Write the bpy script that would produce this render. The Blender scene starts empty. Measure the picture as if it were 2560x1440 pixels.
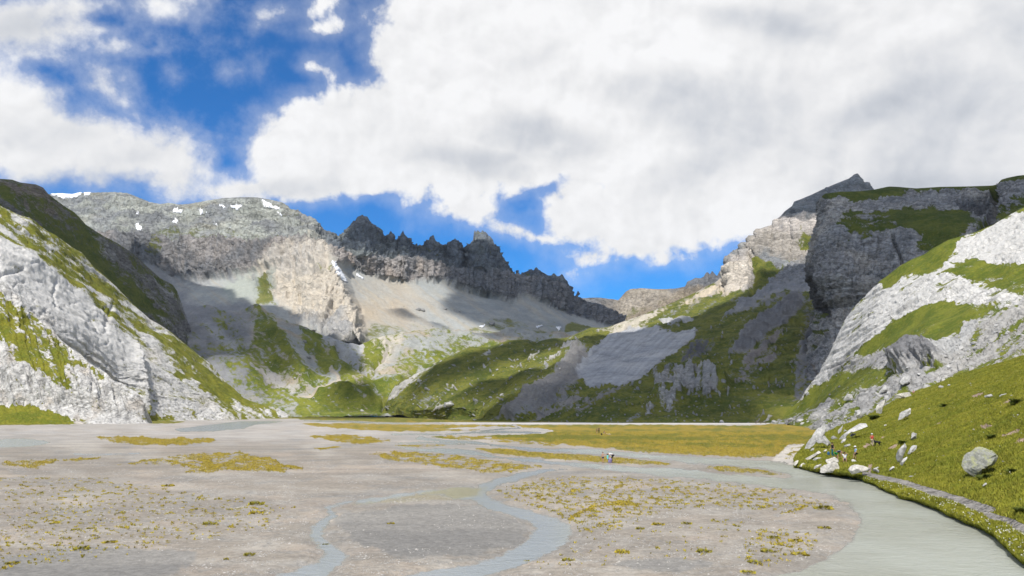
import bpy, bmesh, math, random
import numpy as np
from mathutils import Vector, Matrix

S = bpy.context.scene
COL = S.collection
rng = np.random.RandomState(7)
random.seed(7)

# ------------------------------------------------------------------ camera
F, CX, CY, CAMH = 1850.0, 1280.0, 720.0, 5.7
TH = math.atan(318.0 / F)
cam_data = bpy.data.cameras.new('camera')
cam_data.sensor_width = 36.0
cam_data.lens = 36.0 * F / 2560.0
cam_data.clip_start = 0.5
cam_data.clip_end = 20000.0
cam = bpy.data.objects.new('camera', cam_data)
COL.objects.link(cam)
cam.location = (0, 0, CAMH)
cam.rotation_euler = (math.pi / 2 + TH, 0, 0)
S.camera = cam

# ------------------------------------------------------------------ sun, exposure
SUN = Vector((-0.13, -0.57, 0.81)).normalized()      # towards the sun
sd_ = bpy.data.lights.new('sun', 'SUN')
sd_.energy = 4.9
sd_.angle = math.radians(0.55)
sd_.color = (1.0, 0.955, 0.89)
sun = bpy.data.objects.new('sun', sd_)
COL.objects.link(sun)
sun.rotation_euler = SUN.to_track_quat('Z', 'Y').to_euler()
S.view_settings.view_transform = 'Standard'
S.view_settings.look = 'None'
S.view_settings.exposure = 0.0
S.view_settings.gamma = 1.0
S.view_settings.use_curve_mapping = False
S.render.engine = 'CYCLES'
S.cycles.max_bounces = 5
S.cycles.diffuse_bounces = 2
S.cycles.transparent_max_bounces = 8

# ------------------------------------------------------------------ world
W = bpy.data.worlds.new('World')
S.world = W
W.use_nodes = True
nt = W.node_tree
nt.nodes.clear()


class NB:
    """tiny node builder"""
    def __init__(self, nt):
        self.nt = nt
    def n(self, t, **kw):
        nd = self.nt.nodes.new(t)
        for k, v in kw.items():
            setattr(nd, k, v)
        return nd
    def put(self, sock, v):
        if v is None:
            return
        if isinstance(v, bpy.types.NodeSocket):
            self.nt.links.new(v, sock)
        else:
            sock.default_value = v
    def m(self, op, a, b=None, c=None, clamp=False):
        nd = self.n('ShaderNodeMath', operation=op, use_clamp=clamp)
        self.put(nd.inputs[0], a); self.put(nd.inputs[1], b); self.put(nd.inputs[2], c)
        return nd.outputs[0]
    def vm(self, op, a, b=None, scale=None):
        nd = self.n('ShaderNodeVectorMath', operation=op)
        self.put(nd.inputs[0], a); self.put(nd.inputs[1], b)
        if scale is not None:
            self.put(nd.inputs['Scale'], scale)
        return nd.outputs[1] if op in ('LENGTH', 'DOT_PRODUCT') else nd.outputs[0]
    def ss(self, v, a, b, lo=0.0, hi=1.0):
        nd = self.n('ShaderNodeMapRange', interpolation_type='SMOOTHSTEP')
        self.put(nd.inputs[0], v)
        for i, q in enumerate((a, b, lo, hi)):
            self.put(nd.inputs[i + 1], q)
        return nd.outputs[0]
    def mr(self, v, a, b, lo=0.0, hi=1.0):
        nd = self.n('ShaderNodeMapRange')
        self.put(nd.inputs[0], v)
        for i, q in enumerate((a, b, lo, hi)):
            self.put(nd.inputs[i + 1], q)
        return nd.outputs[0]
    def noise(self, vec, scale, detail=4.0, rough=0.5, dist=0.0, lac=2.0):
        nd = self.n('ShaderNodeTexNoise')
        self.put(nd.inputs['Vector'], vec)
        nd.inputs['Scale'].default_value = scale
        nd.inputs['Detail'].default_value = detail
        nd.inputs['Roughness'].default_value = rough
        nd.inputs['Distortion'].default_value = dist
        nd.inputs['Lacunarity'].default_value = lac
        return nd.outputs['Fac']
    def mix(self, f, a, b, mode='MIX'):
        nd = self.n('ShaderNodeMix', data_type='RGBA', blend_type=mode)
        self.put(nd.inputs['Factor'], f)
        for k, v in ((6, a), (7, b)):
            if isinstance(v, tuple) and len(v) == 3:
                v = (*v, 1.0)
            self.put(nd.inputs[k], v)
        return nd.outputs[2]
    def xyz(self, x, y, z):
        nd = self.n('ShaderNodeCombineXYZ')
        self.put(nd.inputs[0], x); self.put(nd.inputs[1], y); self.put(nd.inputs[2], z)
        return nd.outputs[0]


def ray(px, py):
    """direction with y == 1 for a picture point"""
    a = np.asarray(px, float) - CX
    b = CY - np.asarray(py, float)
    y = F * math.cos(TH) - b * math.sin(TH)
    z = F * math.sin(TH) + b * math.cos(TH)
    return a / y, z / y


# clouds of the visible sky: (px, py, rx, ry, angle in degrees)
CLOUDS = [
    (1300, 150, 380, 235, 0), (1150, 50, 225, 150, 0), (1050, 330, 265, 165, -10), (1030, 130, 95, 120, 0),
    (820, 330, 185, 118, -10), (690, 375, 135, 92, 0), (870, 420, 240, 80, 4), (1150, 450, 150, 90, 0),
    (1160, 515, 85, 45, 0), (1800, 280, 620, 250, 0), (2350, 280, 520, 330, 0), (1620, 520, 215, 105, 10),
    (1460, 525, 110, 78, 35), (1350, 585, 100, 22, -8), (1750, 540, 190, 85, 5), (2050, 470, 330, 120, 8),
    (1560, 600, 90, 50, 0), (1700, -120, 900, 240, 0), (1950, 60, 560, 200, 0), (2620, 40, 420, 330, 0), (2450, 560, 300, 120, 0),
    (1490, 640, 66, 30, 10), (1655, 640, 40, 18, 0), (1300, 380, 240, 110, 0), (1450, 440, 180, 60, 15),
    (70, 330, 290, 145, 0), (240, 235, 90, 75, 0), (300, 400, 290, 80, 0), (435, 365, 95, 85, 0),
    (500, 425, 75, 55, 0), (590, 470, 150, 34, 5), (30, 230, 100, 60, 0), (-200, 250, 260, 200, 0),
    (60, 60, 210, 85, 0), (250, 50, 150, 65, 0), (400, 22, 110, 42, 0), (60, 135, 100, 38, 0), (300, 110, 90, 34, 0),
    (650, 52, 42, 17, 35), (605, 167, 30, 19, 20), (430, 190, 19, 10, 0), (795, 165, 34, 17, -20),
    (795, 12, 42, 18, 30), (775, 62, 34, 9, 0), (990, 215, 60, 30, 0)]
HOLES = [(1305, 512, 58, 30, 20), (1375, 470, 24, 9, 30), (560, 395, 20, 26, 0),
  (250, 50, 40, 12, 0), (390, 110, 30, 30, 0), (270, 285, 60, 14, -20)]
GREYS = [(1700, 250, 500, 130, -15, .55), (1340, 340, 260, 95, -12, 1.0), (1180, 400, 260, 70, -5, .8), (40, 60, 190, 110, 0, 1.0), (2350, 470, 420, 70, 0, .8), (1900, 60, 300, 60, -10, .6),
         (1700, 430, 340, 60, 20, .4), (2200, 260, 330, 70, 25, .55), (250, 450, 330, 45, 0, .55), (700, 470, 200, 40, 0, .5)]

w = NB(nt)
tc = w.n('ShaderNodeTexCoord')
D = w.vm('NORMALIZE', tc.outputs['Generated'])
sp = w.n('ShaderNodeSeparateXYZ')
nt.links.new(D, sp.inputs[0])
ysafe = w.m('MAXIMUM', sp.outputs[1], 0.04)
u_ = w.m('DIVIDE', sp.outputs[0], ysafe)
v_ = w.m('DIVIDE', sp.outputs[2], ysafe)
warp1 = w.noise(D, 6.0, 6.0, 0.55)
wn = w.n('ShaderNodeTexNoise')
nt.links.new(D, wn.inputs['Vector'])
wn.inputs['Scale'].default_value = 9.0
wn.inputs['Detail'].default_value = 5.0
wcol = w.vm('SUBTRACT', wn.outputs['Color'], (0.5, 0.5, 0.5))
uv = w.vm('ADD', w.xyz(u_, v_, 0.0), w.vm('MULTIPLY', wcol, (0.05, 0.04, 0.0)))


def ell(px, py, rx, ry, ang):
    uu, vv = ray(px, py)
    mp = w.n('ShaderNodeMapping', vector_type='TEXTURE')
    nt.links.new(uv, mp.inputs[0])
    mp.inputs['Location'].default_value = (float(uu), float(vv), 0)
    mp.inputs['Rotation'].default_value = (0, 0, math.radians(ang))
    mp.inputs['Scale'].default_value = (rx / F * 1.03, ry / F * 1.03, 1)
    return w.m('SUBTRACT', 1.0, w.vm('LENGTH', mp.outputs[0]))


field = None
for e in CLOUDS:
    t = w.m('MULTIPLY', ell(*e), (0.5 * (min(e[2], e[3]) + 0.3 * (e[2] + e[3]))) / F * 1.2)
    field = t if field is None else w.m('SMOOTH_MAX', field, t, 0.02)
for e in HOLES:
    t = w.m('MULTIPLY', ell(*e), -min(e[2], e[3]) / F * 1.6)
    field = w.m('SMOOTH_MIN', field, t, 0.008)
# elsewhere the same broken cloud goes on
gen = w.m('MULTIPLY', w.m('SUBTRACT', w.noise(D, 3.2, 5.0, 0.55), 0.47), 0.9)
gen = w.m('MULTIPLY', gen, w.ss(sp.outputs[2], -0.02, 0.14))
out1 = w.ss(w.m('ABSOLUTE', u_), 0.72, 0.95)
out2 = w.ss(v_, 0.66, 0.9)
out3 = w.m('SUBTRACT', 1.0, w.ss(sp.outputs[1], 0.04, 0.2))
outw = w.m('MAXIMUM', w.m('MAXIMUM', out1, out2), out3)
fld = w.n('ShaderNodeMix', data_type='FLOAT')
w.put(fld.inputs[0], outw); w.put(fld.inputs[2], field); w.put(fld.inputs[3], gen)
field = fld.outputs[0]
nA = w.noise(D, 15.0, 10.0, 0.64, 0.1)
nB = w.noise(w.vm('ADD', D, (-0.006, 0.0, 0.009)), 15.0, 10.0, 0.64, 0.1)
nC = w.noise(D, 5.0, 5.0, 0.5, 0.2)
def puff(vec):
    v_ = w.n('ShaderNodeTexVoronoi', feature='F1'); w.put(v_.inputs['Vector'], vec)
    v_.inputs['Scale'].default_value = 13.0; v_.inputs['Detail'].default_value = 2.0; v_.inputs['Roughness'].default_value = .55
    v_.normalize = True
    return v_.outputs['Distance']
Dw = w.vm('ADD', D, w.vm('MULTIPLY', wcol, (.10, .10, .10)))
p1_ = puff(Dw); p2_ = puff(w.vm('ADD', Dw, (-0.012, 0.0, 0.016)))
leftw = w.m('MULTIPLY', w.m('SUBTRACT', 1.0, w.ss(u_, -0.42, -0.30)), w.ss(sp.outputs[1], .05, .3))
edge = w.m('ADD', field, w.m('MULTIPLY', w.m('SUBTRACT', nA, 0.5), w.mr(leftw, 0, 1, 0.07, .13)))
edge = w.m('ADD', edge, w.m('MULTIPLY', w.m('SUBTRACT', 0.36, p1_), 0.085))
dens = w.ss(edge, w.mr(leftw, 0, 1, -.003, -.012), w.mr(leftw, 0, 1, .016, .045))
soft = w.ss(edge, -0.035, 0.05)
dens = w.m('MAXIMUM', w.m('MULTIPLY', soft, 0.55), dens)
grey = None
for e in GREYS:
    t = w.m('MULTIPLY', w.ss(ell(*e[:5]), 0.0, 0.9), e[5])
    grey = t if grey is None else w.m('MAXIMUM', grey, t)
gg = w.n('ShaderNodeMix', data_type='FLOAT')
w.put(gg.inputs[0], outw); w.put(gg.inputs[2], grey); w.put(gg.inputs[3], 0.45)
nD = w.noise(w.vm('MULTIPLY', D, (1.0, 1.0, 1.7)), 2.6, 3.0, 0.5, 0.3)
shade = w.m('ADD', 0.93, w.m('ADD', w.m('MULTIPLY', w.m('SUBTRACT', nA, nB), 0.25), w.m('MULTIPLY', w.m('SUBTRACT', p2_, p1_), 0.48)))
shade = w.m('ADD', shade, w.m('MULTIPLY', w.m('SUBTRACT', nD, 0.5), 0.36))
shade = w.m('ADD', shade, w.m('MULTIPLY', w.m('SUBTRACT', nC, 0.5), 0.22))
shade = w.m('SUBTRACT', shade, w.m('MULTIPLY', gg.outputs[0], 0.27))
shade = w.m('SUBTRACT', shade, w.m('MULTIPLY', w.ss(edge, 0.02, 0.20), 0.16))
shade = w.m('MAXIMUM', w.m('MINIMUM', shade, 0.97), 0.40)
ccol = w.mix(w.ss(shade, 0.5, 0.92), (0.90, 0.955, 1.06), (1.0, 1.0, 1.01))
sky = w.n('ShaderNodeTexSky', sky_type='NISHITA')
sky.sun_disc = False
sky.sun_elevation = math.asin(SUN.z)
sky.sun_rotation = math.atan2(SUN.x, SUN.y)
sky.altitude = 2100
sky.air_density = 1.0
sky.dust_density = 0.3
sky.ozone_density = 2.0
BG = 0.10
skyc = w.mix(1.0, sky.outputs[0], (0.20, 0.95, 1.62), 'MULTIPLY')
cl = w.mix(1.0, ccol, w.xyz(*(w.m('MULTIPLY', shade, 1.0 / BG),) * 3), 'MULTIPLY')
fin = w.mix(dens, skyc, cl)
bgn = w.n('ShaderNodeBackground')
bgn.inputs[1].default_value = BG
nt.links.new(fin, bgn.inputs[0])
wo = w.n('ShaderNodeOutputWorld')
nt.links.new(bgn.outputs[0], wo.inputs[0])
W.cycles.sampling_method = 'MANUAL'
W.cycles.sample_map_resolution = 512

# ------------------------------------------------------------------ helpers
def tag(o, label=None, cat=None, group=None, kind=None):
    if label: o['label'] = label
    if cat: o['category'] = cat
    if group: o['group'] = group
    if kind: o['kind'] = kind
    return o


def PT(px, py, Y):
    dx, dz = ray(px, py)
    Y = np.asarray(Y, float)
    return np.stack([dx * Y, Y + 0 * dx, CAMH + dz * Y], -1)


def PROJ(P):
    x = P[..., 0]; y = P[..., 1]; z = P[..., 2] - CAMH
    d = y * math.cos(TH) + z * math.sin(TH)
    d = np.where(np.abs(d) < 1e-3, 1e-3, d)
    up = -y * math.sin(TH) + z * math.cos(TH)
    return CX + F * x / d, CY - F * up / d


def YG(py, z=0.0):
    """distance at which the ray of a picture row meets the level z"""
    _, dz = ray(0.0, py)
    return (z - CAMH) / dz


_perm = np.random.RandomState(3).permutation(256).astype(np.int32)
_perm = np.concatenate([_perm, _perm, _perm])
_g = np.random.RandomState(5).normal(size=(256, 3)).astype(np.float32)
_g /= np.linalg.norm(_g, axis=1)[:, None]


def pn(x, y, z=0.0, seed=0):
    x = np.asarray(x, np.float32) + seed * 17.31
    y = np.asarray(y, np.float32) + seed * 5.17
    z = np.asarray(z, np.float32) + np.float32(seed * 9.73) + 0 * x
    xi = np.floor(x); yi = np.floor(y); zi = np.floor(z)
    xf = x - xi; yf = y - yi; zf = z - zi
    xi = xi.astype(np.int32) & 255; yi = yi.astype(np.int32) & 255; zi = zi.astype(np.int32) & 255
    u = xf * xf * xf * (xf * (xf * 6 - 15) + 10)
    v = yf * yf * yf * (yf * (yf * 6 - 15) + 10)
    w_ = zf * zf * zf * (zf * (zf * 6 - 15) + 10)
    r = 0
    for a in (0, 1):
        pa = _perm[xi + a]
        wa = u if a else 1 - u
        for b in (0, 1):
            pb = _perm[pa + yi + b]
            wb = wa * (v if b else 1 - v)
            for c in (0, 1):
                g = _g[_perm[pb + zi + c]]
                r = r + wb * (w_ if c else 1 - w_) * (g[..., 0] * (xf - a) + g[..., 1] * (yf - b) + g[..., 2] * (zf - c))
    return r * 1.5


def fbm(x, y, z=0.0, oct=4, seed=0, gain=0.5):
    r = 0; a = 1.0; f = 1.0; t = 0
    for i in range(oct):
        r = r + a * pn(x * f, y * f, z * f, seed + i)
        t += a; a *= gain; f *= 2.03
    return r / t


def ridged(x, y, z=0.0, oct=4, seed=0, gain=0.5):
    r = 0; a = 1.0; f = 1.0; t = 0
    for i in range(oct):
        n = 1 - np.abs(pn(x * f, y * f, z * f, seed + i)) * 1.8
        r = r + a * n
        t += a; a *= gain; f *= 2.07
    return r / t


def billow(x, y, z=0.0, oct=4, seed=0, gain=0.5):
    return 1 - ridged(x, y, z, oct, seed, gain)


def sstep(v, a, b):
    t = np.clip((v - a) / (b - a), 0, 1)
    return t * t * (3 - 2 * t)


def sdpoly(px, py, poly, ysc=1.0):
    """signed distance, positive inside"""
    poly = np.asarray(poly, float)
    x0, y0 = poly.min(0) - 60; x1, y1 = poly.max(0) + 60
    out = np.full(px.shape, -60.0)
    sel = (px > x0) & (px < x1) & (py > y0) & (py < y1)
    if not sel.any():
        return out
    x = px[sel]; y = py[sel] * ysc
    q = poly * np.array([1, ysc])
    d = np.full(x.shape, 1e18); ins = np.zeros(x.shape, bool)
    for i in range(len(q)):
        ax, ay = q[i]; bx, by = q[(i + 1) % len(q)]
        ex, ey = bx - ax, by - ay
        t = np.clip(((x - ax) * ex + (y - ay) * ey) / (ex * ex + ey * ey + 1e-9), 0, 1)
        d = np.minimum(d, (x - ax - t * ex) ** 2 + (y - ay - t * ey) ** 2)
        c = (ay > y) != (by > y)
        with np.errstate(divide='ignore', invalid='ignore'):
            ins ^= c & (x < (bx - ax) * (y - ay) / (by - ay + 1e-12) + ax)
    d = np.sqrt(d)
    out[sel] = np.where(ins, d, -d)
    return out


def sdline(px, py, pts, ysc=1.0):
    """distance to a polyline, with interpolated radius if given; returns dist - r (negative inside)"""
    out = np.full(px.shape, 1e9)
    for i in range(len(pts) - 1):
        a, b = pts[i], pts[i + 1]
        ax, ay = a[0], a[1] * ysc; bx, by = b[0], b[1] * ysc
        ra = a[2] if len(a) > 2 else 0; rb = b[2] if len(b) > 2 else 0
        m = 80 + max(ra, rb)
        sel = (px > min(a[0], b[0]) - m) & (px < max(a[0], b[0]) + m) & (py > min(a[1], b[1]) - m) & (py < max(a[1], b[1]) + m)
        x = px[sel]; y = py[sel] * ysc
        ex, ey = bx - ax, by - ay
        t = np.clip(((x - ax) * ex + (y - ay) * ey) / (ex * ex + ey * ey + 1e-9), 0, 1)
        d = np.sqrt((x - ax - t * ex) ** 2 + (y - ay - t * ey) ** 2) - (ra + (rb - ra) * t)
        out[sel] = np.minimum(out[sel], d)
    return out


def zone(g, poly, soft=6.0, warp=8.0, ws=30.0, ang=0.0, stretch=1.0, seed=0, ysc=1.0):
    """0..1 mask of a traced region with an irregular edge"""
    sd = sdpoly(g['px'], g['py'], poly, ysc)
    n = streak(g, ang, ws * stretch, ws, seed, 4)
    n2 = fbm(g['px'] / 7.0, g['py'] / 6.0, 0.3, 2, seed + 50)
    return np.clip((sd + n * warp * 3.2 + n2 * min(warp, 8) * 1.2) / (soft * 1.5) + 0.5, 0, 1)


def streak(g, ang, L, Wd, seed=0, oct=4, gain=0.55):
    a = math.radians(ang)
    px = g['px']; py = -g['py']
    s = (px * math.cos(a) + py * math.sin(a)) / L
    t = (-px * math.sin(a) + py * math.cos(a)) / Wd
    return fbm(s, t, 0.37, oct, seed, gain)


def gauss1(a, s, axis=-1):
    if s <= 0: return a
    r = int(3 * s) + 1
    k = np.exp(-0.5 * (np.arange(-r, r + 1) / s) ** 2); k /= k.sum()
    pad = [(0, 0)] * a.ndim; pad[axis] = (r, r)
    ap = np.pad(a, pad, mode='edge')
    return np.apply_along_axis(lambda m: np.convolve(m, k, 'valid'), axis, ap)


SHEETS = {}


def make_grid(lines, x0, x1, dx=2.5, dr=2.2, smooth=12, net=False, smv=3):
    """lines: list of traced lines, crest first; each point (px, py, Y) or (px, py, None) on the level valley floor"""
    W_ = int((x1 - x0) / dx) + 1
    us = np.linspace(x0, x1, W_)
    rows = []
    for k, ln in enumerate(lines):
        l = [(p[0], p[1], p[2] if p[2] is not None else float(YG(p[1], p[3] if len(p) > 3 else 0.0))) for p in ln]
        l = np.array(l, float)
        if net:
            uu = np.linspace(0, 1, len(l)); t = np.linspace(0, 1, W_)
            pxs = np.interp(t, uu, l[:, 0]); pys = np.interp(t, uu, l[:, 1]); Ys = np.interp(t, uu, l[:, 2])
            pxs = gauss1(pxs, smooth * .3)
        else:
            pxs = us
            pys = np.interp(us, l[:, 0], l[:, 1]); Ys = np.interp(us, l[:, 0], l[:, 2])
        Ys = gauss1(Ys, smooth)
        if k > 0 and k < len(lines) - 1:
            pys = gauss1(pys, smooth * 0.6)
        rows.append((pxs, pys, Ys))
    out = []
    for k in range(len(rows) - 1):
        a = PT(*rows[k]); b = PT(*rows[k + 1])
        n = max(2, int(np.ceil(np.percentile(np.abs(rows[k + 1][1] - rows[k][1]), 90) / dr)))
        for i in range(n):
            out.append(a + (b - a) * (i / n))
    out.append(PT(*rows[-1]))
    P = np.array(out)
    if smv:
        Q = gauss1(P, smv, 0)
        f = np.clip(np.arange(len(P)) / (2.0 * smv), 0, 1)[:, None, None]
        f2 = f[::-1]
        P = P + (Q - P) * f * f2
    g = {'P': P}
    g['px'], g['py'] = PROJ(P)
    return g


def normals(P):
    du = np.gradient(P, axis=1); dv = np.gradient(P, axis=0)
    n = np.cross(du, dv)
    n /= np.linalg.norm(n, axis=2)[..., None] + 1e-12
    flip = (n * (np.array([0, 0, CAMH]) - P)).sum(2) < 0
    s = np.where(flip.mean() > 0.5, -1.0, 1.0)
    return n * s


def grid_mesh(name, P, mats, attrs, keep=None, smooth=True):
    H, Wd = P.shape[:2]
    idx = np.arange(H * Wd).reshape(H, Wd)
    q = np.stack([idx[:-1, :-1], idx[1:, :-1], idx[1:, 1:], idx[:-1, 1:]], -1).reshape(-1, 4)
    if keep is not None:
        k = keep.reshape(-1)
        q = q[k[q].any(1)]
        used = np.zeros(H * Wd, bool); used[q.ravel()] = True
        remap = np.cumsum(used) - 1
        q = remap[q]
        V = P.reshape(-1, 3)[used]
        attrs = {a: (v.reshape(H * Wd, -1)[used]) for a, v in attrs.items()}
    else:
        V = P.reshape(-1, 3)
        attrs = {a: v.reshape(H * Wd, -1) for a, v in attrs.items()}
    me = bpy.data.meshes.new(name)
    me.vertices.add(len(V)); me.vertices.foreach_set('co', V.astype(np.float32).ravel())
    me.loops.add(q.size); me.loops.foreach_set('vertex_index', q.astype(np.int32).ravel())
    me.polygons.add(len(q)); me.polygons.foreach_set('loop_start', np.arange(0, q.size, 4, dtype=np.int32))
    me.polygons.foreach_set('loop_total', np.full(len(q), 4, np.int32))
    if smooth:
        me.polygons.foreach_set('use_smooth', np.ones(len(q), bool))
    me.update(calc_edges=True)
    for a, v in attrs.items():
        if v.shape[1] == 3:
            v = np.concatenate([v, np.ones((len(v), 1))], 1)
            at = me.attributes.new(a, 'FLOAT_COLOR', 'POINT'); at.data.foreach_set('color', v.astype(np.float32).ravel())
        else:
            at = me.attributes.new(a, 'FLOAT', 'POINT'); at.data.foreach_set('value', v.astype(np.float32).ravel())
    for m in mats: me.materials.append(m)
    o = bpy.data.objects.new(name, me); COL.objects.link(o)
    return o


def tri_mesh(name, V, T, mat, smooth=False, parent=None, attrs=None):
    me = bpy.data.meshes.new(name)
    V = np.asarray(V, np.float32); T = np.asarray(T, np.int32)
    me.vertices.add(len(V)); me.vertices.foreach_set('co', V.ravel())
    me.loops.add(T.size); me.loops.foreach_set('vertex_index', T.ravel())
    me.polygons.add(len(T)); me.polygons.foreach_set('loop_start', np.arange(0, T.size, 3, dtype=np.int32))
    me.polygons.foreach_set('loop_total', np.full(len(T), 3, np.int32))
    me.polygons.foreach_set('use_smooth', np.full(len(T), smooth))
    me.update(calc_edges=True)
    for a, v in (attrs or {}).items():
        if v.ndim == 2:
            v = np.concatenate([v, np.ones((len(v), 1))], 1)
            at = me.attributes.new(a, 'FLOAT_COLOR', 'POINT'); at.data.foreach_set('color', v.astype(np.float32).ravel())
        else:
            at = me.attributes.new(a, 'FLOAT', 'POINT'); at.data.foreach_set('value', v.astype(np.float32).ravel())
    me.materials.append(mat)
    o = bpy.data.objects.new(name, me); COL.objects.link(o)
    if parent: o.parent = parent
    return o


def lerpc(a, b, t):
    t = np.asarray(t)[..., None]
    return a * (1 - t) + np.asarray(b) * t


def terr(t, seed=0):
    """rock ledges: ramps that end in sharp steps, with uneven spacing"""
    t = t + .35 * np.sin(t * 1.7 + seed) + .2 * np.sin(t * .61 + 2 * seed)
    f = t - np.floor(t)
    h = np.sin(np.floor(t) * 12.9898 + seed * 78.2) * 43758.5453
    h = h - np.floor(h)
    return (f - .5) * (.35 + h)


# ------------------------------------------------------------------ materials
def mat_base(name):
    m = bpy.data.materials.new(name); m.use_nodes = True
    t = m.node_tree; t.nodes.clear()
    b = NB(t)
    pr = b.n('ShaderNodeBsdfPrincipled'); o = b.n('ShaderNodeOutputMaterial')
    t.links.new(pr.outputs[0], o.inputs[0])
    return m, b, pr


def terrain_mat(name, unit, grassA, grassB, bump=1.0, crackdir=(1.0, 1.0, 1.0), crackc=.38, crisp=0.12, rockvar=0.25, grassvar=0.5, gbump=0.6):
    """unit: size in metres of about one picture pixel on this hill"""
    m, b, pr = mat_base(name)
    geo = b.n('ShaderNodeNewGeometry'); P = geo.outputs['Position']
    col = b.n('ShaderNodeAttribute', attribute_name='rock').outputs['Color']
    gm = b.n('ShaderNodeAttribute', attribute_name='grass').outputs['Fac']
    n1 = b.noise(P, 1.0 / (unit * 9), 6.0, 0.62)
    n2 = b.noise(P, 1.0 / (unit * 3.0), 4.0, 0.65)
    n3 = b.noise(P, 1.0 / (unit * 45), 4.0, 0.55)
    f = b.m('ADD', gm, b.m('MULTIPLY', b.m('SUBTRACT', n2, 0.5), 0.75))
    f = b.m('ADD', f, b.m('MULTIPLY', b.m('SUBTRACT', n1, 0.5), 1.1))
    n5 = b.noise(P, 1.0 / (unit * 1.5), 2.0, 0.6)
    wv = b.n('ShaderNodeTexNoise'); b.put(wv.inputs['Vector'], P); wv.inputs['Scale'].default_value = 1.0 / (unit * 14); wv.inputs['Detail'].default_value = 3.0
    pw = b.vm('ADD', b.vm('MULTIPLY', P, crackdir), b.vm('MULTIPLY', wv.outputs['Color'], (unit * 16,) * 3))
    cks = []
    for sc_ in (17.0, 6.5):
        vo = b.n('ShaderNodeTexVoronoi', feature='DISTANCE_TO_EDGE'); b.put(vo.inputs['Vector'], pw); vo.inputs['Scale'].default_value = 1.0 / (unit * sc_)
        cks.append(b.m('SUBTRACT', 1.0, b.ss(vo.outputs['Distance'], 0.0, 0.09)))
    smo = b.n('ShaderNodeAttribute', attribute_name='scree').outputs['Fac']; ns = b.m('SUBTRACT', 1.0, smo)
    crk = b.m('MULTIPLY', b.m('MAXIMUM', cks[0], b.m('MULTIPLY', cks[1], .6)), b.ss(n1, .40, .56))
    crk = b.m('MULTIPLY', crk, ns)
    f = b.m('ADD', f, b.m('MULTIPLY', b.m('SUBTRACT', n5, 0.5), 0.35))
    f = b.ss(f, 0.5 - crisp, 0.5 + crisp)
    v = b.m('ADD', 1.0, b.m('MULTIPLY', b.m('SUBTRACT', n1, 0.5), rockvar * 2.2))
    v = b.m('ADD', v, b.m('MULTIPLY', b.m('SUBTRACT', n2, 0.5), rockvar * 1.6))
    vs = b.noise(b.vm('MULTIPLY', P, (1.0, 1.0, 2.6)), 1.0 / (unit * 16), 6.0, 0.68, 0.8)
    v = b.m('MULTIPLY', v, b.mr(b.m('ADD', b.m('MULTIPLY', b.ss(vs, .36, .64), ns), b.m('MULTIPLY', smo, .6)), 0, 1, 1.0 - rockvar * 1.1, 1.0 + rockvar * .7))
    v = b.m('MULTIPLY', v, b.m('SUBTRACT', 1.0, b.m('MULTIPLY', crk, crackc)))
    rock = b.mix(1.0, col, b.xyz(v, v, v), 'MULTIPLY')
    gcol = b.mix(b.ss(b.m('ADD', b.m('MULTIPLY', n3, 0.55), b.m('MULTIPLY', n1, 0.45)), 0.40, 0.60), grassA, grassB)
    gcol = b.mix(b.ss(b.m('ADD', b.m('MULTIPLY', n5, 0.5), b.m('MULTIPLY', n1, 0.5)), 0.52, 0.66, 0.0, 0.55), gcol, tuple(min(1, x * k) for x, k in zip(grassB, (1.35, 1.15, 1.9))))
    gv = b.m('ADD', 1.0, b.m('MULTIPLY', b.m('SUBTRACT', n2, 0.5), grassvar * 2))
    gcol = b.mix(1.0, gcol, b.xyz(gv, gv, gv), 'MULTIPLY')
    b.put(pr.inputs['Base Color'], b.mix(f, rock, gcol))
    pr.inputs['Roughness'].default_value = 0.92
    pr.inputs['Specular IOR Level'].default_value = 0.15
    bp = b.n('ShaderNodeBump'); bp.inputs['Strength'].default_value = 1.0
    bp.inputs['Distance'].default_value = unit * bump
    h = b.m('ADD', b.m('MULTIPLY', n1, 3.5), b.m('ADD', b.m('MULTIPLY', n2, 1.4), b.m('MULTIPLY', n5, .5)))
    h = b.m('SUBTRACT', b.m('MULTIPLY', h, b.mr(smo, 0, 1, 1.0, .3)), b.m('MULTIPLY', crk, 1.6))
    hm = b.n('ShaderNodeMix', data_type='FLOAT')
    b.put(hm.inputs[0], f); b.put(hm.inputs[2], h); b.put(hm.inputs[3], b.m('MULTIPLY', h, gbump))
    b.put(bp.inputs['Height'], hm.outputs[0])
    b.put(pr.inputs['Normal'], bp.outputs[0])
    return m


def simple_mat(name, c, var=0.15, scale=8.0, rough=0.85, c2=None, bump=0.0, spec=0.25):
    m, b, pr = mat_base(name)
    tco = b.n('ShaderNodeTexCoord').outputs['Object']
    n = b.noise(tco, scale, 5.0, 0.6)
    base = b.mix(b.ss(n, 0.35, 0.65), tuple(c), tuple(c2 or [x * (1 - var) for x in c]))
    b.put(pr.inputs['Base Color'], base)
    pr.inputs['Roughness'].default_value = rough
    pr.inputs['Specular IOR Level'].default_value = spec
    if bump:
        bp = b.n('ShaderNodeBump'); bp.inputs['Distance'].default_value = bump
        b.put(bp.inputs['Height'], n); b.put(pr.inputs['Normal'], bp.outputs[0])
    return m


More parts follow.
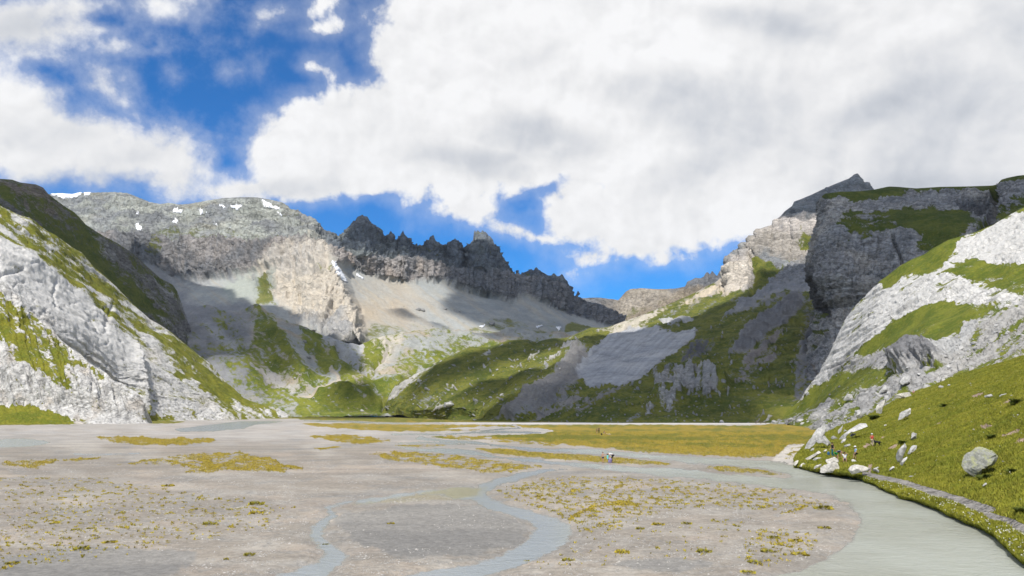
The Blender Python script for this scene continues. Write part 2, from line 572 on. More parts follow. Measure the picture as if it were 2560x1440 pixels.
def finish(name, g, disp, rock, grass, mat, back=None, kind='structure', unit=0, aR=1.0, aG=.5, rdisp=None, backx=0):
    """displace the grid, close its far side and link it"""
    P = g['P']; n = normals(P)
    scree = g.get('scree', np.zeros(P.shape[:2]))
    if unit:                                                   # fine relief, a few picture points across
        q = P / (unit * 11.0)
        r_ = ridged(q[..., 0], q[..., 1], q[..., 2], 3, 900) - .55
        k_ = fbm(q[..., 0] * 1.6, q[..., 1] * 1.6, q[..., 2] * 1.6, 2, 910)
        gm_ = np.clip(grass, 0, 1)
        e_ = np.clip(np.arange(len(P)) / 6.0, 0, 1)[:, None]
        disp = disp + e_ * unit * ((1 - gm_) * aR * (1 - .8 * scree) * 5.5 * r_ + gm_ * aG * 3.0 * k_)
    P2 = P + n * disp[..., None]
    if rdisp is not None:
        dv = P - np.array([0, 0, CAMH]); dv /= np.linalg.norm(dv, axis=2)[..., None]
        P2 = P2 - dv * rdisp[..., None]
    if back:
        c = P2[0]
        b1 = c + np.array([backx, back, -back * 0.9]); b2 = b1 + np.array([backx * 2, back * 1.5, -back * 1.2])
        b2[:, 2] = np.minimum(b2[:, 2], b1[:, 2])
        P2 = np.concatenate([b2[None], b1[None], P2], 0)
        rock = np.concatenate([rock[:1], rock[:1], rock], 0); scree = np.concatenate([scree[:1], scree[:1], scree], 0)
        grass = np.concatenate([grass[:1] * 0 - .3, grass[:1] * 0 - .3, grass], 0)
    o = grid_mesh(name, P2, [mat], {'rock': np.clip(rock, 0.01, 0.9), 'grass': grass, 'scree': scree})
    o['kind'] = kind
    g['P2'] = P2
    g['qx'], g['qy'] = PROJ(P2)
    g['skip'] = 2 if back else 0
    SHEETS[name] = g
    return o


def on(name, px, py):
    """point of a built hill seen at a picture point"""
    g = SHEETS[name]; s = g['skip']
    d = (g['qx'][s:] - px) ** 2 + (g['qy'][s:] - py) ** 2
    i = np.unravel_index(np.argmin(d), d.shape)
    return Vector(g['P2'][s:][i])
# ================================================================== TERRAIN
WHITE = np.array([0.60, 0.59, 0.565]); CREAM = np.array([0.56, 0.505, 0.42]); GREY = np.array([0.25, 0.26, 0.265])
GRGREEN = np.array([0.42, 0.435, 0.39]); SCREE = np.array([0.33, 0.34, 0.325]); TAN = np.array([0.40, 0.335, 0.25])
PINK = np.array([0.385, 0.355, 0.335]); DARK = np.array([0.14, 0.14, 0.145]); SLATE = np.array([0.235, 0.24, 0.25])
SNOW = np.array([0.85, 0.87, 0.9])
M_far = terrain_mat('far_mountain_rock', 1.5, (0.105, 0.125, 0.03), (0.16, 0.165, 0.045), bump=1.6, crisp=0.2, rockvar=0.22)
M_mid = terrain_mat('valley_head_turf', 0.9, (0.095, 0.125, 0.018), (0.185, 0.20, 0.03), bump=0.8, crisp=0.16, rockvar=0.25, grassvar=0.4)
M_right = terrain_mat('dark_slope_turf', 0.6, (0.065, 0.085, 0.015), (0.145, 0.15, 0.026), bump=0.8, crisp=0.14, rockvar=0.3, grassvar=0.45)
M_butte = terrain_mat('cliff_rock', 0.55, crackc=.24, crackdir=(1., 1., .6), grassA=(0.055, 0.078, 0.012), grassB=(0.105, 0.12, 0.02), bump=1.1, crisp=0.14, rockvar=0.38)
M_left = terrain_mat('pale_limestone', 0.33, (0.12, 0.14, 0.016), (0.21, 0.205, 0.024), bump=1.0, crisp=0.10, rockvar=0.15, grassvar=0.55)
M_slab = terrain_mat('white_slab_limestone', 0.28, (0.085, 0.115, 0.014), (0.16, 0.175, 0.022), bump=0.9, crisp=0.10, rockvar=0.15, grassvar=0.5)
M_near = terrain_mat('meadow_turf', 0.10, (0.165, 0.185, 0.02), (0.285, 0.27, 0.034), bump=1.5, crisp=0.10, rockvar=0.25, grassvar=0.55, gbump=1.2)


def col(c, g):
    return np.broadcast_to(np.asarray(c, float), g['px'].shape + (3,)).copy()


def crestd(g, line):
    l = np.array([(p[0], p[1]) for p in line], float)
    return g['py'] - np.interp(g['px'], l[:, 0], l[:, 1])


# ---- far pale ridge -------------------------------------------------------
cr = [(1380, 760), (1430, 747), (1470, 745), (1500, 744), (1530, 748), (1546, 751), (1556, 740), (1564, 730), (1576, 723), (1600, 721), (1640, 723),
      (1690, 721), (1714, 717), (1718, 704), (1730, 700), (1738, 695), (1752, 696), (1760, 691), (1764, 683), (1769, 680), (1775, 686), (1780, 677),
      (1785, 682), (1792, 690), (1799, 676), (1806, 674), (1812, 682), (1830, 670), (1880, 640)]
cr = [(a, b, 3600) for a, b in cr]
g = make_grid([cr, [(1380, 800, 3450), (1600, 765, 3450), (1880, 740, 3450)], [(1380, 880, 3000), (1880, 880, 3000)]], 1380, 1880, 2.5, 2.5)
P = g['P']
rock = col(TAN * 0.80, g)
rock = lerpc(rock, SLATE * 0.9, zone(g, [(1370, 700), (1550, 700), (1500, 900), (1370, 900)], 60, 20))
rock = lerpc(rock, (0.44, 0.39, 0.32), zone(g, [(1545, 755), (1575, 723), (1640, 722), (1680, 740), (1600, 775), (1550, 790)], 20, 10))
rock = lerpc(rock, SLATE * .8, zone(g, [(1680, 722), (1715, 660), (1900, 600), (1900, 740), (1760, 722)], 10, 6))
rock *= (1 + 0.35 * streak(g, -12, 90, 9, 4))[..., None]
gr = -0.2 + 0.9 * zone(g, [(1540, 770), (1700, 735), (1800, 725), (1700, 800), (1500, 860)], 30, 15) * (0.5 + streak(g, 10, 60, 12, 9))
disp = 60 * (ridged(P[..., 0] / 150, P[..., 1] / 150, P[..., 2] / 150, 5, 11) - 0.5) * sstep(crestd(g, cr), -5, 25)
finish('far_ridge', g, disp, rock, gr, M_far, back=300, unit=1.9)

# ---- back mountain with the horns -----------------------------------------
horn = [(-120, 500), (60, 493), (100, 490), (125, 485), (150, 484), (180, 486), (200, 482), (240, 481), (285, 480), (316, 482), (340, 491), (375, 505), (400, 510),
        (420, 507), (432, 508), (446, 511), (470, 510), (520, 501), (560, 495), (600, 493), (640, 493), (680, 500), (705, 505), (720, 515),
        (728, 524), (745, 524), (752, 532), (770, 540), (778, 541), (790, 548), (800, 562), (812, 575), (822, 577), (835, 582), (846, 588), (857, 584), (866, 570),
        (878, 560), (886, 554), (897, 545), (904, 541), (912, 545), (920, 547), (926, 556), (938, 563), (947, 570), (955, 580), (970, 590),
        (974, 582), (978, 579), (984, 588), (990, 600), (996, 594), (1004, 585), (1007, 582), (1013, 590), (1022, 601), (1033, 609), (1040, 614),
        (1052, 613), (1060, 610), (1070, 604), (1076, 594), (1082, 592), (1090, 602), (1103, 609), (1112, 618), (1120, 616), (1126, 604),
        (1136, 600), (1148, 602), (1154, 616), (1160, 624), (1168, 614), (1176, 607), (1183, 598), (1181, 588), (1188, 583), (1200, 583), (1214, 583),
        (1222, 592), (1232, 604), (1240, 615), (1251, 632), (1262, 648), (1270, 664), (1278, 676), (1286, 688), (1298, 690), (1308, 682), (1318, 680),
        (1328, 674), (1334, 677), (1341, 672), (1348, 679), (1360, 683), (1368, 690), (1380, 688), (1384, 684), (1391, 691), (1398, 694), (1404, 690), (1412, 698),
        (1420, 710), (1427, 722), (1431, 738), (1436, 749), (1450, 752), (1500, 760), (1560, 790)]
jag = np.random.RandomState(4)
hd = []
_hx = np.arange(-200, 1700, 2.5); _hy = np.interp(_hx, [p[0] for p in horn], [p[1] for p in horn]); _hs = gauss1(_hy, 9)
_hy2 = _hy + (_hy - _hs) * np.interp(_hx, [820, 850, 1400, 1440], [0, .45, .45, 0])
for x in np.arange(-120, 1560, 2.5):
    y = np.interp(x, _hx, _hy2)
    amp = np.interp(x, [0, 700, 800, 1280, 1300, 1430, 1500], [0.6, 1.2, 5.0, 5.0, 4, 3, 1])
    Yc = np.interp(x, [-120, 400, 760, 820, 1000, 1280, 1420, 1560], [2900, 2750, 2550, 2500, 2600, 2750, 2850, 3000])
    hd.append((x, y + (jag.rand() - .5) * amp, Yc))
L1 = [(-120, 600, 2450), (150, 585, 2450), (300, 590, 2400), (400, 597, 2330), (470, 603, 2300), (640, 602, 2280), (760, 606, 2230), (822, 622, 2180), (860, 640, 2220), (950, 646, 2320), (1020, 652, 2380),
      (1100, 664, 2440), (1110, 672, 2440), (1200, 680, 2480), (1290, 692, 2520), (1320, 694, 2530), (1400, 712, 2600), (1432, 745, 2650), (1560, 800, 2800)]
L2 = [(-120, 660, 2420), (380, 660, 2300), (420, 690, 2250), (500, 700, 2230), (570, 690, 2220), (640, 680, 2180), (700, 672, 2130), (760, 660, 2080), (822, 650, 2040), (845, 662, 2100), (880, 670, 2240), (925, 690, 2290), (1000, 710, 2350),
      (1050, 705, 2370), (1110, 708, 2400), (1160, 730, 2420), (1250, 745, 2440), (1280, 760, 2440), (1310, 742, 2470), (1370, 765, 2520), (1430, 785, 2600), (1560, 830, 2750)]
L3 = [(-120, 760, 2050), (420, 780, 1950), (560, 780, 1820), (680, 770, 1780), (780, 770, 1780), (860, 760, 1820), (950, 765, 1950), (1100, 775, 2050), (1250, 790, 2150), (1400, 805, 2250), (1560, 840, 2400)]
L4 = [(-120, 880, 1650), (420, 880, 1550), (560, 870, 1500), (700, 860, 1480), (800, 870, 1460), (900, 880, 1480), (1000, 880, 1560), (1200, 865, 1700), (1400, 865, 1900), (1560, 870, 2000)]
g = make_grid([hd, L1, L2, L3, L4], -120, 1560, 2.5, 2.1, smooth=6, smv=2)
P = g['P']; px, py = g['px'], g['py']; X, Y, Z = P[..., 0], P[..., 1], P[..., 2]
h0 = np.interp(px, [p[0] for p in horn], [p[1] for p in horn])
l1 = np.interp(px, [p[0] for p in L1], [p[1] for p in L1]) + 4 * streak(g, 0, 30, 30, 2)
l2 = np.interp(px, [p[0] for p in L2], [p[1] for p in L2]) + 10 * streak(g, 0, 18, 18, 3)
cliff = sstep(py, l1 - 2, l1 + 2) * (1 - sstep(py, l2 - 3, l2 + 4))
upper = 1 - sstep(py, l1 - 2, l1 + 2)
low = sstep(py, l2 - 3, l2 + 4)
hornz = upper * sstep(px, 780, 840)
snowy = upper * (1 - sstep(px, 780, 840))
wx = 40 * fbm(X / 300, Y / 300, Z / 300, 3, 21)
strata = 1.5 * fbm(X / 260, Y / 260, (Z + 0.06 * X + wx) / 13, 4, 22)
rock = col(SCREE, g)
# grey massif
c_up = lerpc(lerpc(col(GRGREEN, g), GREY * 1.15, sstep(fbm(X / 120, Y / 120, Z / 60, 4, 23), -0.2, 0.3)), (0.36, 0.34, 0.27), sstep(fbm(X / 200, Y / 200, Z / 40, 4, 24), 0.05, 0.4) * 0.6)
c_up *= (1 + 0.36 * strata)[..., None]
rock = lerpc(rock, c_up, snowy)
c_h = lerpc(col((0.165, 0.19, 0.22), g), (0.235, 0.26, 0.26), sstep(fbm(X / 90, Y / 90, Z / 90, 4, 25), -0.1, 0.4))
rock = lerpc(rock, c_h * (1 + 0.2 * strata)[..., None], hornz)
vert = fbm(X / 16, Y / 60, Z / 130, 4, 26)
c_c = lerpc(col(PINK, g), SLATE * 1.05, sstep(fbm(X / 70, Y / 70, Z / 120, 3, 27) + 0.3 * vert, -0.25, 0.35))
c_c = lerpc(c_c, (0.42, 0.36, 0.31), sstep(fbm(X / 60, Y / 60, Z / 90, 3, 28), 0.05, 0.45) * 0.8)
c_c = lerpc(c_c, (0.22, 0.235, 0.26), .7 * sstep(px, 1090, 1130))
c_c *= (1 + 0.30 * vert)[..., None]
rock = lerpc(rock, c_c, cliff)
# scree fans
fan = streak(g, -38, 150, 9, 30)
c_s = lerpc(col(SCREE * 1.03, g), (0.36, 0.34, 0.29), sstep(fan, -0.1, 0.35))
c_s = lerpc(c_s, TAN, 0.8 * zone(g, [(940, 720), (1040, 730), (1060, 790), (1000, 800), (880, 830), (850, 780)], 70, 30, ang=-30, stretch=3, seed=4))
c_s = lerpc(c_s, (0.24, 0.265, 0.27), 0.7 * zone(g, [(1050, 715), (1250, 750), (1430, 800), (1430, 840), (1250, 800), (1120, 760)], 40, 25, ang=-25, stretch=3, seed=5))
rock = lerpc(rock, c_s, low)
# cream fold
fold = zone(g, [(620, 700), (655, 660), (700, 625), (760, 610), (800, 612), (822, 628), (842, 665), (858, 720), (880, 760), (905, 800), (905, 868), (870, 858), (800, 835), (745, 800), (700, 760), (665, 740)], 16, 9, seed=6)
swirl = 1.3 * fbm((px + 50 * fbm(px / 70, py / 70, 0, 2, 31)) / 70, (py + 0.6 * px + 45 * fbm(px / 60, py / 60, 1, 2, 32)) / 17, 0, 4, 33)
cf = lerpc(col(CREAM * 1.08, g), (0.38, 0.34, 0.30), sstep(swirl, 0.08, 0.5) * 0.8)
cf = lerpc(cf, (0.50, 0.47, 0.43), 0.75 * zone(g, [(700, 690), (640, 640), (800, 610), (815, 640), (790, 670), (740, 690)], 20, 8))
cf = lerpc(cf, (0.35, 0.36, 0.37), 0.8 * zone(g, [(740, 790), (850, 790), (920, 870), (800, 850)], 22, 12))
rock = lerpc(rock, cf, fold)
# debris cone; left basin walls in slate, shade partly put into the colour
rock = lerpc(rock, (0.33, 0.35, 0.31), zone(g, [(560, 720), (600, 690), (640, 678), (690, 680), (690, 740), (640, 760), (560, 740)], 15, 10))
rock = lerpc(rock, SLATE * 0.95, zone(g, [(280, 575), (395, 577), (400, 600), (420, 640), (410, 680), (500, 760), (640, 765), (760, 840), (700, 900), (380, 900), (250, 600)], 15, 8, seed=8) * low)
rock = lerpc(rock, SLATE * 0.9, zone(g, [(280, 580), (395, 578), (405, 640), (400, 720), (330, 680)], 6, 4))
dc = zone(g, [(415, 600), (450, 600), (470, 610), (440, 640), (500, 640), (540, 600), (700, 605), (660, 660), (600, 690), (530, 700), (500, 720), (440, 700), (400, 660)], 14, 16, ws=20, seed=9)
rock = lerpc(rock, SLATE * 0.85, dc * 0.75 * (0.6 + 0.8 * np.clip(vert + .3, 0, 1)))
rock = lerpc(rock, PINK * 1.1, zone(g, [(470, 606), (560, 606), (600, 612), (560, 655), (480, 650)], 12, 12) * .6)
gr = np.full(px.shape, -0.3)
gr += 0.75 * snowy * sstep(fbm(X / 120, Y / 120, Z / 30, 4, 35), 0.12, 0.45)
gr = np.maximum(gr, 0.75 * zone(g, [(395, 560), (420, 575), (560, 585), (700, 592), (690, 600), (420, 600), (400, 640), (370, 640)], 8, 6) * (0.6 + streak(g, 0, 60, 8, 12)))
gr = np.maximum(gr, 0.62 * hornz * sstep(fbm(X / 80, Y / 80, Z / 14, 4, 36), 0.15, 0.5))
gr = np.maximum(gr, 0.9 * zone(g, [(655, 690), (672, 690), (690, 760), (640, 765), (645, 720)], 14, 8))
gr = np.maximum(gr, 0.62 * zone(g, [(790, 668), (830, 660), (830, 678), (800, 680)], 6, 4))
gr = np.maximum(gr, 0.70 * zone(g, [(860, 850), (960, 815), (1100, 825), (1300, 810), (1440, 820), (1560, 860), (1500, 900), (860, 900)], 25, 22, ang=-10, stretch=2.5, seed=14) * (0.7 + 0.9 * streak(g, -10, 45, 16, 15)))
gr = np.maximum(gr, 0.9 * zone(g, [(1415, 815), (1460, 808), (1480, 820), (1450, 832), (1415, 830)], 4, 3))
# relief
disp = np.zeros(px.shape)
ed = sstep(py - h0, 0, 16)
disp += snowy * ed * (40 * (ridged(X / 150, Y / 150, Z / 80, 5, 40) - 0.55) + 6 * strata + 18 * fbm(X / 60, Y / 60, Z / 40, 4, 46))
disp += hornz * ed * (62 * (ridged(X / 75, Y / 75, Z / 170, 5, 41, .6) - 0.55) + 5 * strata)
disp += ed * (snowy + hornz) * 17 * terr((Z + wx * .8 + .1 * X) / 34, 3) + hornz * ed * 8 * terr((px + .2 * py + 5 * streak(g, 90, 40, 14, 9)) / 13, 5)
disp += cliff * 14 * terr((px + 4 * streak(g, 90, 40, 14, 9)) / 15, 6)
disp += cliff * (20 * (ridged(X / 42, Y / 70, Z / 160, 4, 42) - 0.5) + 5 * strata + 26 * ridged(X / 160, Y / 160, Z / 300, 2, 43))
disp -= cliff * 16 * zone(g, [(425, 600), (455, 600), (440, 700), (410, 680)], 10, 6)
disp += low * (1 - fold) * (9 * fbm(X / 120, Y / 120, Z / 120, 4, 44) + 2.0 * fan)
disp += fold * (34 * fbm(X / 80, Y / 80, Z / 70, 4, 45, .6) - 24 * swirl + 22 * (ridged(X / 45, Y / 45, Z / 45, 4, 47) - .5))
d = sdline(px, py, [(822, 628), (836, 660), (852, 700), (868, 745), (884, 780), (893, 820), (905, 862)])
xl = np.interp(py, [600, 628, 660, 700, 745, 780, 820, 862, 880], [810, 822, 836, 852, 868, 884, 893, 905, 910])
lft = px < xl + 3 * streak(g, 90, 10, 10, 5)
prof = np.where(lft, np.clip(1 - d / 150, 0, 1) ** 1.2, np.clip(1 - d / 22, 0, 1))
rd = 150 * prof * sstep(py, 622, 680) * (1 - sstep(py, 840, 885))
xr = np.interp(py, [690, 730, 760, 800, 840], [800, 815, 822, 805, 800])
rd += 40 * np.where(px < xr, np.clip(1 - (xr - px) / 60, 0, 1), np.clip(1 - (px - xr) / 10, 0, 1)) * sstep(py, 690, 740) * (1 - sstep(py, 800, 850))
g['scree'] = np.clip(low * (1 - fold) + .45 * fold, 0, 1)
aRm = 1.5
rd = rd + (hornz * ed + .5 * cliff * sstep(px, 840, 870)) * 2.2 * np.interp(px, _hx, gauss1(_hs * 0 + gauss1(_hy, 22) - _hy, 2.0))
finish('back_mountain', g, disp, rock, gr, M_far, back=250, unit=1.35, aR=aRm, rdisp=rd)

# ---- valley head: green steps, gullies, moraine ----------------------------
t0 = [(380, 740, 1500), (450, 760, 1500), (560, 775, 1480), (640, 775, 1460), (700, 790, 1430), (745, 815, 1400), (800, 840, 1380), (860, 862, 1370), (900, 866, 1380), (960, 840, 1420), (1040, 826, 1440), (1120, 822, 1480),
      (1200, 830, 1560), (1300, 828, 1650), (1420, 832, 1750), (1480, 840, 1800)]
t1 = [(380, 880, 1250), (560, 900, 1230), (640, 900, 1220), (760, 910, 1220), (860, 930, 1230), (930, 920, 1260), (1000, 900, 1300), (1200, 880, 1400), (1480, 870, 1600)]
t2 = [(380, 960, 1150), (560, 965, 1150), (700, 975, 1150), (780, 980, 1150), (870, 965, 1160), (960, 955, 1170), (1100, 950, 1200), (1480, 940, 1300)]
t3 = [(380, 1030, 1080), (700, 1028, 1090), (760, 1022, 1100), (960, 1024, 1100), (1100, 1026, 1100), (1480, 1030, 1100)]
t4 = [(380, 1046, 1000), (760, 1042, 1020), (960, 1040, 1020), (1480, 1042, 1000)]
g = make_grid([t0, t1, t2, t3, t4], 380, 1480, 2.5, 2.0)
P = g['P']; px, py = g['px'], g['py']; X, Y, Z = P[..., 0], P[..., 1], P[..., 2]
rock = lerpc(col(SCREE, g), TAN * 0.95, sstep(fbm(X / 60, Y / 60, Z / 60, 4, 51), -0.15, 0.4))
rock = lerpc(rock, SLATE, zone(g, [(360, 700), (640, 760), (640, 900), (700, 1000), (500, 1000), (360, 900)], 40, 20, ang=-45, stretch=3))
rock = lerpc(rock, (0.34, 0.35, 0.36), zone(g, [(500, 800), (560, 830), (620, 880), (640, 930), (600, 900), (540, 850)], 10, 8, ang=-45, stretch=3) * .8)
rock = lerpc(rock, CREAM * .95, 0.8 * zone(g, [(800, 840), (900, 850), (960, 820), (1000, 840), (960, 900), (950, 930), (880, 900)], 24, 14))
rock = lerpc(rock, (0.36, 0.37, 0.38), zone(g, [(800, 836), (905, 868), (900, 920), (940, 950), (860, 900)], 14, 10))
gr = 0.42 + 0.6 * streak(g, -20, 60, 22, 52) + 0.4 * streak(g, -50, 120, 14, 53)
for poly, v in [
        ([(640, 790), (690, 800), (720, 850), (760, 900), (800, 940), (860, 990), (740, 1000), (680, 960), (640, 900), (620, 840)], .85),
        ([(745, 815), (800, 850), (850, 880), (900, 910), (925, 935), (880, 950), (800, 920), (760, 880), (750, 840)], 1.0),
        ([(905, 850), (950, 860), (960, 890), (945, 915), (910, 900), (900, 870)], 1.0),
        ([(740, 1000), (800, 975), (860, 980), (960, 985), (960, 1040), (740, 1040)], .95),
        ([(820, 930), (900, 945), (960, 960), (1100, 930), (1100, 1030), (960, 1010), (850, 975)], .85),
        ([(980, 900), (1100, 880), (1300, 845), (1300, 900), (1000, 960)], .8),
        ([(510, 810), (560, 850), (520, 845), (500, 820)], .9),
        ([(600, 870), (640, 900), (700, 960), (740, 1020), (620, 960)], .85)]:
    z_ = zone(g, poly, 10, 9, seed=int(poly[0][0]))
    gr = gr * (1 - z_) + z_ * (v * .82 + 0.7 * streak(g, -35, 50, 9, 54))
for poly in [[(360, 700), (520, 780), (560, 860), (480, 870), (360, 800)], [(560, 760), (640, 770), (625, 860), (570, 800)],
             [(690, 790), (745, 815), (750, 860), (790, 910), (780, 930), (730, 880), (700, 840)],
             [(640, 925), (700, 925), (740, 955), (735, 975), (690, 965)],
             [(825, 920), (845, 930), (850, 960), (835, 975), (760, 990), (740, 985), (830, 962)],
             [(950, 905), (975, 880), (1000, 850), (1050, 840), (1010, 880), (960, 930), (940, 950)],
             [(1020, 840), (1090, 835), (1110, 860), (1060, 880), (1030, 870)],
             [(800, 836), (905, 868), (905, 905), (930, 945), (900, 930), (850, 890)], [(1150, 830), (1480, 820), (1480, 850), (1250, 850), (1180, 846)]]:
    z_ = zone(g, poly, 8, 8, seed=int(poly[0][0]))
    gr = gr * (1 - z_) + z_ * (0.18 + 0.8 * streak(g, -35, 50, 9, 55))
gr += .45 * fbm(px / 11, py / 5, 0, 3, 59)
# footpath bends
pth = sdline(px, py, [(828, 918, 2), (842, 940, 2.5), (848, 958, 3), (820, 972, 2.5), (780, 985, 2.5), (744, 990, 2)])
z_ = np.clip(1 - pth / 3, 0, 1); gr = gr * (1 - z_); rock = lerpc(rock, (0.45, 0.40, 0.32), z_)
dk = zone(g, [(640, 925), (690, 930), (735, 965), (730, 980), (690, 960)], 6, 5)
rock = lerpc(rock, (0.42, 0.40, 0.38), dk)
disp = 16 * fbm(X / 110, Y / 110, Z / 60, 4, 56) + 8 * (ridged(X / 60, Y / 60, Z / 60, 4, 57) - .5) * (1 - np.clip(gr, 0, 1)) + 10 * fbm(X / 45, Y / 45, 0, 2, 58)
for pts, a, w_ in [([(925, 935), (880, 905), (845, 870)], -14, 14), ([(640, 770), (700, 850), (760, 940)], 16, 40), ([(800, 985), (850, 978), (920, 985)], 14, 26),
                   ([(925, 945), (940, 905), (975, 870)], -12, 16), ([(870, 955), (930, 965), (1000, 960)], 12, 22), ([(958, 1000), (962, 1030)], -10, 12)]:
    disp += a * np.clip(1 - sdline(px, py, pts) / w_, 0, 1) ** 1.5
disp *= 1 - sstep(py, 1015, 1036)
g['scree'] = .7 * np.ones(px.shape)
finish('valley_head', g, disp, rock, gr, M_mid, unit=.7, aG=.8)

# ---- right mountain: long slope up to the pyramid peak ----------------------
cr = [(955, 1032, 1100), (962, 1015, 1110), (972, 990, 1110), (985, 968, 1100), (1005, 950, 1100), (1030, 938, 1100), (1060, 925, 1100), (1100, 905, 1100), (1150, 888, 1110), (1180, 880, 1120),
      (1220, 868, 1130), (1270, 851, 1150), (1320, 841, 1160), (1350, 842, 1170), (1400, 846, 1190), (1430, 842, 1200), (1470, 832, 1220), (1500, 825, 1240), (1560, 803, 1300),
      (1600, 790, 1340), (1640, 773, 1380), (1680, 757, 1420), (1720, 740, 1480), (1750, 725, 1520), (1790, 704, 1600), (1815, 690, 1650), (1818, 668, 1700), (1822, 650, 1740), (1828, 632, 1760),
      (1838, 624, 1780), (1850, 618, 1790), (1858, 608, 1800), (1872, 606, 1820), (1880, 590, 1850), (1888, 588, 1860), (1894, 574, 1880), (1910, 568, 1900), (1930, 562, 1930), (1940, 548, 1960), (1950, 542, 1980), (1962, 528, 2010), (1980, 515, 2050),
      (1985, 504, 2060), (2004, 497, 2100), (2030, 486, 2150), (2055, 474, 2200), (2080, 463, 2230), (2105, 453, 2250), (2125, 445, 2260), (2135, 436, 2270), (2144, 433, 2270), (2150, 440, 2270), (2154, 452, 2270), (2162, 455, 2270), (2170, 464, 2270), (2180, 474, 2280), (2230, 490, 2300)]
m1 = [(955, 1034, 1095), (1100, 982, 960), (1320, 922, 900), (1480, 885, 940), (1600, 850, 1000), (1720, 805, 1120), (1800, 760, 1250), (1870, 705, 1420), (1930, 690, 1480), (2000, 660, 1550), (2140, 640, 1620), (2230, 640, 1650)]
m2 = [(955, 1036, 1090), (1100, 1020, 880), (1320, 988, 760), (1480, 970, 740), (1600, 960, 740), (1720, 930, 760), (1870, 900, 800), (2000, 850, 880), (2230, 850, 900)]
ft = [(955, 1040, 1050), (1100, 1050, 900), (1200, 1053, 780), (1300, 1055, 700), (1500, 1057.5, None), (1900, 1057.5, None), (2230, 1058.5, None)]
g = make_grid([cr, m1, m2, ft], 955, 2230, 2.5, 2.1, smooth=10)
P = g['P']; px, py = g['px'], g['py']; X, Y, Z = P[..., 0], P[..., 1], P[..., 2]
d0 = crestd(g, cr)
wx = 30 * fbm(X / 200, Y / 200, Z / 200, 3, 61)
strata = np.sin((Z + 0.25 * X + wx) / 6.0) * 0.5 + fbm(X / 300, Y / 300, (Z + .2 * X + wx) / 7, 3, 62)
stk = streak(g, 42, 170, 10, 63)
rock = lerpc(col(SLATE, g), (0.26, 0.245, 0.225), sstep(stk, -0.1, 0.35))
gr = 0.86 + 0.6 * streak(g, 34, 90, 16, 64) - 0.5 * sstep(streak(g, 36, 60, 10, 65), 0.22, 0.5)
rock *= (1 + .4 * streak(g, 42, 110, 5, 163))[..., None]
def setg(poly, v, c=None, soft=10, warp=9, ang=35, st=2.5, seed=0, ws=24, k=0.3):
    global gr, rock
    z_ = zone(g, poly, soft, warp, ws=ws, ang=ang, stretch=st, seed=seed + int(poly[0][0]))
    gr = gr * (1 - z_) + z_ * (v + k * 1.6 * streak(g, ang, 60, 9, 66 + seed))
    if c is not None: rock = lerpc(rock, c, z_)
# upper rock mountain
setg([(1800, 400), (2300, 400), (2300, 640), (2030, 640), (1990, 700), (1880, 640), (1868, 720), (1800, 730), (1780, 690)], -0.2, (0.23, 0.24, 0.245), 8, 5)
setg([(1840, 640), (1900, 575), (1940, 555), (2040, 550), (2040, 640), (1990, 660), (1900, 640)], 0.12, (0.34, 0.31, 0.27), 10, 6)
setg([(1930, 552), (1945, 548), (2040, 540), (2040, 580), (1985, 590), (1930, 572), (1890, 585)], -0.3, (0.47, 0.43, 0.39), 8, 6)
setg([(1815, 700), (1830, 650), (1870, 635), (1880, 660), (1878, 690), (1850, 705)], -0.3, (0.40, 0.37, 0.34), 5, 4)
setg([(1870, 630), (1890, 650), (1940, 672), (1990, 655), (2010, 650), (1960, 700), (1920, 730), (1880, 740), (1876, 690)], 1.05, None, 8, 6)
setg([(2000, 575), (2035, 590), (2035, 640), (2010, 640), (1995, 610)], 0.8, None, 10, 8)
# tan scree ribbon
setg([(1560, 812), (1640, 778), (1720, 744), (1790, 706), (1862, 672), (1880, 672), (1872, 712), (1840, 725), (1760, 750), (1680, 775), (1600, 812), (1540, 835)], 0.18, (0.50, 0.43, 0.33), 10, 8)
setg([(1790, 706), (1880, 640), (1885, 700), (1860, 725), (1800, 728)], -0.2, (0.52, 0.47, 0.40), 8, 6)
setg([(1480, 832), (1600, 792), (1700, 760), (1850, 728), (1860, 740), (1750, 790), (1600, 815), (1480, 850)], 0.72, None, 12, 10, k=0.5)
setg([(1560, 800), (1640, 775), (1660, 785), (1600, 815), (1540, 835), (1500, 835)], 0.35, (0.48, 0.44, 0.36), 8, 8)
# dark grey scree streaks
setg([(2040, 650), (2040, 720), (1960, 720), (1880, 770), (1815, 800), (1810, 790), (1860, 745), (1940, 700), (1990, 660)], -0.25, (0.23, 0.235, 0.245), 8, 7)
setg([(1960, 745), (1900, 790), (1840, 850), (1820, 880), (1880, 870), (1950, 810), (2000, 770), (2040, 740)], -0.1, (0.17, 0.17, 0.175), 12, 12)
setg([(2230, 700), (2230, 1010), (1985, 1010), (2000, 950), (1980, 900), (2010, 850), (2020, 780)], 0.28, (0.18, 0.18, 0.185), 18, 14, k=.6)
setg([(1900, 870), (1960, 830), (1930, 900), (1860, 950), (1840, 950)], 0.2, (0.22, 0.20, 0.19), 12, 12, k=.5)
setg([(1740, 855), (1800, 850), (1760, 880), (1700, 905), (1720, 880)], 0.35, (0.10, 0.10, 0.11), 10, 8)
